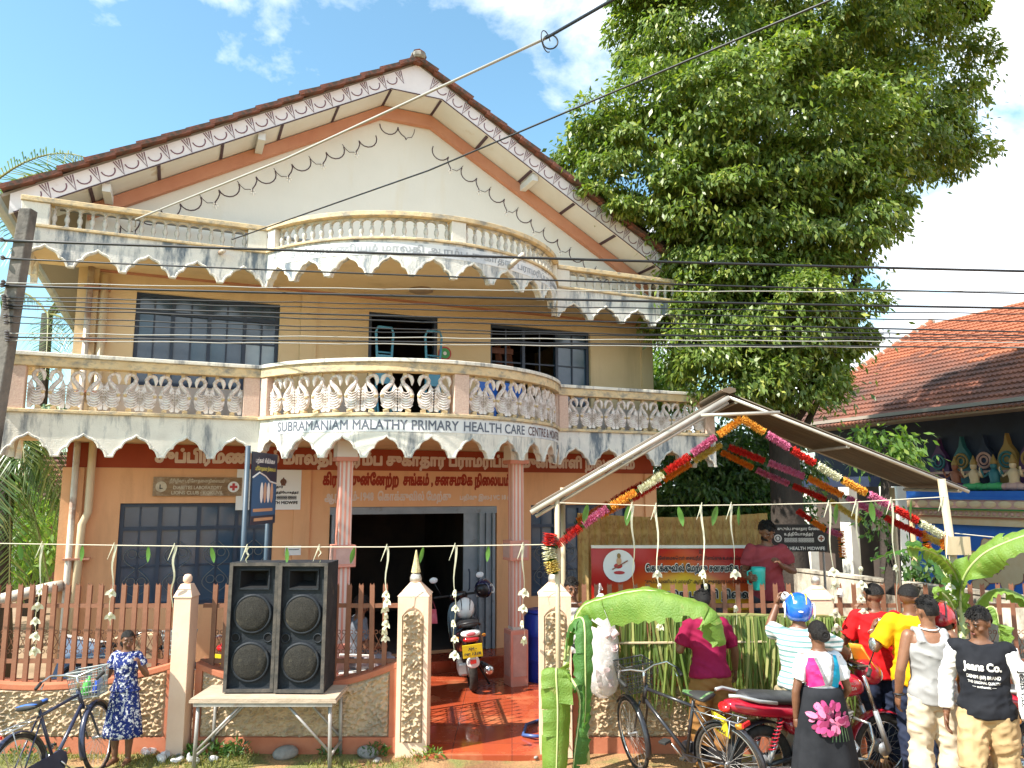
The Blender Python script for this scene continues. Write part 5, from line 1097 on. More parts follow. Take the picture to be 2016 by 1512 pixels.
# painted gallery under the eave
M_navy = mat('temple_navy', (0.012, 0.02, 0.05), (0.018, 0.03, 0.07), 3, 0.7); M_bluew = mat('temple_blue', (0.012, 0.10, 0.42), (0.02, 0.14, 0.50), 2, 0.7); M_tan = mat('temple_tan', (0.62, 0.42, 0.24), (0.66, 0.48, 0.30), 4, 0.7); M_pink = mat('temple_pink', (0.50, 0.26, 0.22), (0.58, 0.34, 0.28), 4, 0.7)
M_teal = mat('temple_teal', (0.025, 0.13, 0.15)); M_purp = mat('temple_purple', (0.08, 0.025, 0.10)); M_gold = mat('temple_gold', (0.30, 0.18, 0.05)); M_grn = mat('temple_green', (0.06, 0.32, 0.10)); M_brn = mat('temple_brown', (0.30, 0.10, 0.05))
WY = 1.5; xm, _ = tem(1800, 1000, WY)
def tbx(name, m, x0, x1, y0, y1, z0, z1, **k): q = MB(); q.bx(x0, x1, y0, y1, z0, z1); return q.build(name, m, tm, **k)
tbx('wall', M_navy, 0, LEN, WY + .5, WY + .7, 0, 4.7)
tbx('mural_wall', M_bluew, xm, LEN, WY, WY + .3, 0, 1.86)
zb = [(1.86, 2.02, .10, M_tan), (2.02, 2.06, .14, M_brn), (2.06, 2.20, .08, M_tan), (2.20, 2.24, .16, M_grn), (2.24, 2.44, .22, M_pink), (2.44, 2.50, .26, M_bluew), (2.50, 2.64, .20, M_bluew)]
for z0, z1, pr, m in zb: tbx('moulding', m, xm - pr * .5, LEN, WY - pr, WY + .48, z0, z1 - .002)
lot = MB(); lot.ell((0, 0, 0), (.16, .03, .085), 12, 6); lot_me = lot.mesh('lotus_petal', M_tan); k = 0
x = xm + .1
while x < LEN: put('lotus_petal', lot_me, tm, (x, WY - .225, 2.34)); x += .36
den = MB(); den.ell((0, 0, 0), (.055, .025, .05), 8, 5); den_me = den.mesh('bead', M_pink); x = xm
while x < LEN: put('bead', den_me, tm, (x, WY - .09, 2.13)); x += .14
for k in range(8):
    x = tem(1850 + k * 45, 900, WY + .4)[0]; q = MB(); m = (M_purp, M_teal, M_navy, M_gold)[k % 4]
    q.prism([(-.26, 2.66), (.26, 2.66), (.28, 3.2), (.2, 3.5), (.06, 3.7), (0, 3.95), (-.06, 3.7), (-.2, 3.5), (-.28, 3.2)], WY + .36, WY + .49, Matrix.Translation((x, 0, 0))); q.build('niche', m, tm)
    q = MB(); q.torus(.17, .03, 18, 6, Matrix.Translation((x, WY + .34, 3.35))); q.torus(.09, .025, 14, 6, Matrix.Translation((x, WY + .34, 3.35))); q.build('niche_ornament', (M_teal, M_gold, M_pink)[k % 3], tm)
tbx('gallery_ledge', M_pink, xm, LEN, WY + .2, WY + .49, 3.05, 3.11); tbx('gallery_ceiling', M_und, 0, LEN, .05, WY + .5, 4.42, 4.5)
for k, (u, cs, cb_) in enumerate(((1888, M_brn, M_purp), (1925, M_tan, M_grn), (1965, M_teal, M_grn), (2003, M_tan, M_pink))):
    x, z = tem(u, 940, WY + .15); s = thing('temple_statue', ('small seated statue in red, first from the left in the temple gallery', 'green robed seated statue with raised hands in the temple gallery', 'teal statue between two seated figures in the temple gallery', 'pink robed statue at the right edge of the temple gallery')[k], 'statue', TO + TX * x + TYv * (WY + .05) + Vector((0, 0, 2.645)), TRZ, 'painted temple statues')
    q = MB(); q.ell((0, 0, .10), (.24, .15, .10), 12, 6); q.ell((-.18, -.05, .09), (.12, .09, .08), 8, 5); q.ell((.18, -.05, .09), (.12, .09, .08), 8, 5); q.build('robe', cb_, s, smooth=True)
    q = MB(); q.tube([(0, 0, .12), (0, 0, .25), (0, 0, .38), (0, 0, .45), (0, 0, .50)], [.12, .10, .13, .09, .05], 10); q.ell((0, -.01, .56), (.07, .075, .085), 10, 7)
    for sx_ in (-1, 1): q.tube([(sx_ * .12, 0, .41), (sx_ * .23, -.04, .32), (sx_ * .24, -.10, .45)], [.04, .032, .028], 7); q.ell((sx_ * .24, -.11, .49), (.028, .02, .045), 6, 4)
    q.build('body', cs, s, smooth=True); q = MB(); q.lathe([(.075, .60), (.08, .64), (.055, .70), (.03, .76), (.008, .82)], 10); q.build('crown', M_gold, s, smooth=True)
# porch of the temple: white pillars before a dark hall
for u0, u1, y_ in ((1570, 1594, .15), (1736, 1772, .15), (1655, 1676, .9)):
    xa, _ = tem(u0, 1050, y_); xb, _ = tem(u1, 1050, y_); xa, xb = sorted((xa, xb)); q = MB(); q.bx(xa, xb, y_, y_ + .28, 0, 2.75); q.build('porch_pillar', M_white, tm, bevel=.01)
tbx('porch_beam', M_navy, 0, xm, .1, .5, 2.75, 3.0); tbx('porch_wall', M_dark, 0, xm - .05, WY + .2, WY + .45, 0, 3.0)
tbx('doorway', M_tan, xm - .16, xm - .02, WY - .02, WY + .15, 0, 1.9)
# mural figures, flat paint on the blue wall
def mural(name, m, pts, dy): 
    pp = [tem(u, v, WY) for u, v in pts]; q = MB(); y_ = WY - .004 - dy; q.add([(p[0], y_, p[1]) for p in pp], [tuple(range(len(pp)))]); q.build(name, m, tm)
def blobp(cx, cy, rx, ry, n=20, wob=.0, ph=0): return [(cx + rx * math.cos(2 * math.pi * i / n) * (1 + wob * math.sin(5 * 2 * math.pi * i / n + ph)), cy - ry * math.sin(2 * math.pi * i / n) * (1 + wob * math.sin(5 * 2 * math.pi * i / n + ph))) for i in range(n)]
for dy, gr, m in ((0, 1.6, M_brn), (.004, 0, M_tan)):
    for cx, cy, rx, ry, wb in ((1945, 1080, 16, 20, .12), (1912, 1100, 14, 14, .1), (1935, 1108, 24, 14, .08), (1900, 1125, 13, 14, .1), (1975, 1102, 26, 14, .06), (2000, 1112, 22, 24, .05), (1990, 1135, 26, 18, .05), (1960, 1140, 20, 8, .1), (1945, 1130, 18, 8, .12), (1985, 1150, 14, 12, .06), (1930, 1150, 16, 10, .1), (2020, 1100, 18, 30, .1)):
        mural('mural_figure', m, blobp(cx, cy, rx + gr, ry + gr, 22, wb, cx), dy + (cx % 7) * .0002)
for dx, dy_ in ((1880, 1090), (1868, 1075), (1862, 1110), (1875, 1125), (1885, 1070)): 
    p = tem(dx, dy_, WY); q = MB(); q.torus(.06, .012, 14, 5, Matrix.Translation((p[0], WY - .008, p[1])), 0, 4.2); q.build('mural_scroll', mat('mural_light_blue', (0.10, 0.35, 0.62)), tm)
# stained lane wall
lw = thing('lane_wall', 'mildew stained whitewashed boundary wall behind the pickets on the right', 'wall', (4.74, 12.64, 0), math.atan2(-3.18, 1.378))
M_lane = mat('lane_wall', (0.60, 0.55, 0.45), (0.48, 0.42, 0.33), 3, 0.9, 0.2, 30, dirt=(0.06, 0.05, 0.04), dsc=1.5, dlo=0.44, dhi=0.60, dstr=(1, 1, .4))
b = MB(); b.bx(-4.5, 5.2, 0, .16, 0, 1.33); b.build('wall', M_lane, lw); b = MB(); b.bx(-4.5, 5.2, -.02, .18, 1.33, 1.37); b.build('coping', M_lane, lw)
# house roof far left
hs = thing('far_house', 'small house with red tiled roof among the palms at the left edge', 'house', (-12.0, 20.0, 0), R(15))
b = MB(); b.bx(-3, 3, 0, 4, 0, 2.4); b.build('wall', M_gable, hs); b = MB()
b.add([(-3.4, -.6, 2.2), (3.4, -.6, 2.2), (3.4, 2, 3.7), (-3.4, 2, 3.7), (3.4, 4.6, 2.2), (-3.4, 4.6, 2.2)], [(0, 1, 2, 3), (3, 2, 4, 5)]); o = b.build('roof', M_tiler, hs); md = o.modifiers.new('s', 'SOLIDIFY'); md.thickness = .06
b = MB(); b.bx(-.5, .5, -.03, .0, 0, 1.9); b.build('door', M_wood, hs)
for k in range(12): b = MB(); b.tube([(-3.4, -.6 + k * .23, 2.26 + k * .132), (3.4, -.6 + k * .23, 2.26 + k * .132)], .035, 5); b.build('tile_course', M_tiler, hs)

# ------------------------------------------------------------------ utility pole and wires
M_conc = mat('pole_concrete', (0.20, 0.18, 0.16), (0.13, 0.12, 0.11), 5, 0.9, 0.4, 30, dirt=(0.08, 0.075, 0.07), dsc=2, dlo=.5, dhi=.66)
up = thing('utility_pole', 'square concrete utility pole at the left edge in front of the balcony corner', 'pole')
b = MB(); b.loft([[(-6.16, 8.5, 0), (-5.96, 8.5, 0), (-5.96, 8.70, 0), (-6.16, 8.70, 0)], [(-5.70, 8.52, 5.86), (-5.56, 8.52, 5.86), (-5.56, 8.66, 5.86), (-5.70, 8.66, 5.86)]]); b.build('post', M_conc, up, bevel=.012)
M_ins = mat('insulator', (0.09, 0.08, 0.08), rough=0.35); M_wire = mat('wire_black', (0.012, 0.013, 0.016), rough=0.5); M_wirew = mat('wire_pale', (0.34, 0.33, 0.30), rough=0.6)
wires = [(480, 531, .016, 'thickest black power cable, topmost of the street wires'), (568, 604, .014, 'thick black power cable, fourth down on the pole'), (515, 572, .010, 'black cable second from the top'), (562, 566, .006, 'thin pale wire sagging between the two thick cables'), (590, 617, .007, 'thin black wire just under the fourth cable'), (597, 632, .007, 'thin dark wire sixth from the top'), (606, 652, .010, 'twisted grey cable crossing the upper windows'), (612, 657, .008, 'twisted dark cable below the grey one'), (628, 664, .007, 'thin wire across the upper door'), (640, 656, .006, 'thin loose wire near the blue trolleys'), (660, 672, .006, 'thin pale wire above the balcony rail'), (668, 684, .009, 'black cable just above the balcony rail'), (674, 682, .006, 'lowest pale wire above the balcony rail')]
for k, (vl, vr, r_, lab) in enumerate(wires):
    a = at(20 + k, vl, 8.62); a.y = 8.50; e_ = at(2016, vr, 9.2); c_ = e_ + (e_ - a) * .25; q = MB(); sg_ = (.05, .03, .06, .10, .04, .05, .03, .05, .06, .10, .05, .04, .06)[k]
    pts = []
    for i in range(33):
        t = i / 32; p = a.lerp(c_, t); p.z -= sg_ * 4 * t * (1 - t) * (.6 + .4 * math.sin(k)); p.z += .006 * math.sin(i * 2.3 + k) if r_ < .009 else 0; pts.append(p)
    q.tube(pts, r_, 6); tag(q.build('overhead_wire', M_wirew if 'pale' in lab else M_wire, None, smooth=True), lab, 'wire', 'street wires on the pole')
    q = MB(); q.lathe([(.012, -.025), (.028, -.018), (.018, -.005), (.028, .007), (.018, .018), (.006, .028)], 8); q.build('insulator', M_ins, up, loc=(a.x, a.y - .03, a.z))
t0 = BL(-4.05, -1.12, 6.0); t1 = at(1075, 75, 5.2); t2 = at(1240, -20, 4.4); t3 = t2 + (t2 - t1) * 1.5
q = MB(); q.tube([t0 + Vector((0, 0, -.1)), t0, t0.lerp(t1, .5) + Vector((0, 0, -.06)), t1], .011, 6); tag(q.build('service_wire', M_wirew, None, smooth=True), 'pale service cable rising from the upper parapet past the roof peak', 'wire')
q = MB(); q.tube([t1, t2, t3], .012, 6); tag(q.build('service_wire', M_wire, None, smooth=True), 'black end of the service cable at the top with a loose loop', 'wire')
q = MB(); q.torus(.055, .006, 24, 6, Matrix.Translation(t1 + Vector((.03, 0, -.03)))); q.torus(.075, .004, 24, 6, Matrix.Translation(t1 + Vector((.0, .01, -.02))) @ Matrix.Rotation(R(60), 4, 'Z'), .5, 5.5); tag(q.build('cable_loop', M_wire, None, smooth=True), 'loose loop of black cable hanging in the sky above the roof', 'wire')
u0 = BL(-2.9, -1.1, 5.9); u1 = at(1630, 2, 4.6); q = MB(); q.tube([u0, u0.lerp(u1, .5) + Vector((0, 0, -.10)), u1, u1 + (u1 - u0) * .5], .009, 6); tag(q.build('service_wire', M_wire, None, smooth=True), 'thin black cable from the parapet up across the tree crown', 'wire')

# ------------------------------------------------------------------ under the canopy: curtain, banner, black sign, palm screen
M_curt = mat('gold_curtain', (0.50, 0.34, 0.13), (0.58, 0.42, 0.18), 10, 0.7, 0.1, dirt=(0.38, 0.24, 0.08), dsc=16, dlo=.52, dhi=.6, tl=(0.5, 0.33, 0.1))
ct = thing('curtain', 'gold patterned curtain hung as backdrop behind the red banner', 'curtain')
q = MB(); v = []; f = []; x0, x1, n = .78, 3.05, 160
for i in range(n + 1):
    x = x0 + (x1 - x0) * i / n; yy = 9.34 + .028 * math.sin(i * .62) + .01 * math.sin(i * 1.9); zt = 2.36 - .05 * math.sin(math.pi * i / n) + (.0 if i < 130 else -.0)
    for j in range(5): v.append((x, yy + .01 * j * math.sin(i * .3), zt - (zt - .15) * j / 4))
for i in range(n):
    for j in range(4): f.append((i * 5 + j, (i + 1) * 5 + j, (i + 1) * 5 + j + 1, i * 5 + j + 1))
q.add(v, f); q.build('cloth', M_curt, ct, smooth=True)
q = MB(); zz = [(x0 + .03 + i * .028, 9.29, 2.22 + (.05 if i % 2 else -.05)) for i in range(int((x1 - x0 - .06) / .028))]; q.tube(zz, .004, 4); q.tube([(x, y, z - .16) for x, y, z in zz], .004, 4); q.build('stitched_zigzag', M_brn, ct)
bn = thing('banner', 'red to yellow printed Tamil banner with a white picture roundel', 'banner', (2.0, 9.16, 1.62))
def banner_mat():
    m = bpy.data.materials.new('banner_print'); m.use_nodes = True; nt = m.node_tree; l = nt.links; b = nt.nodes['Principled BSDF']; b.inputs['Roughness'].default_value = .35
    tc = nd(nt, 'ShaderNodeTexCoord'); sp = nd(nt, 'ShaderNodeSeparateXYZ'); l.new(tc.outputs['Object'], sp.inputs[0])
    a = nd(nt, 'ShaderNodeMath'); a.operation = 'MULTIPLY'; a.inputs[1].default_value = .75; l.new(sp.outputs[0], a.inputs[0]); a2 = nd(nt, 'ShaderNodeMath'); a2.operation = 'ABSOLUTE'; l.new(a.outputs[0], a2.inputs[0])
    z = nd(nt, 'ShaderNodeMath'); z.operation = 'MULTIPLY_ADD'; z.inputs[1].default_value = 1.35; z.inputs[2].default_value = .30; l.new(sp.outputs[2], z.inputs[0]); s = nd(nt, 'ShaderNodeMath'); s.operation = 'ADD'; l.new(a2.outputs[0], s.inputs[0]); l.new(z.outputs[0], s.inputs[1])
    r = nd(nt, 'ShaderNodeValToRGB'); l.new(s.outputs[0], r.inputs[0]); e = r.color_ramp.elements; e[0].position = .32; e[0].color = (.80, .50, .02, 1); e[1].position = .9; e[1].color = (.45, .015, .012, 1); x = e.new(.6); x.color = (.62, .10, .012, 1); l.new(r.outputs[0], b.inputs['Base Color']); return m
q = MB(); v = []; f = []
for i in range(41):
    x = -1.08 + 2.16 * i / 40
    for j in range(9): zz = .36 - .72 * j / 8; v.append((x, .018 * math.sin(x * 3 + j * .5) + .008 * math.sin(x * 11 - j), zz - .03 * math.sin(math.pi * i / 40) * (1 - j / 8)))
for i in range(40):
    for j in range(8): f.append((i * 9 + j, (i + 1) * 9 + j, (i + 1) * 9 + j + 1, i * 9 + j + 1))
q.add(v, f); q.build('cloth', banner_mat(), bn, smooth=True)
q = MB(); q.bx(-1.08, 1.05, -.03, -.026, .34, .375); q.build('hem', M_white, bn)
disc(.185, M_sgnw, bn, (-.76, -.034, .14), 'picture_roundel')
pc = [(('figure_robe'), M_sgnw, (0, -.05), (.07, .075)), ('figure_sash', M_redx, (-.01, .0), (.05, .03)), ('figure_body', mat('fig_skin', (.62, .36, .2)), (0, .055), (.03, .045)), ('figure_crown', M_gold, (0, .115), (.022, .03)), ('figure_lap', M_redx, (.0, -.075), (.065, .02))]
for k, (nm, m, (cx, cz), (rx, rz_)) in enumerate(pc): q = MB(); q.ell((0, 0, 0), (rx, .002, rz_), 14, 6); q.build(nm, m, bn, loc=(-.76 + cx, -.037 - .002 * k, .14 + cz))
q = MB(); q.tube([(-.84, -.05, .10), (-.66, -.05, .20)], .007, 5); q.build('figure_lute', M_brn, bn)
M_bt = mat('banner_black', (0.02, 0.012, 0.01)); M_bw = mat('banner_outline', (0.75, 0.70, 0.6))
def dbl(s, w, h, x, z, fat=2): lettering(s, w + .02, h + .018, M_bw, bn, (x, -.038, z), fat=fat + 3); lettering(s, w, h, M_bt, bn, (x, -.041, z), fat=fat)
lettering('உ', .06, .04, M_bt, bn, (.2, -.038, .30), fat=1); lettering('மேன்\u0bc8மகொள் \u0bc8சவநீதி விளங்குக உலகமெலாம்', 1.05, .06, M_bt, bn, (.2, -.038, .225), fat=1)
dbl('\u0bc6காக்குவில் \u0bc7மற்கு சனசமூக நி\u0bc8லயம்', 1.42, .12, .26, .105); lettering('“சுப்பிரமணியம் மாலதி” ஆரம்ப சுகாதார பராமரிப்பு, முன்பள்ளி', 1.45, .06, M_bt, bn, (.26, -.038, -.04), fat=1)
dbl('சனசமூக பள்ளி நி\u0bc8லயம்', 1.5, .14, .2, -.19)
bs = thing('black_sign', 'black family health midwife board on the tree trunk behind the serving man', 'sign', at(1573, 1060, 9.7), R(-2))
b = MB(); b.bx(-.345, .345, 0, .02, -.16, .17); b.build('board', M_blk, bs, bevel=.004)
lettering('குடும்ப சுகாதார \u0bc7ச\u0bc8வ', .52, .055, M_sgnw, bs, (.0, -.004, .115), fat=1); lettering('உத்தி\u0bc7யாகத்தர்', .36, .055, M_sgnw, bs, (.0, -.004, .05), fat=1); lettering('පවුල් ෙසෟඛ්ය', .36, .05, M_sgnw, bs, (.0, -.004, -.02), fat=1); lettering('PUBLIC HEALTH MIDWIFE', .62, .042, M_sgnw, bs, (.0, -.004, -.12), fat=2)
q = MB(); q.torus(.04, .008, 18, 5, Matrix.Translation((-.26, -.006, 0))); q.ell((-.26, -.006, 0), (.02, .003, .025), 8, 4); q.build('crest', M_sgnw, bs); disc(.042, M_sgnw, bs, (.27, -.004, 0)); b = MB(); b.bx(-.03, .03, 0, .001, -.01, .01); b.bx(-.01, .01, 0, .001, .01, .03); b.bx(-.01, .01, 0, .001, -.03, -.01); b.build('cross', M_brn, bs, loc=(.27, -.007, 0))
for xx in (-.3, .3): b = MB(); b.tube([(xx, .03, -1.9), (xx, .03, .1)], .015, 6); b.build('post', M_tube, bs)
M_pl1 = leaf_mat('screen_leaflet', (0.10, 0.17, 0.04), (0.20, 0.26, 0.07), (0.42, 0.40, 0.16), .4, .3)
scn = thing('palm_leaf_screen', 'screen of green coconut fronds hung along the wall, right of the gate', 'screen')
for k in range(6):
    fr = put('frond', None, scn); xa, xb = .72 + k * .40, .72 + k * .40 + 1.0; zt = 1.385 - .01 * k + rnd.uniform(-.02, .02); yy = 8.10 - .012 * k
    xb = min(xb, 3.55); q = MB(); q.tube([(xa, yy, zt), ((xa + xb) / 2, yy - .01, zt + .015), (xb, yy, zt - .01)], [.016, .012, .006], 6); q.build('midrib', M_rib, fr)
    q = MB(); nl = 62
    for i in range(nl):
        x = xa + (xb - xa) * (i + rnd.random()) / nl; L = (.95 if x > 1.1 else .62 + .5 * max(0, x - .7)) * rnd.uniform(.7, 1.1); w_ = .011 * rnd.uniform(.7, 1.3); sl = rnd.uniform(-.10, .16); y0 = yy - rnd.uniform(0, .05); bo = rnd.uniform(-.04, .06)
        p = [(x, y0, zt), (x + sl * .3, y0 - .03 - bo * .3, zt - L * .4), (x + sl * .8, y0 - bo, zt - L * .8), (x + sl * 1.1, y0 + .01, zt - L)]; a = rnd.uniform(-.9, .9)
        for i2 in range(3):
            wa, wb = (w_ * (1, 1.1, .8, .1)[i2], w_ * (1, 1.1, .8, .1)[i2 + 1]); ca, sa = math.cos(a), math.sin(a)
            q.add([(p[i2][0] - wa * ca, p[i2][1] - wa * sa, p[i2][2]), (p[i2][0] + wa * ca, p[i2][1] + wa * sa, p[i2][2]), (p[i2 + 1][0] + wb * ca, p[i2 + 1][1] + wb * sa, p[i2 + 1][2]), (p[i2 + 1][0] - wb * ca, p[i2 + 1][1] - wb * sa, p[i2 + 1][2])], [(0, 1, 2, 3)])
    me = q.mesh('leaflets', M_pl1); bm = bmesh.new(); bm.from_mesh(me); bmesh.ops.remove_doubles(bm, verts=bm.verts, dist=1e-5); bm.to_mesh(me); bm.free(); put('leaflets', me, fr)['kind'] = 'stuff'
for z in (1.10,): q = MB(); q.tube([(.72, 8.02, z + .0), (3.5, 8.0, z + .03)], .012, 6); q.build('binding_stick', M_bam, scn)

# ------------------------------------------------------------------ banana plants
M_ban = mat('banana_leaf', (0.12, 0.24, 0.03), (0.19, 0.31, 0.05), 5, 0.5, 0.5, 70, stretch=(1, 1, 1), dirt=(0.28, 0.30, 0.08), dsc=9, dlo=.58, dhi=.70, tl=(0.27, 0.40, 0.04)); M_band = mat('banana_leaf_dark', (0.045, 0.14, 0.025), (0.07, 0.19, 0.035), 5, 0.52, 0.5, 70, tl=(0.12, 0.30, 0.03)); M_banst = mat('banana_stem', (0.36, 0.42, 0.16), (0.48, 0.50, 0.24), 7, 0.5, stretch=(1, 1, .3))
def banana_leaf(parent, pts, W, side, m, seed, wing=.25, tears=4):
    rg = random.Random(seed); pts = [Vector(p) for p in pts]; n = 44; P = []
    def cr(t):
        s_ = t * (len(pts) - 1); i = min(int(s_), len(pts) - 2); f_ = s_ - i; p0, p1, p2, p3 = pts[max(i - 1, 0)], pts[i], pts[i + 1], pts[min(i + 2, len(pts) - 1)]
        return .5 * ((2 * p1) + (p2 - p0) * f_ + (2 * p0 - 5 * p1 + 4 * p2 - p3) * f_ ** 2 + (3 * p1 - p0 - 3 * p2 + p3) * f_ ** 3)
    P = [cr(i / n) for i in range(n + 1)]; side = Vector(side).normalized(); lf = put('leaf', None, parent); q = MB()
    q.tube(P, [.016 * (1 - .8 * i / n) for i in range(n + 1)], 6); q.build('midrib', M_banst, lf, smooth=True)
    for s_ in (-1, 1):
        q = MB(); cuts = sorted(rg.sample(range(6, n - 3), tears)) + [n]; a = 4
        for c in cuts:
            v = []; f = []; k = c - a; tw = rg.uniform(-.09, .07); m_ = 5
            for i in range(a, c + 1):
                t = (i - 4) / (n - 4); tg = (P[min(i + 1, n)] - P[max(i - 1, 0)]).normalized(); sd_ = (side - tg * side.dot(tg)).normalized(); up_ = sd_.cross(tg); up_ = up_ if up_.z > 0 else -up_
                w_ = W * min(1, (math.sin(math.pi * min(1, t * .9 + .08)) ** .55)); edge = (i - a) / max(1, k)
                sh = -.5 * w_ * .25 * (1 if i == c and c != n else 0)
                for j in range(m_ + 1): u_ = j / m_; v.append(P[i] + sd_ * s_ * w_ * u_ * (1 - wing * .3 * u_) + up_ * (wing * w_ * (u_ * .6 - u_ * u_ * 1.3) + tw * u_ * u_ + .018 * math.sin(i * 2.1) * u_) - tg * (.10 * w_ * u_ * -1))
            for i in range(k):
                for j in range(m_): f.append((i * (m_ + 1) + j, i * (m_ + 1) + j + 1, (i + 1) * (m_ + 1) + j + 1, (i + 1) * (m_ + 1) + j))
            q.add(v, f); a = c
        o = q.build('blade', m, lf, smooth=True)
bp = thing('banana_plant', 'cut banana plant tied to the near canopy post, one long leaf arching to the right', 'banana plant')
q = MB(); q.tube([at(1090, 1560, 7.5), at(1105, 1400, 7.55), at(1112, 1330, 7.6), at(1122, 1250, 7.65)], [.05, .042, .035, .02], 10); q.build('stem', M_banst, bp, smooth=True)
banana_leaf(bp, [at(1116, 1290, 7.62), at(1140, 1205, 7.5), at(1185, 1180, 7.4), at(1270, 1163, 7.2), at(1345, 1180, 7.05), at(1405, 1205, 6.95), at(1428, 1268, 6.9)], .25, (0.1, -1, -.1), M_ban, 3, 1.05, 9)
banana_leaf(bp, [at(1112, 1300, 7.6), at(1122, 1235, 7.45), at(1148, 1220, 7.3), at(1152, 1300, 7.2), at(1152, 1400, 7.2), at(1145, 1440, 7.2)], .085, (1, .4, 0), M_band, 4, .5, 2)
banana_leaf(bp, [at(1112, 1360, 7.6), at(1102, 1330, 7.45), at(1095, 1320, 7.35), at(1098, 1400, 7.3), at(1095, 1520, 7.25), at(1090, 1580, 7.25)], .15, (1, .1, 0), M_ban, 5, .3, 8)
banana_leaf(bp, [at(1120, 1330, 7.6), at(1138, 1360, 7.5), at(1142, 1400, 7.45), at(1132, 1480, 7.4), at(1125, 1560, 7.4)], .08, (.6, -.6, 0), M_band, 6, .7, 2)
q = MB(); q.tube([at(1153, 1420, 7.5), at(1158, 1505, 7.5)], .02, 8); q.build('cut_stalk', M_banst, bp, smooth=True)
b2 = thing('banana_plant', 'banana plant behind the young men, broad leaf reaching off the right edge', 'banana plant')
q = MB(); q.tube([at(1900, 1560, 7.9), at(1896, 1350, 7.85), at(1892, 1200, 7.8)], [.06, .05, .03], 10); q.build('stem', M_banst, b2, smooth=True)
banana_leaf(b2, [at(1892, 1230, 7.8), at(1894, 1150, 7.7), at(1925, 1100, 7.5), at(1980, 1068, 7.3), at(2060, 1045, 7.1), at(2140, 1050, 7.0)], .18, (.2, -.8, -.5), M_ban, 7, .5, 8)
banana_leaf(b2, [at(1892, 1230, 7.8), at(1888, 1150, 7.75), at(1866, 1108, 7.6), at(1830, 1085, 7.5), at(1785, 1076, 7.45)], .085, (.1, .75, -.5), M_ban, 8, .25, 4)
banana_leaf(b2, [at(1890, 1220, 7.8), at(1870, 1150, 7.95), at(1820, 1085, 8.2), at(1770, 1085, 8.4), at(1715, 1105, 8.5)], .075, (.3, .6, -.7), M_band, 9, .2, 3)
banana_leaf(b2, [at(1900, 1240, 7.8), at(1930, 1180, 7.7), at(1975, 1160, 7.6), at(2040, 1190, 7.5), at(2100, 1240, 7.5)], .06, (.1, .7, -.7), M_ban, 10, .3, 2)
banana_leaf(b2, [at(1890, 1240, 7.8), at(1870, 1185, 7.6), at(1845, 1165, 7.5), at(1838, 1200, 7.5), at(1842, 1290, 7.5)], .07, (.8, .5, 0), M_ban, 11, .6, 2)
banana_leaf(b2, [at(1900, 1250, 7.8), at(1940, 1200, 7.6), at(1962, 1205, 7.5), at(1970, 1280, 7.5)], .05, (.8, .5, 0), M_ban, 12, .6, 1)
# ------------------------------------------------------------------ people
from mathutils.bvhtree import BVHTree
def baked(mb, mats, voxel, smooth=4, fold=None, noise=0.0, nsc=(9, 9, 5), seed=0, extra=None):
    """grow one continuous skin over overlapping shapes"""
    me = mb.mesh('tmp', mats); bm = bmesh.new(); bm.from_mesh(me); bmesh.ops.recalc_face_normals(bm, faces=bm.faces); bm.to_mesh(me); bm.free()
    o = bpy.data.objects.new('tmp', me); COL.objects.link(o)
    md = o.modifiers.new('r', 'REMESH'); md.mode = 'VOXEL'; md.voxel_size = voxel; md.use_smooth_shade = True
    if smooth: sm = o.modifiers.new('s', 'SMOOTH'); sm.iterations = smooth; sm.factor = .5
    dg = bpy.context.evaluated_depsgraph_get(); dg.update(); out = bpy.data.meshes.new_from_object(o.evaluated_get(dg)); bpy.data.objects.remove(o); bpy.data.meshes.remove(me)
    if noise:
        n = len(out.vertices); co = np.empty(n * 3, np.float32); out.vertices.foreach_get('co', co); co = co.reshape(-1, 3); nr = np.empty(n * 3, np.float32); out.vertex_normals.foreach_get('vector', nr); nr = nr.reshape(-1, 3)
        w0 = vnoise(co * np.array(nsc), 1.0, seed); w = (w0 - .5) * .7 + .9 * (.35 - np.abs(2 * vnoise(co * np.array(nsc) * 1.3 + co[:, [1, 2, 0]] * 6, 1.0, seed + 4) - 1) ** .8) + .4 * (vnoise(co * np.array(nsc) * 2.3 + co[:, [2, 0, 1]] * 9, 1.0, seed + 1) - .5)
        co = co + nr * (w * noise * 2)[:, None]; out.vertices.foreach_set('co', co.ravel()); out.update()
    if extra is not None:
        bm = bmesh.new(); bm.from_mesh(out); bm.from_mesh(extra); bmesh.ops.recalc_face_normals(bm, faces=bm.faces); bm.to_mesh(out); bm.free()
    shade(out); return out
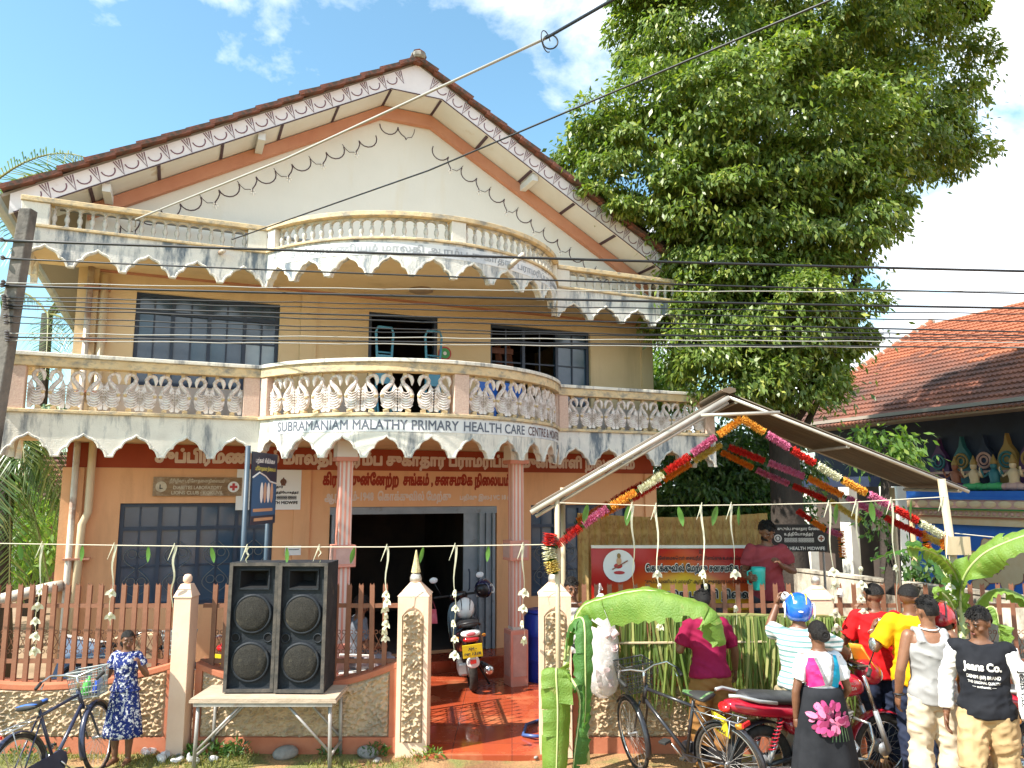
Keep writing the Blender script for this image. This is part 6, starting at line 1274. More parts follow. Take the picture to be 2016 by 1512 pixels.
def hand(q, w, d, nrm, s=1.0, curl=.5, thumb_side=1, splay=.0):
    """palm, four unequal bent fingers and a thumb off the side"""
    d = Vector(d).normalized(); nrm = Vector(nrm); nrm = (nrm - d * nrm.dot(d)).normalized(); sd_ = d.cross(nrm) * thumb_side; w = Vector(w)
    rings = []
    for t, hw, th in ((-.02, .026, .022), (.02, .034, .020), (.055, .041, .017), (.09, .040, .013)):
        c = w + d * t * s; rings.append([c + sd_ * (math.cos(a) * hw * s) + nrm * (math.sin(a) * th * s) for a in [2 * math.pi * k / 10 for k in range(10)]])
    q.loft(rings)
    for i, (off, L) in enumerate(((.029, .070), (.010, .080), (-.010, .074), (-.028, .058))):
        p = w + d * .083 * s + sd_ * off * s; a = 0; pts = [p - d * .01 * s, p]; dd = d + sd_ * splay * (1.5 - i) * .15
        for k, fr in enumerate((.45, .32, .23)):
            a += curl * (.8, 1.0, .7)[k]; p = p + (dd * math.cos(a) + nrm * math.sin(a)).normalized() * L * fr * s; pts.append(p)
        q.tube(pts, [.0095 * s, .0095 * s, .0088 * s, .008 * s, .0065 * s], 7)
    p = w + d * .022 * s + sd_ * .032 * s; q.tube([w + d * .01 * s + sd_ * .02 * s, p, p + (sd_ * .55 + d * .75 + nrm * .3).normalized() * .034 * s, p + (sd_ * .55 + d * .75 + nrm * .3).normalized() * .034 * s + (d * .8 + nrm * .6 + sd_ * .1).normalized() * .028 * s], [.014 * s, .0125 * s, .011 * s, .008 * s], 7)
SK = {'d': mat('skin_dark', (0.135, 0.058, 0.030), (0.17, 0.078, 0.042), 14, 0.48, 0.05, 120, sss=0.08), 'm': mat('skin_brown', (0.19, 0.085, 0.045), (0.23, 0.108, 0.058), 14, 0.48, 0.05, 120, sss=0.08)}
M_hair = mat('black_hair', (0.006, 0.005, 0.005), (0.013, 0.011, 0.010), 60, 0.5, 0.6, 160, spec=.25, stretch=(1, 1, .3)); M_eye = mat('eye_white', (0.36, 0.32, 0.29), rough=.25); M_iris = mat('iris', (0.012, 0.008, 0.006), rough=.15); M_lip = mat('lip', (0.17, 0.055, 0.045), rough=.45); M_sole = mat('sandal', (0.05, 0.04, 0.035), rough=.7)
def person(label, loc, rz, h=1.70, skin='d', lean=0.0, head=(0, 0), arms=None, legs=None, sit=False, shirt=None, sleeve=.35, fit=.018, hem=.88, pants=None, plen=1.0, pfit=.022, dress=None, hair='short', beard=False, group=None, feet=True, tank=False, female=False, tw=1.0, sleeve_mat=None, cap_h=0, name='person', side_lean=0.0):
    k = h / 1.70; t = thing(name, label, 'person', loc, rz, group); t.scale = (k, k, k)
    pel = Vector((0, 0, .92)) if not sit else Vector((0, 0, sit))
    RL = Matrix.Translation(pel) @ Matrix.Rotation(-lean, 4, 'X') @ Matrix.Rotation(side_lean, 4, 'Y') @ Matrix.Translation(-Vector((0, 0, .92)))
    def T_(p): return RL @ Vector(p)
    sw = (.145 if female else .166) * tw
    TR = [(.80, .10, .085), (.86, .155, .115), (.93, .165, .118), (1.04, .132, .094), (1.14, .142, .102), (1.25, .165, .115), (1.33, .172, .108), (1.39, .150, .088), (1.425, .085, .066), (1.45, .058, .058), (1.52, .054, .058)]
    if female: TR = [(z, w_ * (1.05 if z < .95 else .90), d_) for z, w_, d_ in TR]
    TR = [(z, w_ * tw, d_ * (1 + (tw - 1) * .8)) for z, w_, d_ in TR]
    def ring(z, w_, d_, e=0.0, n=20): return [T_(((w_ + e) * math.cos(2 * math.pi * i / n), (d_ + e) * math.sin(2 * math.pi * i / n) + (.012 if z > 1.4 else -.005 if z > 1.1 else 0), z)) for i in range(n)]
    J = {}
    for s_, sn in ((1, 'R'), (-1, 'L')):
        J['sh' + sn] = T_((s_ * sw, 0, 1.375)); J['el' + sn] = T_((s_ * (sw + .055), -.03, 1.10)); J['wr' + sn] = T_((s_ * (sw + .06), .05, .855)); J['hd' + sn] = None
        hx = .088
        J['hp' + sn] = Vector((s_ * hx, 0, pel.z - .03)); J['kn' + sn] = Vector((s_ * (hx + .008), .012, .485)); J['an' + sn] = Vector((s_ * hx, -.02, .085)); J['to' + sn] = Vector((s_ * (hx + .02), .15, .03))
    for src in (arms or {}, legs or {}):
        for kk, vv in src.items(): J[kk] = Vector(vv) if kk[:2] != 'cu' else vv
    q = MB(); q.loft([ring(*r_) for r_ in TR])
    def arm_pts(sn): a, e, w_ = J['sh' + sn], J['el' + sn], J['wr' + sn]; return [a, a.lerp(e, .3), a.lerp(e, .7), e, e.lerp(w_, .3), e.lerp(w_, .7), w_]
    def leg_pts(sn): a, e, w_ = J['hp' + sn], J['kn' + sn], J['an' + sn]; bk = Vector((0, -.018, 0)); return [a, a.lerp(e, .3), a.lerp(e, .75), e, e.lerp(w_, .28) + bk, e.lerp(w_, .65) + bk * .3, w_]
    ar = [.056, .053, .046, .041, .043, .034, .028]; lr = [.088, .084, .064, .056, .060, .044, .036]
    if female: ar = [x * .88 for x in ar]
    hands = MB()
    for s_, sn in ((1, 'R'), (-1, 'L')):
        q.ell(J['sh' + sn], (.052, .054, .052), 10, 7); q.tube(arm_pts(sn), ar, 10)
        if feet or sit or True:
            q.tube(leg_pts(sn), lr, 10); a, to = J['an' + sn], J['to' + sn]; hl = a + (a - to) * .35; hl.z = .035 if a.z < .2 else a.z - .05; q.tube([hl, a + Vector((0, 0, -.03)), a.lerp(to, .55) + Vector((0, 0, -.01)), to], [.034, .04, .036, .022], 8)
        dr = (J['wr' + sn] - J['el' + sn]).normalized(); hd = Vector(J['hd' + sn]) if J['hd' + sn] else dr; pn = Vector(J.get('pn' + sn, (-s_, .15, 0))); hand(hands, J['wr' + sn] + dr * .005, hd, pn, 1.0 if not female else .9, J.get('cu' + sn, .42), s_ if J.get('pn' + sn) is None else s_)
    # head
    Hd = RL @ Matrix.Translation((0, .015, 1.575)) @ Matrix.Rotation(head[0], 4, 'Z') @ Matrix.Rotation(-head[1], 4, 'X')
    q.ell((0, -.008, .022), (.076, .096, .092), 16, 12, Hd); q.ell((0, .022, -.055), (.056, .066, .060), 14, 9, Hd); q.ell((0, .055, -.082), (.028, .026, .026), 10, 6, Hd)
    q.tube([Hd @ Vector((0, .082, .018)), Hd @ Vector((0, .102, -.018)), Hd @ Vector((0, .096, -.03))], [.009, .0155, .013], 7)
    for s_ in (-1, 1): q.ell((s_ * .078, -.012, -.005), (.010, .018, .030), 8, 6, Hd); q.ell((s_ * .034, .078, .030), (.026, .014, .010), 8, 5, Hd); q.ell((s_ * .045, .055, -.022), (.024, .026, .022), 8, 5, Hd)
    q.ell((0, .088, -.052), (.022, .010, .010), 8, 5, Hd)
    hm = hands.mesh('h', SK[skin]); body = baked(q, SK[skin], .0095, 3, extra=hm); body.materials.clear(); body.materials.append(SK[skin]); put('body', body, t)
    def face(nm, m, c, r_): e = MB(); e.ell(c, r_, 8, 5, Hd); e.build(nm, m, t, smooth=True)
    for s_ in (-1, 1):
        face('eye', M_eye, (s_ * .031, .0835, .008), (.0105, .004, .0042)); face('iris', M_iris, (s_ * .031, .0885, .008), (.0052, .0035, .0045)); face('eyebrow', M_hair, (s_ * .033, .0905, .030), (.020, .005, .0042))
    face('lips', M_lip, (0, .0955, -.053), (.021, .006, .0075))
    if beard:
        e = MB(); e.ell((0, .026, -.068), (.060, .066, .052), 16, 10, Hd); e.v = [v_ for v_ in e.v]; e.build('beard', M_hair, t, smooth=True)
    # hair: a cap cut at the hairline
    if hair:
        vv = []; ff = []; n, m = 28, 14; long_ = hair in ('bob', 'bun')
        for j in range(m + 1):
            for i in range(n):
                az = 2 * math.pi * i / n; fr = math.sin(az)                                   # +1 = front
                lo = (.42 if fr > .55 else .42 - (.55 - fr) * (1.05 if not long_ else 1.25)); lo = max(lo, -.72 if long_ else -.55)
                if abs(math.cos(az)) > .85 and not long_ and hair != 'fade': lo = max(lo, .02)
                if hair == 'fade': lo = max(lo, -.12)
                el = math.pi / 2 - (math.pi / 2 - lo) * (j / m); wv = 1 + rnd.uniform(-.02, .05) * (1 if hair != 'fade' else .3)
                top = 1.10 + (.07 if hair == 'short' and fr > -.4 else 0) * max(0, math.sin(el))
                vv.append(((.077 * 1.07) * wv * math.cos(el) * math.cos(az), -.010 + .098 * 1.07 * wv * math.cos(el) * math.sin(az), .022 + .092 * top * wv * math.sin(el)))
        for j in range(m):
            for i in range(n): ff.append((j * n + i, j * n + (i + 1) % n, (j + 1) * n + (i + 1) % n, (j + 1) * n + i))
        e = MB(); e.add(vv, ff, Hd)
        if hair == 'bun': e.ell((0, -.125, -.005), (.062, .045, .060), 12, 8, Hd); e.torus(.035, .018, 14, 6, Hd @ Matrix.Translation((0, -.155, 0)))
        if hair == 'bob': e.ell((0, -.04, -.045), (.086, .072, .075), 14, 9, Hd)
        if hair == 'short':
            for i in range(110):
                az = rnd.uniform(0, 6.283); el = rnd.uniform(.35, 1.5); p = Vector((.081 * math.cos(el) * math.cos(az), -.01 + .104 * math.cos(el) * math.sin(az), .022 + .104 * math.sin(el))); d_ = (p * 6 + Vector((rnd.uniform(-.5, .5), rnd.uniform(-.2, .8), rnd.uniform(-.2, .4)))).normalized(); e.tube([Hd @ p, Hd @ (p + d_ * .010), Hd @ (p + d_ * .012 + Vector((rnd.uniform(-.01, .01), .014, -.006)))], [.007, .006, .0015], 4)
        e.build('hair', M_hair, t, smooth=True)
    # clothes
    if shirt:
        e = MB(); rr = [r_ for r_ in TR if r_[0] >= hem - .001 and r_[0] <= (1.34 if tank else 1.43)]
        if not rr or rr[0][0] > hem + .01: rr = [(hem, .162 * tw if not female else .16, .115 * tw)] + rr
        e.loft([ring(z, w_ + (.012 if z < 1.1 else 0), d_ + (.010 if z < 1.1 else 0), fit) for z, w_, d_ in rr])
        if tank:
            for s_ in (-1, 1): e.tube([T_((s_ * .10, .10, 1.31)), T_((s_ * .105, .05, 1.415)), T_((s_ * .10, -.03, 1.425)), T_((s_ * .085, -.105, 1.32))], [.042, .030, .030, .045], 8)
        for s_, sn in ((1, 'R'), (-1, 'L')):
            if tank: continue
            e.ell(J['sh' + sn] + Vector((0, 0, -.004)), (.054 + fit * .75, .056 + fit * .8, .054 + fit * .75), 10, 7); ap = arm_pts(sn); a, el_, w_ = ap[0], ap[3], ap[6]; tot = 2.0
            pts = [a]; rs = [.055 + fit * .75]
            for f_ in (.3, .6, .9, 1.2, 1.5, 1.8, 1.97):
                if f_ > sleeve * tot + .001: break
                p = a.lerp(el_, f_) if f_ <= 1 else el_.lerp(w_, f_ - 1); pts.append(p); rs.append((.055 - .012 * f_ if f_ < 1.6 else .034) + fit * (1.15 if sleeve < .6 else .8))
            f_ = sleeve * tot; pts.append(a.lerp(el_, f_) if f_ <= 1 else el_.lerp(w_, f_ - 1)); rs.append(rs[-1] * 1.03)
            if sleeve_mat: 
                e2 = MB(); e2.tube(pts, rs, 12); put('sleeve', baked(e2, sleeve_mat, .011, 3, noise=.006, nsc=(6, 6, 16), seed=3), t)
            else: e.tube(pts, rs, 12)
        me = baked(e, shirt, .0115, 3, noise=.010, nsc=(7, 7, 10), seed=int(abs(loc[0]) * 10)); sh = put('shirt', me, t); t['_shirt'] = sh.name
    if pants:
        e = MB(); rr = [(.80, .10, .09), (.86, .158, .118), (.93, .166, .120), (1.0, .150, .106)]
        e.loft([ring(z, w_ * tw, d_ * tw, .014) for z, w_, d_ in rr])
        for sn in 'RL':
            lp = leg_pts(sn); tot = len(lp) - 1; pts = []; rs = []; nn = 10
            for i in range(nn + 1):
                f_ = plen * tot * i / nn; a = min(int(f_), tot - 1); pts.append(lp[a].lerp(lp[a + 1], f_ - a)); rs.append(lr[a] + (lr[a + 1] - lr[a]) * (f_ - a) + pfit * (1 + .5 * (i / nn)))
            e.tube(pts, rs, 12)
        put('trousers', baked(e, pants, .0125, 3, noise=.013, nsc=(8, 8, 12), seed=int(abs(loc[0]) * 7) + 5), t)
    if dress:
        zt, zh, w0, w1, m = dress; e = MB(); n = 48; rings = []
        for j in range(13):
            z = zt + (zh - zt) * j / 12; f_ = j / 12; w_ = w0 + (w1 - w0) * f_ ** .8; rg_ = []
            for i in range(n): a = 2 * math.pi * i / n; pl = 1 + .07 * f_ * math.sin(a * 9 + 1.3 * math.sin(a * 2)) ; rg_.append((w_ * pl * math.cos(a), w_ * .74 * pl * math.sin(a), z))
            rings.append(rg_)
        e.loft(rings, cap=False); o = e.build('skirt', m, t, smooth=True); md = o.modifiers.new('s', 'SOLIDIFY'); md.thickness = .004
    if feet:
        for sn in 'RL':
            a, to = J['an' + sn], J['to' + sn]
            if a.z < .12: e = MB(); e.box(((a.x + to.x) / 2, (a.y + to.y) / 2 - .015, .006), (.085, .245, .014), (0, 0, math.atan2(-(to.x - a.x), to.y - a.y))); e.build('sandal', M_sole, t, bevel=.01)
    t['_M'] = 0; return t, RL, Hd, J
def project(parent, target, quads, m, name, axis=(0, 1, 0), off=.004):
    """lay printed quads (x, z pairs) onto a garment along an axis, in the person's own frame"""
    bvh = BVHTree.FromPolygons([v.co[:] for v in target.data.vertices], [p.vertices[:] for p in target.data.polygons]); d = Vector(axis); b_ = MB()
    for qd in quads:
        pp = []
        for x, z in qd:
            hit = bvh.ray_cast(Vector((x, 0, z)) - d * 1.0, d)
            if hit[0] is None: break
            pp.append(hit[0] - d * off)
        if len(pp) == len(qd): b_.add(pp, [tuple(range(len(pp)))])
    if b_.f: o = put(name, b_.mesh(name, m), parent); o['kind'] = 'stuff'; return o
def patch(c, n=10):
    (ax, az), (bx_, bz), (cx, cz), (dx, dz) = c; g = lambda u, v: ((ax * (1 - u) + bx_ * u) * (1 - v) + (dx * (1 - u) + cx * u) * v, (az * (1 - u) + bz * u) * (1 - v) + (dz * (1 - u) + cz * u) * v)
    return [[g(i / n, j / n), g((i + 1) / n, j / n), g((i + 1) / n, (j + 1) / n), g(i / n, (j + 1) / n)] for i in range(n) for j in range(n)]
def held(t, J, sn, along=.085, nrm=.03, down=0.0):
    M = Matrix.Translation(t.location) @ Matrix.Rotation(t.rotation_euler.z, 4, 'Z') @ Matrix.Scale(t.scale.x, 4); w_ = J['wr' + sn]; d = (Vector(J['hd' + sn]) if J['hd' + sn] else (w_ - J['el' + sn])).normalized()
    s_ = 1 if sn == 'R' else -1; pn = Vector(J.get('pn' + sn, (-s_, .15, 0))); pn = (pn - d * pn.dot(d)).normalized(); p = M @ (w_ + d * along + pn * nrm); p.z -= down; return p
def shirt_of(t, nm='shirt'): return [c for c in t.children if c.name.split('.')[0] == nm][0]

# girl in the printed dress
M_gird = mat('girl_dress', (0.012, 0.022, 0.12), (0.016, 0.03, 0.15), 6, .85, dirt=(0.62, 0.62, 0.64), dsc=27, dlo=.53, dhi=.56, stretch=(1, 1, 1))
g, _, _, _ = person('girl in a navy and white printed dress holding the bicycle handlebar', (-3.78, 7.86, 0), R(178), 1.26, 'd', head=(R(38), R(8)), arms={'elR': (.26, -.04, 1.10), 'wrR': (.38, .16, 1.02), 'cuR': .7, 'elL': (-.27, -.02, 1.12), 'wrL': (-.25, .15, 1.27), 'hdL': (.1, .3, 1), 'cuL': .8}, shirt=M_gird, sleeve=.28, fit=.016, hem=.93, dress=(1.08, .36, .145, .245, M_gird), hair='bob', female=True, feet=False)
# serving man with the jug
M_mar = mat('maroon_tee', (0.24, 0.04, 0.05), (0.30, 0.055, 0.065), 5, .85)
srv, _, _, srvJ = person('bearded man in a maroon tee serving drinks over the fence', (2.84, 8.80, .60), R(176), 1.70, 'd', lean=R(6), head=(R(22), R(24)), arms={'elR': (.24, -.02, 1.10), 'wrR': (.24, .20, 1.08), 'hdR': (-.2, 1, .1), 'cuR': .9, 'elL': (-.30, .0, 1.13), 'wrL': (-.10, .26, 1.22), 'hdL': (.5, .5, .6), 'cuL': .7}, shirt=M_mar, sleeve=.30, fit=.026, hem=.84, pants=mat('dark_trousers', (0.03, 0.03, 0.04)), beard=True)
st = thing('serving_platform', 'low wooden platform behind the fence under the serving man', 'platform', (2.7, 8.72, 0)); b = MB(); b.bx(-1.2, .5, -.2, .55, .55, .60); b.build('top', M_ply, st)
for xx in (-1.1, .4):
    for yy in (-.12, .45): b = MB(); b.bx(xx - .03, xx + .03, yy - .03, yy + .03, 0, .55); b.build('leg', M_wood, st)
jug = thing('plastic_jug', 'turquoise plastic jug in the hand of the serving man', 'jug', held(srv, srvJ, 'R', .06, .085, .13), R(150)); M_turq = mat('turquoise_plastic', (0.02, 0.42, 0.36), rough=.3, spec=.6)
b = MB(); b.lathe([(.05, 0), (.064, .01), (.072, .20), (.078, .245), (.070, .245), (.06, .03)], 24); b.build('body', M_turq, jug, smooth=True); b = MB(); b.tube([(.07, 0, .21), (.115, 0, .19), (.115, 0, .07), (.066, 0, .05)], .010, 8); b.build('handle', M_turq, jug, smooth=True)
b = MB(); b.ell((-.02, -.066, .11), (.02, .008, .02), 8, 5); b.ell((-.01, -.07, .15), (.014, .006, .012), 8, 5); b.build('printed_flower', mat('print_pink', (0.7, 0.2, 0.3)), jug)
# people behind the fence
person('man in a white shirt half hidden behind the plastic bag', (.66, 8.85, 0), R(200), 1.66, 'm', head=(R(-10), R(10)), shirt=M_sgnw, sleeve=.35, pants=mat('dark_trousers', (0.03, 0.03, 0.04)))
person('person behind the fence seen only as black hair before the banner', (2.14, 8.72, 0), R(10), 1.60, 'd', shirt=mat('dark_shirt', (0.04, 0.03, 0.03)), pants=mat('dark_trousers', (0.03, 0.03, 0.04)))
# boy in maroon polo, back to us
M_mar2 = mat('crimson_polo', (0.19, 0.006, 0.038), (0.23, 0.009, 0.05), 5, .85); M_brp = mat('brown_trousers', (0.19, 0.09, 0.025), (0.25, 0.12, 0.04), 6, .85)
boy, _, _, _ = person('youth in a crimson polo and brown trousers leaning on the palm screen', (1.86, 7.52, 0), R(12), 1.68, 'd', lean=R(9), head=(R(-18), R(12)), arms={'elR': (.31, .10, 1.12), 'wrR': (.37, .22, .90), 'elL': (-.26, .10, 1.14), 'wrL': (-.16, .33, 1.10), 'cuR': .5}, legs={'knL': (-.11, .05, .48)}, shirt=M_mar2, sleeve=.40, fit=.024, hem=.90, pants=M_brp, plen=.97, pfit=.030)
# rider in striped shirt
def stripe_mat(name, a, c, freq):
    m = bpy.data.materials.new(name); m.use_nodes = True; nt = m.node_tree; l = nt.links; b_ = nt.nodes['Principled BSDF']; b_.inputs['Roughness'].default_value = .85
    tc = nd(nt, 'ShaderNodeTexCoord'); sp = nd(nt, 'ShaderNodeSeparateXYZ'); l.new(tc.outputs['Object'], sp.inputs[0]); mu = nd(nt, 'ShaderNodeMath'); mu.operation = 'MULTIPLY'; mu.inputs[1].default_value = freq; l.new(sp.outputs[2], mu.inputs[0]); fr = nd(nt, 'ShaderNodeMath'); fr.operation = 'FRACT'; l.new(mu.outputs[0], fr.inputs[0])
    r = nd(nt, 'ShaderNodeValToRGB'); r.color_ramp.interpolation = 'CONSTANT'; e = r.color_ramp.elements; e[0].color = (*a, 1); e[1].position = .62; e[1].color = (*c, 1); l.new(fr.outputs[0], r.inputs[0]); l.new(r.outputs[0], b_.inputs['Base Color']); return m
M_str2 = stripe_mat('striped_shirt', (0.60, 0.60, 0.59), (0.15, 0.28, 0.28), 22)
rid, _, rH, ridJ = person('motorcyclist in a blue helmet and striped shirt reaching over the fence', (2.60, 7.24, 0), R(-32), 1.72, 'd', lean=R(4), head=(R(20), R(5)), sit=.86, arms={'elR': (.36, .22, 1.16), 'wrR': (.30, .50, 1.02), 'elL': (-.30, .16, 1.30), 'wrL': (-.24, .28, 1.52), 'hdL': (.1, .3, 1), 'cuL': .9, 'pnL': (1, .2, 0)}, legs={'hpR': (.09, 0, .84), 'knR': (.26, .34, .66), 'anR': (.26, .24, .30), 'toR': (.28, .40, .22), 'hpL': (-.09, 0, .84), 'knL': (-.26, .34, .66), 'anL': (-.26, .24, .30), 'toL': (-.28, .40, .22)}, shirt=M_str2, sleeve=.36, fit=.024, hem=.90, pants=mat('khaki_trousers', (0.34, 0.27, 0.17)), hair=None, feet=False)
M_hel = mat('helmet_blue', (0.010, 0.10, 0.55), (0.012, 0.13, 0.62), 3, .18, coat=.8); M_hely = mat('helmet_yellow', (0.70, 0.50, 0.05), rough=.25)
hl = thing('helmet', 'glossy blue helmet with yellow and white swirls worn by the motorcyclist', 'helmet'); hl.matrix_world = rid.matrix_world
rM = Matrix.Translation(rid.location) @ Matrix.Rotation(rid.rotation_euler.z, 4, 'Z') @ Matrix.Scale(1.72 / 1.70, 4) @ rH; hl.matrix_world = rM
def helmet_shell(par, m, m2, m3, sc_=1.0):
    vv = []; ff = []; n, m_ = 32, 16
    for j in range(m_ + 1):
        for i in range(n):
            az = 2 * math.pi * i / n; fr = math.sin(az); lo = -1.0 if fr < .45 else .18
            if .3 < fr < .6: lo = -1.0 + (fr - .3) / .3 * 1.18
            el = math.pi / 2 - (math.pi / 2 - lo) * j / m_; vv.append((.125 * sc_ * math.cos(el) * math.cos(az), -.005 + .148 * sc_ * math.cos(el) * math.sin(az), .02 + .138 * sc_ * math.sin(el)))
    for j in range(m_):
        for i in range(n): ff.append((j * n + i, j * n + (i + 1) % n, (j + 1) * n + (i + 1) % n, (j + 1) * n + i))
    q_ = MB(); q_.add(vv, ff); o = q_.build('shell', m, par, smooth=True); md = o.modifiers.new('s', 'SOLIDIFY'); md.thickness = .012
    q_ = MB()
    for s_ in (-1, 1):
        for rr in (.05, .066): q_.tube([Vector((s_ * .128 * sc_ * math.cos(.25 * math.sin(a)) , -.03 + rr * math.cos(a), .0 + rr * math.sin(a))).lerp(Vector((0, 0, 0)), .0) for a in [.4 + 4.6 * k_ / 18 for k_ in range(19)]], .006, 5)
    q_.build('swirl', m2, par)['kind'] = 'stuff'; q_ = MB()
    for s_ in (-1, 1): q_.tube([(s_ * .05, .10, .11), (s_ * .06, .04, .142), (s_ * .06, -.04, .142), (s_ * .055, -.10, .11), (s_ * .05, -.135, .05)], .007, 5)
    q_.build('stripe', m3, par)
helmet_shell(hl, M_hel, M_sgnw, M_hely)
b = MB(); b.ell((0, -.150, -.015), (.022, .004, .008), 10, 5); b.build('label_plate', M_sgnw, hl)
cup_me = None
def cup(label, p, rot=(0, 0, 0), m=None, name='paper_cup', s=1.0, cat='cup'):
    b_ = MB(); b_.lathe([(.024, 0), (.027, .002), (.036, .075), (.034, .075), (.025, .006), (.002, .006)], 16); o = b_.build(name, m or M_sgnw, None, smooth=True, loc=p, rot=rot); o.scale = (s,) * 3; tag(o, label, cat); return o
cup('white paper cup in the raised hand of the motorcyclist', held(rid, ridJ, 'L', .08, .04, .02), (R(50), R(20), 0))
# woman with the flowered dress
M_blouse = mat('white_blouse', (0.66, 0.67, 0.68), (0.58, 0.60, 0.62), 5, .85); M_skirt = mat('charcoal_skirt', (0.011, 0.012, 0.015), (0.02, 0.021, 0.025), 6, .85)
wom, _, _, _ = person('woman seen from behind in a black dress with a pink flower and white blouse', (2.56, 6.66, 0), R(2), 1.54, 'd', head=(R(0), R(6)), arms={'elR': (.25, .0, 1.09), 'wrR': (.22, .16, .95), 'elL': (-.245, -.02, 1.08), 'wrL': (-.24, .02, .83), 'cuL': .5}, shirt=M_blouse, sleeve=.33, fit=.014, hem=.95, dress=(1.13, .10, .178, .33, M_skirt), hair='bun', female=True, tw=1.06)
shw = shirt_of(wom); M_dp = mat('dress_pink', (0.62, 0.015, 0.14), (0.70, 0.05, 0.22), 9, .8); M_db = mat('dress_blue', (0.01, 0.28, 0.52), (0.02, 0.42, 0.50), 8, .8); M_dg = mat('dress_grey', (0.16, 0.16, 0.17), (0.26, 0.26, 0.27), 40, .8)
project(wom, shw, patch([(-.135, 1.40), (-.100, 1.41), (-.015, 1.16), (-.135, 1.13)]), M_dp, 'strap_pink', off=.006); project(wom, shw, patch([(-.168, 1.30), (-.133, 1.38), (-.134, 1.13), (-.165, 1.08)]), M_dp, 'strap_pink', off=.006)
project(wom, shw, patch([(.090, 1.41), (.130, 1.40), (.160, 1.10), (.04, 1.15)]), M_db, 'strap_blue', off=.006)
project(wom, shw, patch([(-.100, 1.415), (-.078, 1.415), (.012, 1.15), (-.016, 1.15)]), M_dg, 'strap_edge', off=.008); project(wom, shw, patch([(.072, 1.415), (.092, 1.415), (.042, 1.15), (.016, 1.15)]), M_dg, 'strap_edge', off=.008)
project(wom, shw, patch([(-.16, 1.13), (.16, 1.12), (.158, 1.05), (-.158, 1.05)]), M_dp, 'waistband', off=.009)
skw = shirt_of(wom, 'skirt'); M_fp = [mat('petal_pink', (0.42, 0.045, 0.17)), mat('petal_light', (0.58, 0.16, 0.28)), mat('petal_deep', (0.22, 0.015, 0.07))]; rp = random.Random(5)
for i in range(80):
    a = rp.uniform(0, 6.283); rr = .165 * math.sqrt(rp.random()); cx, cz = -.015 + rr * math.cos(a), .88 + rr * .8 * math.sin(a); w_ = rp.uniform(.018, .036); an = a + rp.uniform(-.5, .5); n = 9
    pts = [(cx + math.cos(an) * w_ * 1.25 * math.cos(u_) - math.sin(an) * w_ * .8 * math.sin(u_), cz + math.sin(an) * w_ * 1.25 * math.cos(u_) + math.cos(an) * w_ * .8 * math.sin(u_)) for u_ in [2 * math.pi * j / n for j in range(n)]]
    project(wom, skw, [[(cx, cz), pts[j], pts[(j + 1) % n]] for j in range(n)], M_fp[i % 3], 'petal_print', off=.006 + .0007 * i)
for i in range(6): x0 = .02 + .022 * i; project(wom, skw, patch([(x0, .84), (x0 + .012, .84), (x0 - .02 + .012 * i, .69), (x0 - .03 + .012 * i, .69)], 5), mat('print_stem', (0.06, 0.12, 0.05)), 'stem_print', off=.006)
# red shirt, yellow shirt
M_rt = mat('red_tee', (0.50, 0.006, 0.009), (0.56, 0.012, 0.014), 5, .85); M_jn = mat('navy_jeans', (0.012, 0.018, 0.04), (0.025, 0.032, 0.06), 12, .85)
person('man in a red tee seen from behind at the fence', (3.56, 7.76, 0), R(-8), 1.72, 'd', head=(R(30), R(4)), lean=R(4), arms={'elL': (-.30, .06, 1.13), 'wrL': (-.14, .22, 1.36), 'hdL': (.2, .1, 1), 'cuL': .7}, shirt=M_rt, sleeve=.38, fit=.030, hem=.82, pants=M_jn, hair='fade')
M_yt = mat('yellow_tee', (0.72, 0.34, 0.004), (0.78, 0.41, 0.008), 5, .85)
yel, _, _, yelJ = person('man in a yellow tee drinking from a paper cup, face in profile', (3.70, 7.36, 0), R(-6), 1.76, 'd', head=(R(-62), R(12)), arms={'elL': (-.33, .0, 1.13), 'wrL': (-.27, .20, 1.27), 'hdL': (.35, .4, .6), 'cuL': .8, 'elR': (.26, .0, 1.10), 'wrR': (.28, .1, .86)}, shirt=M_yt, sleeve=.40, fit=.032, hem=.80, pants=M_jn, hair='fade')
cup('pale pink paper cup held by the man in yellow', held(yel, yelJ, 'L', .085, .045, .03), (R(10), R(10), 0), mat('pink_cup', (0.75, 0.5, 0.5)))
b = MB(); b.torus(.036, .005, 24, 6, Matrix.Translation(held(yel, yelJ, 'L', -.03, 0)) @ Matrix.Rotation(R(50), 4, 'X')); tag(b.build('bangle', M_steel, None, smooth=True), 'steel bangle on the wrist of the man in yellow', 'bangle')
# tank top
M_tank = mat('grey_tank', (0.33, 0.325, 0.32), (0.27, 0.265, 0.26), 5, .9); M_crm = mat('cream_jeans', (0.56, 0.47, 0.35), (0.48, 0.40, 0.29), 6, .9)
tk, _, _, _ = person('man in a grey tank top and cream jeans with his back turned', (3.56, 6.80, 0), R(-10), 1.72, 'm', head=(R(18), R(4)), arms={'elL': (-.25, -.02, 1.10), 'wrL': (-.26, .06, .87), 'elR': (.26, .02, 1.10), 'wrR': (.24, .16, .88)}, shirt=M_tank, tank=True, fit=.026, hem=.84, pants=M_crm, plen=1.0, pfit=.030, legs={'knL': (-.12, .03, .48), 'anL': (-.14, -.02, .085), 'toL': (-.18, .14, .03)})
def tie(t, pts, r_, m, nm): q_ = MB(); q_.tube(pts, r_, 6); q_.build(nm, m, t, smooth=True)
tie(tk, [(.075 * math.cos(a), .075 * math.sin(a) + .0, 1.445 + .012 * math.sin(a)) for a in [2 * math.pi * i / 20 for i in range(21)]], .006, M_sgnw, 'necklace')
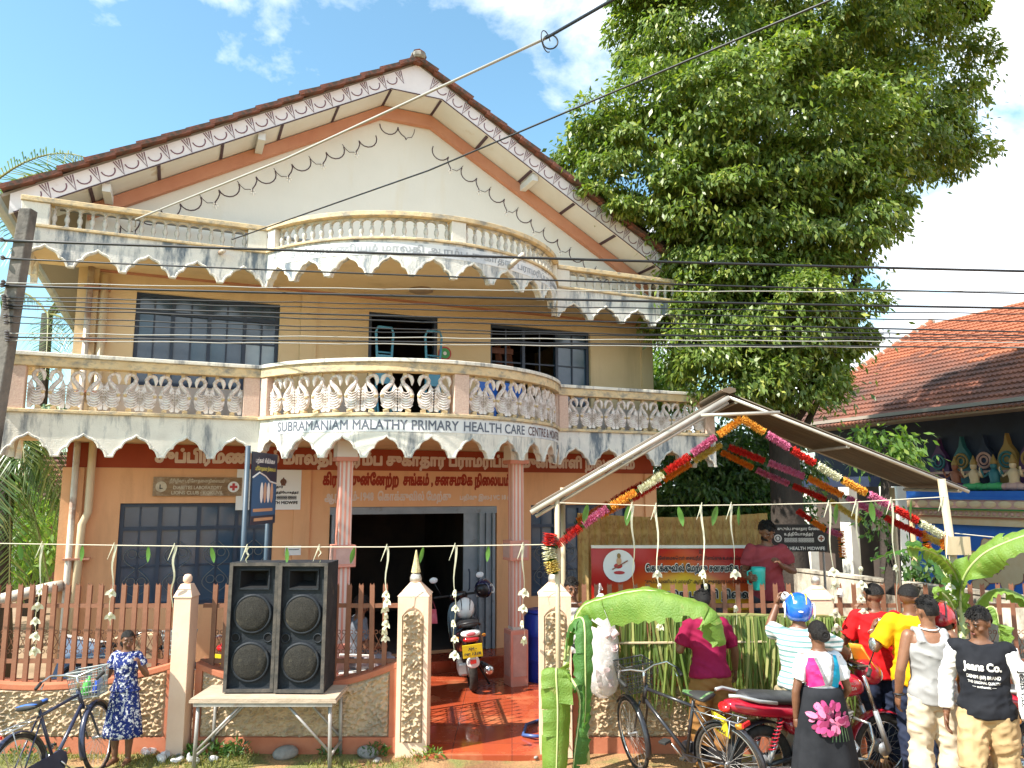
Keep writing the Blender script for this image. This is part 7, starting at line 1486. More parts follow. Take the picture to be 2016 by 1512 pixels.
tie(tk, [(-.256 + .036 * math.cos(a), .052 + .036 * math.sin(a), .885) for a in [2 * math.pi * i / 16 for i in range(17)]], .009, M_blk, 'wristwatch')
# black shirt man
M_bt2 = mat('black_tee', (0.010, 0.011, 0.015), (0.018, 0.019, 0.024), 6, .85); M_kh = mat('khaki_shorts', (0.36, 0.245, 0.12), (0.43, 0.30, 0.16), 6, .85)
blk, bRL, _, _ = person('man in a black long sleeved shirt with white sleeves and khaki shorts walking past', (3.75, 6.38, 0), R(146), 1.70, 'd', head=(R(-34), R(16)), lean=R(3), beard=False, arms={'elR': (.27, -.06, 1.10), 'wrR': (.28, .02, .84), 'elL': (-.27, -.02, 1.10), 'wrL': (-.28, .10, .84), 'cuL': .6}, shirt=M_bt2, sleeve=.93, sleeve_mat=M_sgnw, fit=.028, hem=.86, pants=M_kh, plen=.52, pfit=.030, tw=1.03, legs={'knR': (.12, .16, .50), 'anR': (.11, .06, .085), 'toR': (.13, .22, .03), 'knL': (-.11, -.04, .48), 'anL': (-.10, -.22, .10), 'toL': (-.12, -.06, .03)})
bs_ = shirt_of(blk)
def print_on(body_, w_, h_, x, z, m, fat=1):
    runs, W, Hh = text_runs(body_, 40, fat); qs = []
    for x0, x1, r_ in runs:
        a, c = -(x0 / W - .5) * w_ + x, -(x1 / W - .5) * w_ + x; z0, z1 = (r_ / Hh - .5) * h_ + z, ((r_ + 1) / Hh - .5) * h_ + z
        qs.append([(c, z0), (a, z0), (a, z1), (c, z1)])
    project(blk, bs_, qs, m, 'printed_lettering', (0, -1, 0), .004)
print_on('Jeans Co.', .26, .085, .0, 1.245, M_sgnw, 2); print_on('DENIM (69) BRAND', .23, .036, -.005, 1.17, M_sgnw, 1); print_on('THE ORIGINAL QUALITY', .22, .024, -.005, 1.13, M_sgnw, 1); print_on('— authentic —', .16, .018, -.005, 1.10, M_sgnw, 1)
slv = [c for c in blk.children if c.name.split('.')[0] == 'sleeve'][1]
runs, W, Hh = text_runs('Jeans Co.', 40, 1); qs = []
for x0, x1, r_ in runs:
    z0, z1 = 1.24 - x0 / W * .26, 1.24 - x1 / W * .26; xa, xb = (r_ / Hh - .5) * .06, ((r_ + 1) / Hh - .5) * .06; qs.append([(-.255 - xb, z1), (-.255 - xb, z0), (-.255 - xa, z0), (-.255 - xa, z1)])
project(blk, slv, qs, M_blk, 'printed_lettering', (0, -1, 0), .004)
# seated man on the porch
chm = thing('plastic_chair', 'white plastic armchair on the porch under the seated man', 'chair', (-1.96, 9.96, 0), R(-70)); M_plw = mat('white_plastic', (0.66, 0.64, 0.58), rough=.35)
b = MB(); b.bx(-.23, .23, -.22, .24, .42, .45); b.build('seat', M_plw, chm, bevel=.012); b = MB(); b.prism([(-.23, .46), (.23, .46), (.21, .86), (-.21, .86)], -.27, -.245); b.build('backrest', M_plw, chm, bevel=.01)
for sx_ in (-1, 1):
    for yy in (-.2, .2): b = MB(); b.tube([(sx_ * .2, yy, .42), (sx_ * .24, yy * 1.2, 0)], .02, 6); b.build('leg', M_plw, chm)
    b = MB(); b.tube([(sx_ * .24, .2, .42), (sx_ * .25, .2, .62), (sx_ * .25, -.22, .66)], .018, 6); b.build('armrest', M_plw, chm)
person('man in a grey tee and grey trousers sitting on the porch behind the pickets', (-1.96, 9.98, 0), R(-70), 1.68, 'd', sit=.56, head=(0, R(25)), lean=R(4), arms={'elR': (.25, .10, .74), 'wrR': (.08, .30, .70), 'elL': (-.25, .10, .74), 'wrL': (-.06, .32, .68), 'cuR': .8, 'cuL': .8}, legs={'hpR': (.09, 0, .53), 'knR': (.13, .42, .52), 'anR': (.12, .44, .085), 'toR': (.14, .62, .03), 'hpL': (-.09, 0, .53), 'knL': (-.13, .42, .52), 'anL': (-.12, .44, .085), 'toL': (-.14, .62, .03)}, shirt=mat('grey_tee', (0.10, 0.11, 0.13), (0.14, 0.15, 0.17), 5, .85), sleeve=.38, fit=.02, hem=.90, pants=mat('grey_trousers', (0.22, 0.20, 0.22), (0.28, 0.26, 0.28), 6, .85))
# ------------------------------------------------------------------ bicycles
M_tyre = mat('tyre', (0.022, 0.020, 0.019), (0.05, 0.045, 0.04), 20, .85, .3, 90); M_chrome = mat('chrome', (0.62, 0.62, 0.62), (0.42, 0.40, 0.38), 9, .22, metal=.9, dirt=(0.30, 0.16, 0.09), dsc=9, dlo=.6, dhi=.72); M_bk = mat('bike_black', (0.014, 0.014, 0.018), (0.03, 0.03, 0.036), 9, .3, coat=.3)
M_rub = mat('rubber', (0.02, 0.02, 0.02), rough=.7); M_alu = mat('alloy', (0.46, 0.46, 0.47), (0.36, 0.36, 0.37), 8, .4, metal=.7)
def wheel(par, c, r_, tr, ns=28, hub=.018, steer=0.0, mrim=None):
    w = put('wheel', None, par, c, (0, 0, steer)); q = MB(); q.torus(r_ - tr, tr, 44, 10); q.build('tyre', M_tyre, w, smooth=True)
    q = MB(); q.torus(r_ - 2 * tr - .004, .010, 44, 6); q.build('rim', mrim or M_chrome, w, smooth=True); q = MB(); q.lathe([(hub, -.045), (hub, -.04), (hub * .7, -.03), (hub * .7, .03), (hub, .04), (hub, .045)], 12, Matrix.Rotation(R(90), 4, 'X')); q.build('hub', M_alu, w, smooth=True)
    q = MB()
    for k in range(ns): a = 2 * math.pi * k / ns; a2 = a + (.35 if k % 2 else -.35); s_ = .03 if k % 2 else -.03; q.tube([(hub * math.cos(a2), s_, hub * math.sin(a2)), ((r_ - 2 * tr) * math.cos(a), 0, (r_ - 2 * tr) * math.sin(a))], .0016, 4, cap=False)
    q.build('spokes', M_tube, w)['kind'] = 'stuff'; return w
def arc(c, r_, a0, a1, n=20, y=0): return [(c[0] + r_ * math.cos(a0 + (a1 - a0) * i / n), y, c[2] + r_ * math.sin(a0 + (a1 - a0) * i / n)) for i in range(n + 1)]
def fender(par, c, r_, a0, a1, w_, m, steer=0.0, name='mudguard'):
    q = MB(); rings = []
    for i in range(25):
        a = a0 + (a1 - a0) * i / 24; rg_ = []
        for j in range(7): b_ = -1 + j / 3; rr = r_ - .012 * b_ * b_; rg_.append((rr * math.cos(a), w_ * b_, rr * math.sin(a)))
        rings.append(rg_)
    v = [p for rg_ in rings for p in rg_]; f = [(i * 7 + j, i * 7 + j + 1, (i + 1) * 7 + j + 1, (i + 1) * 7 + j) for i in range(24) for j in range(6)]; q.add(v, f); o = q.build(name, m, par, smooth=True, loc=c, rot=(0, 0, steer)); md = o.modifiers.new('s', 'SOLIDIFY'); md.thickness = .003; return o
def bar(par, pts, r_, m, nm, n=8): q = MB(); q.tube(pts, r_, n); return q.build(nm, m, par, smooth=True)
def bicycle(label, loc, rz, tilt, steer, seatcol, basket, frame, ladies=False):
    t = thing('bicycle', label, 'bicycle', loc, rz); t.rotation_euler = (tilt, 0, rz); r_ = .335; A, B = (0, 0, r_), (1.06, 0, r_); bb = (.44, 0, .30); hd = (.83, 0, .80); hb = (.865, 0, .70); se = (.30, 0, .80)
    wheel(t, A, r_, .019); wheel(t, B, r_, .019, steer=steer); fender(t, A, r_ + .022, R(-10), R(185), .028, frame); fender(t, B, r_ + .022, R(35), R(200), .028, frame, steer)
    for nm, p, rr in (('down_tube', [bb, hb], .018), ('top_tube', [(.30 if not ladies else .40, 0, .74 if not ladies else .44), hd], .016), ('seat_tube', [bb, se], .016), ('head_tube', [(.88, 0, .66), (.82, 0, .84)], .021)): bar(t, p, rr, frame, nm)
    for s_ in (-1, 1): bar(t, [(bb[0], s_ * .03, bb[2]), (0, s_ * .055, r_)], .009, frame, 'chain_stay'); bar(t, [(.31, s_ * .02, .74), (0, s_ * .055, r_)], .008, frame, 'seat_stay'); 
    ca, sa = math.cos(steer), math.sin(steer)
    def S(p): x, y = p[0] - .88, p[1]; return (.88 + x * ca - y * sa, x * sa + y * ca, p[2])
    for s_ in (-1, 1): bar(t, [S((.88, s_ * .035, .68)), S((.93, s_ * .05, .58)), S((1.06, s_ * .055, r_))], .011, frame if not ladies else M_chrome, 'fork_blade')
    bar(t, [S((.82, 0, .84)), S((.80, 0, .97))], .012, M_chrome, 'stem'); bar(t, [S(p) for p in ((.62, .28, .96), (.70, .29, .98), (.79, .24, 1.02), (.83, .12, 1.0), (.80, 0, .97), (.83, -.12, 1.0), (.79, -.24, 1.02), (.70, -.29, .98), (.62, -.28, .96))], .011, M_chrome, 'handlebar')
    for s_ in (-1, 1): bar(t, [S((.70, s_ * .29, .98)), S((.58, s_ * .275, .95))], .016, M_rub, 'grip'); bar(t, [S((.72, s_ * .27, .965)), S((.62, s_ * .25, .93))], .006, M_chrome, 'brake_lever')
    q = MB(); q.loft([[(.28 + x * sx_, y * sx_, .845 + z) for x, y, z in ((.0, .0, .0),)] for sx_ in (1,)] if False else [[(.13, .10 * c_, .85 + .02 * s_2) for c_, s_2 in [(math.cos(a), math.sin(a)) for a in [2 * math.pi * k / 12 for k in range(12)]]], [(.17, .105 * math.cos(a), .858 + .032 * math.sin(a)) for a in [2 * math.pi * k / 12 for k in range(12)]], [(.26, .07 * math.cos(a), .855 + .03 * math.sin(a)) for a in [2 * math.pi * k / 12 for k in range(12)]], [(.36, .028 * math.cos(a), .85 + .022 * math.sin(a)) for a in [2 * math.pi * k / 12 for k in range(12)]], [(.40, .018 * math.cos(a), .845 + .014 * math.sin(a)) for a in [2 * math.pi * k / 12 for k in range(12)]]]); q.build('saddle', M_rub, t, smooth=True)
    q = MB(); q.loft([[(.14 + .26 * f_, (.10 - .08 * f_) * y, .872 + .012 * (1 - y * y) - .01 * f_) for y in (-1, -.5, 0, .5, 1)] + [(.14 + .26 * f_, (.10 - .08 * f_) * y, .868 - .01 * f_) for y in (1, -1)] for f_ in (0, .33, .66, 1)]); q.build('saddle_cover', seatcol, t, smooth=True)
    bar(t, [(.30, 0, .78), (.27, 0, .85)], .012, M_chrome, 'seat_post')
    q = MB(); q.lathe([(.095, -.012), (.10, -.008), (.10, .008), (.095, .012)], 24, Matrix.Translation((bb[0], -.05, bb[2])) @ Matrix.Rotation(R(90), 4, 'X')); q.build('chainring', frame, t); q = MB(); q.prism([(-.04, .30), (.40, .22), (.50, .22), (.545, .28), (.53, .36), (.44, .395), (0, .375), (-.05, .35)], -.066, -.058); q.build('chain_guard', frame, t, bevel=.004)
    for s_, dz in ((-1, -.12), (1, .12)): bar(t, [(bb[0], s_ * .075, bb[2]), (bb[0] + .12, s_ * .085, bb[2] + dz)], .008, M_chrome, 'crank'); q = MB(); q.box((bb[0] + .13, s_ * .13, bb[2] + dz), (.075, .09, .022)); q.build('pedal', M_rub, t, bevel=.004)
    for s_ in (-1, 1): bar(t, [(.29, s_ * .03, .745), (.24, s_ * .06, .735), (-.18, s_ * .065, .72)], .006, M_chrome, 'carrier_rail'); bar(t, [(-.10, s_ * .065, .72), (0, s_ * .06, r_)], .005, M_chrome, 'carrier_stay')
    for k in range(4): bar(t, [(.16 - k * .11, -.065, .73 - k * .003), (.16 - k * .11, .065, .73 - k * .003)], .004, M_chrome, 'carrier_bar')
    q = MB(); q.box((-.21, 0, .70), (.02, .10, .03)); q.build('reflector', mat('reflector_red', (0.5, 0.02, 0.02), rough=.2), t); bar(t, [(.0, .06, r_), (-.08, .20, .02)], .009, M_chrome, 'kickstand')
    # basket of crossed wires
    q = MB(); x0, x1, z0, z1 = .90, 1.16, .74, 1.0
    for k in range(9): 
        f_ = k / 8
        for y0, y1 in ((-.15, -.12), (.15, .12)): q.tube([S((x0 + (x1 - x0) * f_, y0, z1)), S((x0 + .03 + (x1 - x0 - .05) * f_, y1, z0))], .004, 4)
    for k in range(10):
        f_ = k / 9; yy = -.15 + .30 * f_; y2 = -.12 + .24 * f_
        for xa, xb in ((x0, x0 + .03), (x1, x1 - .02)): q.tube([S((xa, yy, z1)), S((xb, y2, z0))], .004, 4)
        q.tube([S((x0 + .03, y2, z0)), S((x1 - .02, y2, z0))], .004, 4)
    for k in range(6):
        f_ = k / 5; z = z1 + (z0 - z1) * f_; e_ = .03 * f_; q.tube([S(p) for p in ((x0 + e_, -.15 + e_, z), (x1 - e_ * .7, -.15 + e_, z), (x1 - e_ * .7, .15 - e_, z), (x0 + e_, .15 - e_, z), (x0 + e_, -.15 + e_, z))], .0045 if k else .008, 5)
    q.build('basket', basket, t)['kind'] = 'stuff'
    return t, S
M_gbk = mat('grey_basket', (0.30, 0.32, 0.31), (0.22, 0.25, 0.24), 9, .6); M_bblue = mat('blue_seat_cover', (0.02, 0.10, 0.42), (0.03, 0.14, 0.5), 9, .7); M_camo = mat('camo_cover', (0.05, 0.13, 0.04), (0.20, 0.26, 0.14), 16, .7, lo=.48, hi=.52)
M_navyf = mat('bike_navy', (0.012, 0.016, 0.045), (0.03, 0.035, 0.07), 9, .32, coat=.3)
lbk, S1 = bicycle('dark blue bicycle with a basket and blue seat cover held by the girl', (-3.99, 6.66, 0), R(83), R(-9), R(12), M_bblue, M_gbk, M_navyf, False); lbk.scale = (.95,) * 3
rbk, S2 = bicycle('black bicycle with wire basket and camouflage seat cover beside the banana plant', (1.88, 6.95, 0), R(131), R(-8), R(-26), M_camo, mat('black_basket', (0.05, 0.05, 0.05), (0.10, 0.10, 0.10), 9, .5), M_bk)
# two bottles in the left basket
def wpt(t, p): return Matrix.Translation(t.location) @ t.rotation_euler.to_matrix().to_4x4() @ Matrix.Scale(t.scale.x, 4) @ Vector(p)
for k, (yy, m, lab) in enumerate(((.05, mat('green_bottle', (0.10, 0.50, 0.08), rough=.3), 'green plastic bottle in the bicycle basket'), (-.06, mat('blue_bottle', (0.02, 0.06, 0.35), rough=.3), 'blue capped bottle in the bicycle basket'))):
    q = MB(); q.lathe([(.045, 0), (.05, .01), (.05, .15), (.03, .19), (.016, .20), (.016, .235), (.002, .236)], 16); o = q.build('bottle', m, None, smooth=True, loc=wpt(lbk, S1((1.03, yy, .76))), rot=(R(-12), R(8), 0)); o.scale = (.72,) * 3; tag(o, lab, 'bottle')

# ------------------------------------------------------------------ motorcycle
M_mred = mat('motor_red', (0.32, 0.008, 0.022), (0.38, 0.012, 0.03), 3, .22, coat=.7, dirt=(0.26, 0.05, 0.04), dsc=5, dlo=.62, dhi=.8); M_mblk = mat('motor_black', (0.016, 0.016, 0.018), rough=.4); M_seat = mat('motor_seat', (0.020, 0.020, 0.022), (0.035, 0.035, 0.038), 12, .55, .15, 90); M_silv = mat('motor_silver', (0.52, 0.53, 0.54), (0.45, 0.46, 0.47), 8, .3, metal=.6); M_tail = mat('tail_lamp', (0.42, 0.01, 0.012), rough=.15, coat=.6); M_amb = mat('indicator', (0.60, 0.22, 0.02), rough=.2, coat=.5); M_plate2 = mat('number_plate', (0.80, 0.62, 0.03), rough=.35); M_org = mat('orange_visor', (0.75, 0.26, 0.02), (0.80, 0.34, 0.04), 4, .18, coat=.6); M_glassy = mat('lamp_glass', (0.75, 0.78, 0.80), rough=.08, spec=.9)
def ringe(x, y0, z0, w_, h_, n=14, p=2.4): return [(x, y0 + w_ * math.copysign(abs(math.cos(a)) ** (2 / p), math.cos(a)), z0 + h_ * math.copysign(abs(math.sin(a)) ** (2 / p), math.sin(a))) for a in [2 * math.pi * k / n for k in range(n)]]
def shape(par, nm, m, rings): q = MB(); q.loft([ringe(*r_) for r_ in rings]); o = q.build(nm, m, par, smooth=True); md = o.modifiers.new('s', 'SUBSURF'); md.levels = md.render_levels = 1; return o
def motorcycle(label, loc, rz, red=True, plate=('MQ -', '3623'), tilt=0.0):
    t = thing('motorcycle', label, 'motorcycle', loc, rz, 'parked motorcycles'); t.rotation_euler = (tilt, 0, rz); P = M_mred; r_ = .30
    wheel(t, (0, 0, r_), r_, .042, 32, .07); wheel(t, (1.27, 0, r_), r_, .036, 32, .065, steer=R(-6)); fender(t, (1.27, 0, r_), r_ + .035, R(30), R(170), .055, P, R(-6)); fender(t, (0, 0, r_), r_ + .05, R(40), R(190), .06, M_mblk)
    shape(t, 'tank', P, [(.62, 0, .86, .05, .03), (.68, 0, .87, .115, .085), (.80, 0, .89, .145, .115), (.95, 0, .89, .14, .11), (1.03, 0, .86, .09, .07), (1.06, 0, .84, .04, .03)])
    shape(t, 'seat', M_seat, [(-.22, 0, .86, .07, .035), (-.15, 0, .86, .12, .05), (.10, 0, .83, .135, .05), (.35, 0, .80, .13, .05), (.55, 0, .80, .10, .055), (.68, 0, .83, .06, .03)])
    shape(t, 'tail_cowl', P, [(-.36, 0, .80, .05, .03), (-.30, 0, .79, .10, .055), (-.10, 0, .755, .13, .07), (.20, 0, .72, .14, .07), (.45, 0, .68, .13, .09), (.58, 0, .66, .10, .06)])
    shape(t, 'side_panel', P, [(.20, 0, .60, .11, .05), (.30, 0, .58, .135, .10), (.48, 0, .56, .135, .11), (.60, 0, .58, .11, .06)])
    shape(t, 'tail_light', M_tail, [(-.405, 0, .775, .03, .02), (-.385, 0, .775, .075, .04), (-.33, 0, .785, .095, .05)])
    for s_ in (-1, 1):
        bar(t, [(-.38, s_ * .10, .90), (-.30, s_ * .135, .90), (-.12, s_ * .15, .85), (.06, s_ * .15, .82)], .016, M_silv, 'grab_rail'); shape(t, 'indicator', M_amb, [(-.36, s_ * .16, .665, .018, .018), (-.34, s_ * .17, .665, .032, .028), (-.28, s_ * .17, .665, .028, .026)]); bar(t, [(-.30, s_ * .08, .68), (-.32, s_ * .16, .67)], .008, M_mblk, 'indicator_stalk')
        bar(t, [(0, s_ * .10, .33), (.06, s_ * .12, .48)], .022, M_silv, 'damper'); q = MB(); q.tube([(.02 + .10 * k / 60 + .028 * math.cos(k * .9) * .9, s_ * .115 + .028 * math.sin(k * .9), .42 + .26 * k / 60) for k in range(61)], .0065, 5); q.build('spring', M_mred, t); bar(t, [(.02, s_ * .115, .42), (.12, s_ * .115, .68)], .012, M_mblk, 'damper_rod')
        bar(t, [(0, s_ * .085, r_), (.45, s_ * .09, .36)], .02, M_mblk, 'swing_arm'); bar(t, [(1.27, s_ * .085, r_), (1.13, s_ * .09, .66)], .024, M_silv, 'fork_leg'); bar(t, [(1.13, s_ * .09, .66), (1.02, s_ * .09, .97)], .017, M_chrome, 'fork_tube')
        bar(t, [(.98, 0, 1.03), (1.0, s_ * .12, 1.06), (.94, s_ * .26, 1.10), (.84, s_ * .36, 1.06)], .012, M_chrome, 'handlebar'); bar(t, [(.90, s_ * .31, 1.083), (.82, s_ * .375, 1.055)], .018, M_rub, 'grip'); bar(t, [(.95, s_ * .24, 1.10), (.95, s_ * .30, 1.22), (.93, s_ * .32, 1.27)], .006, M_mblk, 'mirror_stem')
        q = MB(); q.ell((.92, s_ * .325, 1.30), (.018, .045, .06), 12, 7); q.build('mirror', M_chrome, t, smooth=True); bar(t, [(.45, s_ * .10, .34), (.52, s_ * .20, .33)], .012, M_rub, 'foot_peg')
    q = MB(); q.box((-.40, 0, .64), (.006, .22, .17), (0, R(-14), 0)); q.build('number_plate', M_plate2, t); lettering(plate[0], .11, .05, M_blk, t, (-.413, 0, .675), rot=(R(-14), 0, R(-90)), fat=2); lettering(plate[1], .13, .055, M_blk, t, (-.394, 0, .605), rot=(R(-14), 0, R(-90)), fat=2)
    q = MB(); q.prism([(.30, .26), (.62, .24), (.78, .34), (.80, .48), (.66, .56), (.40, .54), (.30, .42)], -.10, .10); q.build('engine', M_silv, t, bevel=.015)
    for k in range(7): q = MB(); q.box((.74 + .012 * k, 0, .50 + .024 * k), (.17, .20, .010), (0, R(-18), 0)); q.build('cooling_fin', M_alu, t)
    q = MB(); q.lathe([(.075, 0), (.08, .02), (.06, .035), (.01, .04)], 18, Matrix.Translation((.46, -.10, .38)) @ Matrix.Rotation(R(90), 4, 'X')); q.build('clutch_cover', M_alu, t, smooth=True)
    bar(t, [(.86, -.06, .46), (.92, -.10, .36), (.80, -.13, .25), (.45, -.14, .23)], .02, M_chrome, 'exhaust_pipe'); q = MB(); q.tube([(.40, -.15, .23), (.30, -.155, .235), (-.25, -.16, .29), (-.30, -.16, .295)], [.025, .045, .05, .04], 14); q.build('silencer', M_chrome, t, smooth=True); q = MB(); q.tube([(-.295, -.16, .295), (-.31, -.16, .296)], .03, 12); q.build('silencer_end', M_mblk, t, smooth=True)
    bar(t, [(.98, 0, .92), (.84, 0, .70), (.84, 0, .40), (.50, 0, .26)], .02, M_mblk, 'frame_tube'); bar(t, [(.98, 0, .84), (.35, 0, .72), (.0, 0, .72)], .018, M_mblk, 'frame_tube')
    for s_ in (-1, 1): bar(t, [(.88, s_ * .05, .62), (.95, s_ * .22, .60), (.97, s_ * .24, .45), (.92, s_ * .22, .30), (.82, s_ * .06, .27)], .014, M_chrome, 'leg_guard')
    shape(t, 'headlight_cowl', P, [(1.02, 0, .98, .06, .07), (1.08, 0, .98, .11, .11), (1.18, 0, .97, .12, .12), (1.24, 0, .96, .09, .09)]); q = MB(); q.ell((1.24, 0, .95), (.02, .08, .07), 14, 8); q.build('headlight', M_glassy, t, smooth=True)
    q = MB(); v = []; f = []
    for i in range(9):
        a = -1 + i / 4
        for j in range(5): u_ = j / 4; v.append((1.20 - .12 * u_ - .07 * a * a, a * (.13 - .05 * u_), 1.02 + .20 * u_))
    for i in range(8):
        for j in range(4): f.append((i * 5 + j, (i + 1) * 5 + j, (i + 1) * 5 + j + 1, i * 5 + j + 1))
    q.add(v, f); o = q.build('windscreen_visor', M_org, t, smooth=True); md = o.modifiers.new('s', 'SOLIDIFY'); md.thickness = .004
    for s_ in (-1, 1): lettering('HERO', .09, .028, M_silv, t, (.84, s_ * .148, .925), rot=(R(s_ * -12), 0, 0 if s_ < 0 else R(180)), fat=2); lettering('HONDA', .13, .03, M_silv, t, (.82, s_ * .154, .885), rot=(0, 0, 0 if s_ < 0 else R(180)), fat=2)
    q = MB(); q.box((1.02, 0, 1.04), (.08, .16, .05)); q.build('instrument_cluster', M_mblk, t, bevel=.012); bar(t, [(.50, .09, .28), (.42, .24, .01)], .012, M_mblk, 'side_stand'); return t
mc = motorcycle('red motorcycle with yellow number plate in front of the palm screen', (2.16, 7.06, 0), R(17), tilt=R(2))
mc2 = motorcycle('red motorcycle at the right edge behind the man in black', (4.62, 7.25, 0), R(12), plate=('WP -', '5051'), tilt=R(4))
hr = thing('helmet', 'red and black helmet hung up between the tank top man and the man in black', 'helmet', at(1853, 1222, 7.0), R(150)); hr.rotation_euler = (R(-30), R(8), R(150))
helmet_shell(hr, mat('helmet_red', (0.35, 0.01, 0.015), rough=.25, coat=.6), M_mblk, M_mblk); q = MB(); q.ell((0, 0, .0), (.10, .115, .10), 14, 9); q.build('padding', M_mblk, hr, smooth=True)
bar(hr, [(0, -.02, -.05), (0.0, -.1, -.3)], .006, M_mblk, 'strap')
# ------------------------------------------------------------------ scooter on the porch, seen from behind
sct = thing('scooter', 'black scooter parked on the porch seen from behind with yellow plate', 'scooter', (-.50, 10.50, .035), R(99)); sct.rotation_euler = (R(-6), 0, R(99)); sct.scale = (1.1,) * 3; M_sb2 = mat('scooter_black', (0.014, 0.013, 0.014), (0.02, 0.018, 0.02), 5, .2, coat=.7)
wheel(sct, (0, 0, .25), .25, .05, 12, .08, mrim=M_alu); wheel(sct, (1.22, 0, .25), .25, .045, 12, .06, mrim=M_alu)
shape(sct, 'rear_body', M_sb2, [(-.34, 0, .66, .05, .06), (-.28, 0, .65, .12, .11), (-.10, 0, .60, .17, .15), (.15, 0, .56, .18, .17), (.36, 0, .50, .16, .18), (.46, 0, .44, .13, .12)]); shape(sct, 'seat', M_seat, [(-.24, 0, .80, .07, .025), (-.18, 0, .80, .13, .045), (.05, 0, .79, .15, .05), (.30, 0, .76, .14, .05), (.46, 0, .74, .09, .03)])
shape(sct, 'tail_lamp_housing', M_sgnw, [(-.365, 0, .72, .06, .025), (-.345, 0, .72, .12, .04), (-.28, 0, .73, .13, .045)]); shape(sct, 'tail_light', M_tail, [(-.375, 0, .66, .06, .02), (-.36, 0, .66, .10, .03), (-.30, 0, .66, .11, .035)]); shape(sct, 'tail_lens', mat('lens_pink', (0.55, 0.12, 0.14), rough=.15), [(-.378, 0, .725, .03, .015), (-.37, 0, .725, .06, .024), (-.34, 0, .725, .06, .024)])
q = MB(); q.box((-.36, 0, .535), (.008, .23, .15), (0, R(-10), 0)); q.build('number_plate', M_plate2, sct); lettering('XH -', .10, .04, M_blk, sct, (-.374, -.0, .565), rot=(R(-10), 0, R(-90)), fat=2); lettering('NP 7328', .19, .045, M_blk, sct, (-.362, 0, .51), rot=(R(-10), 0, R(-90)), fat=2)
shape(sct, 'mud_flap', M_sgnw, [(-.33, 0, .40, .06, .05), (-.32, 0, .40, .08, .07), (-.30, 0, .40, .08, .07)]); q = MB(); q.box((-.336, 0, .41), (.012, .07, .045)); q.build('reflector', M_tail, sct); q = MB(); q.bx(.42, .95, -.17, .17, .27, .31); q.build('floorboard', M_sb2, sct, bevel=.01)
shape(sct, 'front_apron', M_sb2, [(.92, 0, .34, .16, .06), (.98, 0, .50, .19, .12), (1.05, 0, .72, .19, .14), (1.06, 0, .90, .12, .07)]); shape(sct, 'handlebar_cowl', M_sb2, [(.98, 0, .98, .10, .05), (1.04, 0, .98, .15, .07), (1.12, 0, .97, .10, .06)])
for s_ in (-1, 1): bar(sct, [(1.02, s_ * .12, .99), (.96, s_ * .33, 1.0)], .015, M_rub, 'grip'); bar(sct, [(1.02, s_ * .22, 1.0), (1.0, s_ * .30, 1.18)], .006, M_mblk, 'mirror_stem'); q = MB(); q.ell((.99, s_ * .31, 1.22), (.015, .055, .04), 12, 7); q.build('mirror', M_glassy, sct, smooth=True); shape(sct, 'indicator', M_amb, [(-.30, s_ * .15, .68, .015, .015), (-.27, s_ * .16, .68, .028, .02), (-.2, s_ * .165, .67, .02, .015)])
q = MB(); q.tube([(.25, -.15, .25), (-.15, -.18, .26), (-.28, -.18, .28)], [.03, .055, .05], 12); q.build('silencer', M_chrome, sct, smooth=True); q = MB(); q.box((.10, .10, .28), (.36, .12, .16)); q.build('engine', M_alu, sct, bevel=.03); bar(sct, [(-.02, .08, .25), (-.10, .10, .60)], .025, M_mblk, 'damper'); bar(sct, [(.30, -.10, .25), (.22, -.22, .0)], .012, M_mblk, 'stand')
bar(sct, [(-.26, -.12, .80), (-.34, -.10, .84), (-.36, 0, .85), (-.34, .10, .84), (-.26, .12, .80)], .014, M_mblk, 'grab_rail')
hw_ = thing('helmet', 'white and black helmet resting on the scooter seat', 'helmet', wpt(sct, (.12, 0, .93)), R(96)); hw_.rotation_euler = (R(15), 0, R(6)); helmet_shell(hw_, M_sgnw, M_mblk, M_mblk); q = MB(); q.ell((0, .02, -.0), (.11, .13, .11), 14, 9); q.build('padding', M_mblk, hw_, smooth=True)
hb_ = thing('helmet', 'dark blue helmet hanging on the scooter mirror', 'helmet', wpt(sct, (.98, -.34, 1.02)), R(30)); hb_.rotation_euler = (R(20), R(15), R(160)); helmet_shell(hb_, mat('helmet_navy', (0.012, 0.02, 0.07), rough=.2, coat=.7), M_sgnw, M_alu); q = MB(); q.ell((0, .02, 0), (.11, .13, .11), 14, 9); q.build('padding', M_mblk, hb_, smooth=True)
bg_ = thing('carrier_bag', 'small red and pink paper bag hanging from the scooter handlebar', 'bag', wpt(sct, (1.0, .36, .78)), R(10)); q = MB(); q.prism([(-.07, -.12), (.07, -.12), (.05, .08), (-.05, .08)], -.02, .02); q.build('pouch', mat('bag_red', (0.55, 0.02, 0.06), (0.65, 0.2, 0.25), 6, .5), bg_); bar(bg_, [(-.04, 0, .08), (0, 0, .2), (.04, 0, .08)], .004, mat('bag_red', (0, 0, 0)), 'handle')
# motorcycles dimly seen behind the wall left of the loudspeakers
mc3 = motorcycle('motorcycle standing inside the wall beside the slim pillar, left of the loudspeakers', (-3.25, 9.75, 0), R(60), plate=('NP -', '2210'))
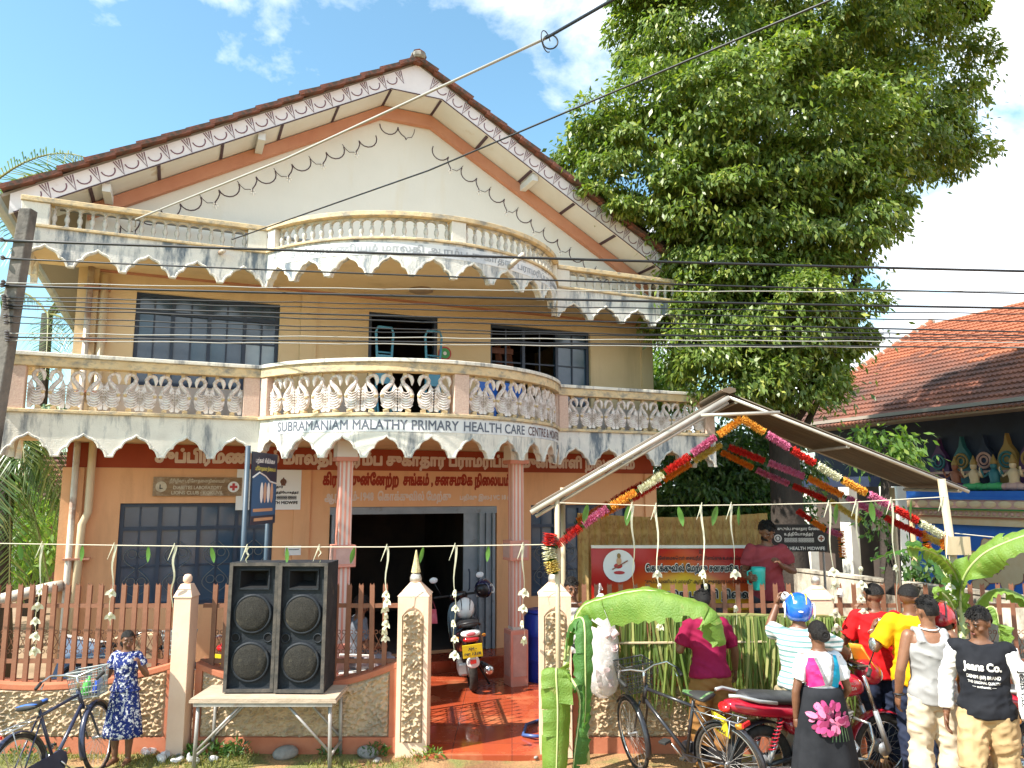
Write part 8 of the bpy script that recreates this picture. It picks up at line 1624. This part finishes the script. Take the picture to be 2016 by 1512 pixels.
# ------------------------------------------------------------------ odds and ends in the yard
br_ = thing('plastic_barrel', 'blue plastic barrel behind the right porch column', 'barrel', (.46, 11.2, .0)); M_brl = mat('barrel_blue', (0.010, 0.030, 0.30), (0.014, 0.045, 0.36), 4, .35)
q = MB(); q.lathe([(.27, 0), (.29, .02), (.30, .10), (.30, .30), (.31, .32), (.30, .34), (.30, .62), (.31, .64), (.30, .66), (.29, .88), (.25, .93), (.25, .97), (.01, .97)], 28); q.build('drum', M_brl, br_, smooth=True); q = MB(); q.torus(.26, .018, 28, 6, Matrix.Translation((0, 0, .95)) @ Matrix.Rotation(R(90), 4, 'X')); q.build('rim', M_brl, br_, smooth=True)
q = MB(); q.tube([(.55, 8.9, .05), (.42, 8.75, .05), (.20, 8.72, .12), (.08, 8.62, .30), (.12, 8.50, .38), (.28, 8.42, .32), (.50, 8.45, .05), (.9, 8.6, .03)], .016, 8); 
hp = [at(u, v, y) for u, v, y in ((1075, 1462, 8.55), (1050, 1440, 8.5), (1030, 1420, 8.6), (1036, 1400, 8.9), (1055, 1388, 9.1), (1085, 1382, 9.2))]
q = MB(); hp2 = [Vector((p.x, p.y, .055 + .02 * (i % 2))) for i, p in enumerate(hp)]; q.tube(hp2, .018, 8); tag(q.build('hose', mat('hose_blue', (0.05, 0.10, 0.26), rough=.35), None, smooth=True), 'dark blue hose curled on the red floor by the right gate pillar', 'hose')
bgp = thing('plastic_bag', 'big clear plastic bag full of pinkish cups hanging on the wall by the banana leaves', 'bag', at(1185, 1270, 7.95))
M_film = mat('plastic_film', (0.88, 0.86, 0.86), rough=.12, alpha=.5, spec=.7); M_cupw = mat('packed_cups', (0.70, 0.60, 0.60), (0.62, 0.40, 0.42), 20, .5)
q = MB(); prof = [(.02, .50), (.05, .46), (.07, .38), (.11, .25), (.155, .05), (.175, -.15), (.165, -.32), (.12, -.44), (.04, -.50)]
for i in range(len(prof) - 1): pass
rings = [[(r_ * (1 + .10 * math.sin(3 * a + z * 9) + .05 * math.sin(7 * a + z * 21)) * math.cos(a), r_ * .75 * (1 + .08 * math.sin(4 * a + z * 13)) * math.sin(a), z) for a in [2 * math.pi * k / 32 for k in range(32)]] for r_, z in prof]
q.loft(rings); q.build('film', M_film, bgp, smooth=True)
rg = random.Random(3)
for k in range(70):
    z = rg.uniform(-.42, .12); mr = .12 if z > -.3 else .08; a = rg.uniform(0, 6.28); r_ = mr * math.sqrt(rg.random()); q = MB(); q.lathe([(.026, 0), (.037, .08), (.034, .08), (.023, .004)], 10, Matrix.Translation((r_ * math.cos(a), r_ * .7 * math.sin(a), z)) @ Euler((rg.uniform(-1, 1), rg.uniform(-1, 1), 0)).to_matrix().to_4x4()); q.build('cup', M_cupw, bgp, smooth=True)
bar(bgp, [(-.02, .02, .50), (0, .10, .58), (.03, .16, .52)], .01, M_film, 'knot')
# white cloth strip hanging behind the banana stem
# hand trolleys on the balcony
for k, (s_, lab) in enumerate(((-.66, 'left of the two'), (.10, 'right of the two'))):
    p = BL(s_, -.42, 3.45); tr = thing('blue_trolley', 'tall blue metal trolley frame standing in the upper doorway, ' + lab, 'trolley', p, BZ + R(6)); w_ = .13
    bar(tr, [(-w_, 0, 0), (-w_ * .85, 0, 1.1), (-w_ * 1.05, 0, 1.52), (-w_ * .8, 0, 1.60), (w_ * .8, 0, 1.60), (w_ * 1.05, 0, 1.52), (w_ * .85, 0, 1.1), (w_, 0, 0)], .020, M_blue if k else M_blue, 'frame'); q = MB(); q.bx(-w_ * .85, w_ * .85, -.02, .02, .75, 1.18); q.build('panel', M_blue, tr)
    for z in (.30, .55, 1.22): bar(tr, [(-w_ * .9, 0, z), (w_ * .9, 0, z)], .014, M_blue, 'crossbar')
    for sx_ in (-1, 1): bar(tr, [(sx_ * w_ * .9, 0, .7), (sx_ * w_ * 1.3, -.35, 0)], .016, M_blue, 'strut')
for s_, lab in ((.9, 'blue plastic chair on the balcony behind the bow railing, left one'), (1.35, 'blue plastic chair on the balcony behind the bow railing, right one')):
    t = thing('balcony_chair', lab, 'chair', BL(s_, -1.0, 3.45), BZ + R(20)); M_bch = mat('chair_blue', (0.01, 0.12, 0.5), rough=.35)
    q = MB(); q.bx(-.2, .2, -.2, .2, .40, .43); q.build('seat', M_bch, t, bevel=.01); q = MB(); q.bx(-.2, .2, .18, .21, .43, .80); q.build('backrest', M_bch, t, bevel=.01)
    for sx_ in (-1, 1):
        for yy in (-.18, .18): bar(t, [(sx_ * .18, yy, .4), (sx_ * .2, yy * 1.1, 0)], .02, M_bch, 'leg', 6)
fn = thing('wall_plate', 'round red and green plate on the wall right of the upper door', 'plate', BOv, BZ); disc(.11, M_redx, fn, (.42, -.012, 4.80), 'plate'); disc(.085, M_grn, fn, (.42, -.016, 4.80), 'ring'); disc(.03, M_sgnw, fn, (.42, -.020, 4.80), 'boss')
# discarded things inside the left wall
M_bgy = mat('blue_grey_board', (0.16, 0.24, 0.36), (0.24, 0.32, 0.44), 4, .6); jb = thing('leaning_board', 'pale blue board leaning behind the left pickets', 'board', (-5.05, 9.0, 0), R(20)); q = MB(); q.bx(-.25, .25, 0, .02, 0, .95); q.build('panel', M_bgy, jb, rot=(R(-18), R(14), 0)); q = MB(); q.bx(-.27, .27, -.01, .03, .95, .98); q.build('edge_batten', M_white, jb, rot=(R(-18), R(14), 0))
jb2 = thing('sack_pile', 'dark blue tarpaulin bundle heaped behind the left pickets', 'tarpaulin', (-4.7, 9.0, 0)); q = MB(); q.ell((0, 0, .22), (.55, .35, .28), 18, 9); q.ell((.35, .1, .18), (.35, .3, .22), 14, 8); me = baked(q, mat('tarp_blue', (0.015, 0.03, 0.09), (0.03, 0.05, 0.13), 6, .5), .02, 2, noise=.05, nsc=(6, 6, 6), seed=3); put('bundle', me, jb2); bar(jb2, [(-.4, -.3, .3), (0, -.36, .45), (.5, -.25, .2)], .012, M_str, 'rope')
jc = bicycle('old bicycle leaning behind the left pickets', (-4.9, 9.15, 0), R(8), R(-6), R(-20), M_rub, M_gbk, M_bk)[0]
jp = thing('carton', 'brown carton on the old things behind the left pickets', 'box', (-4.35, 9.35, .55), R(15)); q = MB(); q.bx(-.2, .2, -.15, .15, 0, .42); q.build('box', mat('cardboard', (0.45, 0.30, 0.17), (0.55, 0.40, 0.26), 4, .9), jp, bevel=.006); q = MB(); q.bx(-.21, .0, -.16, .16, .421, .425); q.build('flap', mat('cardboard', (0, 0, 0)), jp, rot=(0, R(-8), 0))
cr_ = thing('crate_stack', 'plain wooden crate under the carton behind the left pickets', 'crate', (-4.35, 9.35, 0), R(15)); q = MB()
for k in range(4): q = MB(); q.bx(-.25, .25, -.2, -.18, .03 + k * .13, .13 + k * .13); q.build('slat', M_wood, cr_); q = MB(); q.bx(-.25, .25, .18, .2, .03 + k * .13, .13 + k * .13); q.build('slat', M_wood, cr_)
q = MB(); q.bx(-.25, .25, -.18, .18, .52, .54); q.build('lid', M_wood, cr_)
bar_ = None
# ------------------------------------------------------------------ ground litter, stones, weeds
M_rock = mat('stone', (0.30, 0.28, 0.26), (0.20, 0.18, 0.17), 9, .9, .5, 40)
def rock(label, u, v, s_):
    d = at(u, v, 1.0) - Vector((0, 0, 2.6)); k = -2.6 / d.z; p = Vector((0, 0, 2.6)) + d * k; q = MB(); q.ell((0, 0, 0), (s_, s_ * .7, s_ * .5), 14, 9); me = q.mesh('stone', M_rock)
    disp(me, lambda a: a * (1 + .5 * (vnoise(a, 5 / s_ * .15, int(u)) - .5))[:, None]); shade(me, 40); o = put('stone', me, None, (p.x, p.y, s_ * .22), (rnd.uniform(-.2, .2), rnd.uniform(-.2, .2), rnd.uniform(0, 3))); tag(o, label, 'stone')
rock('grey stone on the ground under the loudspeaker table, the biggest', 562, 1488, .13); rock('pale lump of rubble at the foot of the left gate pillar', 725, 1487, .11); rock('small stone left of the loudspeaker table legs', 352, 1488, .06); rock('small stone right of the pale rubble lump', 742, 1500, .05); rock('white pebble at the right end of the red floor edge', 1056, 1492, .03)
for u, v, lab in ((290, 1490, 'lying nearest the girl'), (305, 1484, 'lying upright by the wall'), (318, 1492, 'third from the girl')): 
    d = at(u, v, 1.0) - Vector((0, 0, 2.6)); k = -2.6 / d.z; p = Vector((0, 0, 2.62)) + d * k; cup('clear plastic cup thrown away at the foot of the wall, ' + lab, (p.x, p.y, .03), (R(80), 0, R(u * 7)), M_film)
for u, v, lab in ((1005, 1152, 'stuck on a picket beside the plain pillar'),): cup('clear plastic cup ' + lab, at(1655, 1160, 8.3), (R(160), R(20), 0), M_film)
lt = thing('paper_litter', 'crumpled white paper and plastic by the slim pillar', 'litter'); q = MB(); c0 = at(360, 1492, 7.95)
for k in range(5): q = MB(); q.ell((0, 0, 0), (.05, .035, .022), 10, 6); me = q.mesh('scrap', mat('litter_grey', (0.50, 0.49, 0.47), rough=.5)); disp(me, lambda a: a * (1 + 1.4 * (vnoise(a, 22, k) - .5))[:, None]); put('scrap', me, lt, (c0.x + (-.05, .06, .16, -.2, .3)[k], 7.92 + (0, .05, -.03, .02, .04)[k], .03), (rnd.random(), rnd.random(), rnd.random()))
def weeds(label, pts, n, s_, m, seed, name='weed', cat='plant'):
    rg_ = np.random.default_rng(seed); P = []; O = []
    for x, y, r_ in pts:
        a = rg_.uniform(0, 6.28, n); rr = r_ * np.sqrt(rg_.random(n)); z = rg_.random(n) * s_ * 2.2 * (1 - rr / r_ * .6); P.append(np.stack([x + rr * np.cos(a), y + rr * np.sin(a) * .6, z + .01], 1)); O.append(np.stack([np.cos(a), np.sin(a), np.full(n, .9)], 1))
    t = thing(name, label, cat); P = np.concatenate(P); O = np.concatenate(O); O /= np.linalg.norm(O, axis=1)[:, None]; leaves('foliage', P, O, s_, m, t, seed, .35, -.1, .2)['kind'] = 'stuff'
    bar(t, [(pts[0][0], pts[0][1], -.02), (pts[0][0], pts[0][1], s_ * 1.4)], .004, M_rib, 'stem')
gx = lambda u, v=1488: (lambda d: (Vector((0, 0, 2.6)) + d * (-2.6 / d.z)))(at(u, v, 1.0) - Vector((0, 0, 2.6)))
for u, v, r_, n, s_, lab in ((425, 1478, .22, 220, .075, 'weeds at the foot of the wall behind the table'), (470, 1482, .14, 120, .07, 'weeds beside the inner table leg'), (745, 1480, .12, 120, .06, 'green weed beside the rubble by the gate pillar'), (840, 1492, .16, 160, .05, 'pale weeds at the corner of the red floor'), (650, 1488, .12, 90, .05, 'sparse weed under the right end of the table'), (80, 1485, .3, 200, .05, 'low weeds behind the left bicycle')): p = gx(u, v); weeds(lab, [(p.x, min(p.y, 8.12), r_)], n, s_, M_leafy if 'pale' in lab else M_leafd, u)
rgn = np.random.default_rng(9); n = 5200; X = rgn.uniform(-6.5, -.9, n); Y = 8.15 - np.abs(rgn.normal(0, .33, n)); keep = vnoise(np.stack([X, Y, X * 0], 1), 2.3, 4) > .45; X, Y = X[keep], Y[keep]; P = np.stack([X, Y, np.full(len(X), -.01)], 1); O = np.stack([rgn.normal(0, .4, len(X)), rgn.normal(0, .4, len(X)), np.ones(len(X))], 1); O /= np.linalg.norm(O, axis=1)[:, None]
o = leaves('grass', P, O, .055, leaf_mat('grass_blade', (0.10, 0.13, 0.03), (0.22, 0.22, 0.06), (0.36, 0.30, 0.12), .6, .3), None, 3, .16, -1.2, .3); o['kind'] = 'stuff'; o['label'] = 'short dry grass along the foot of the street wall'; o['category'] = 'grass'
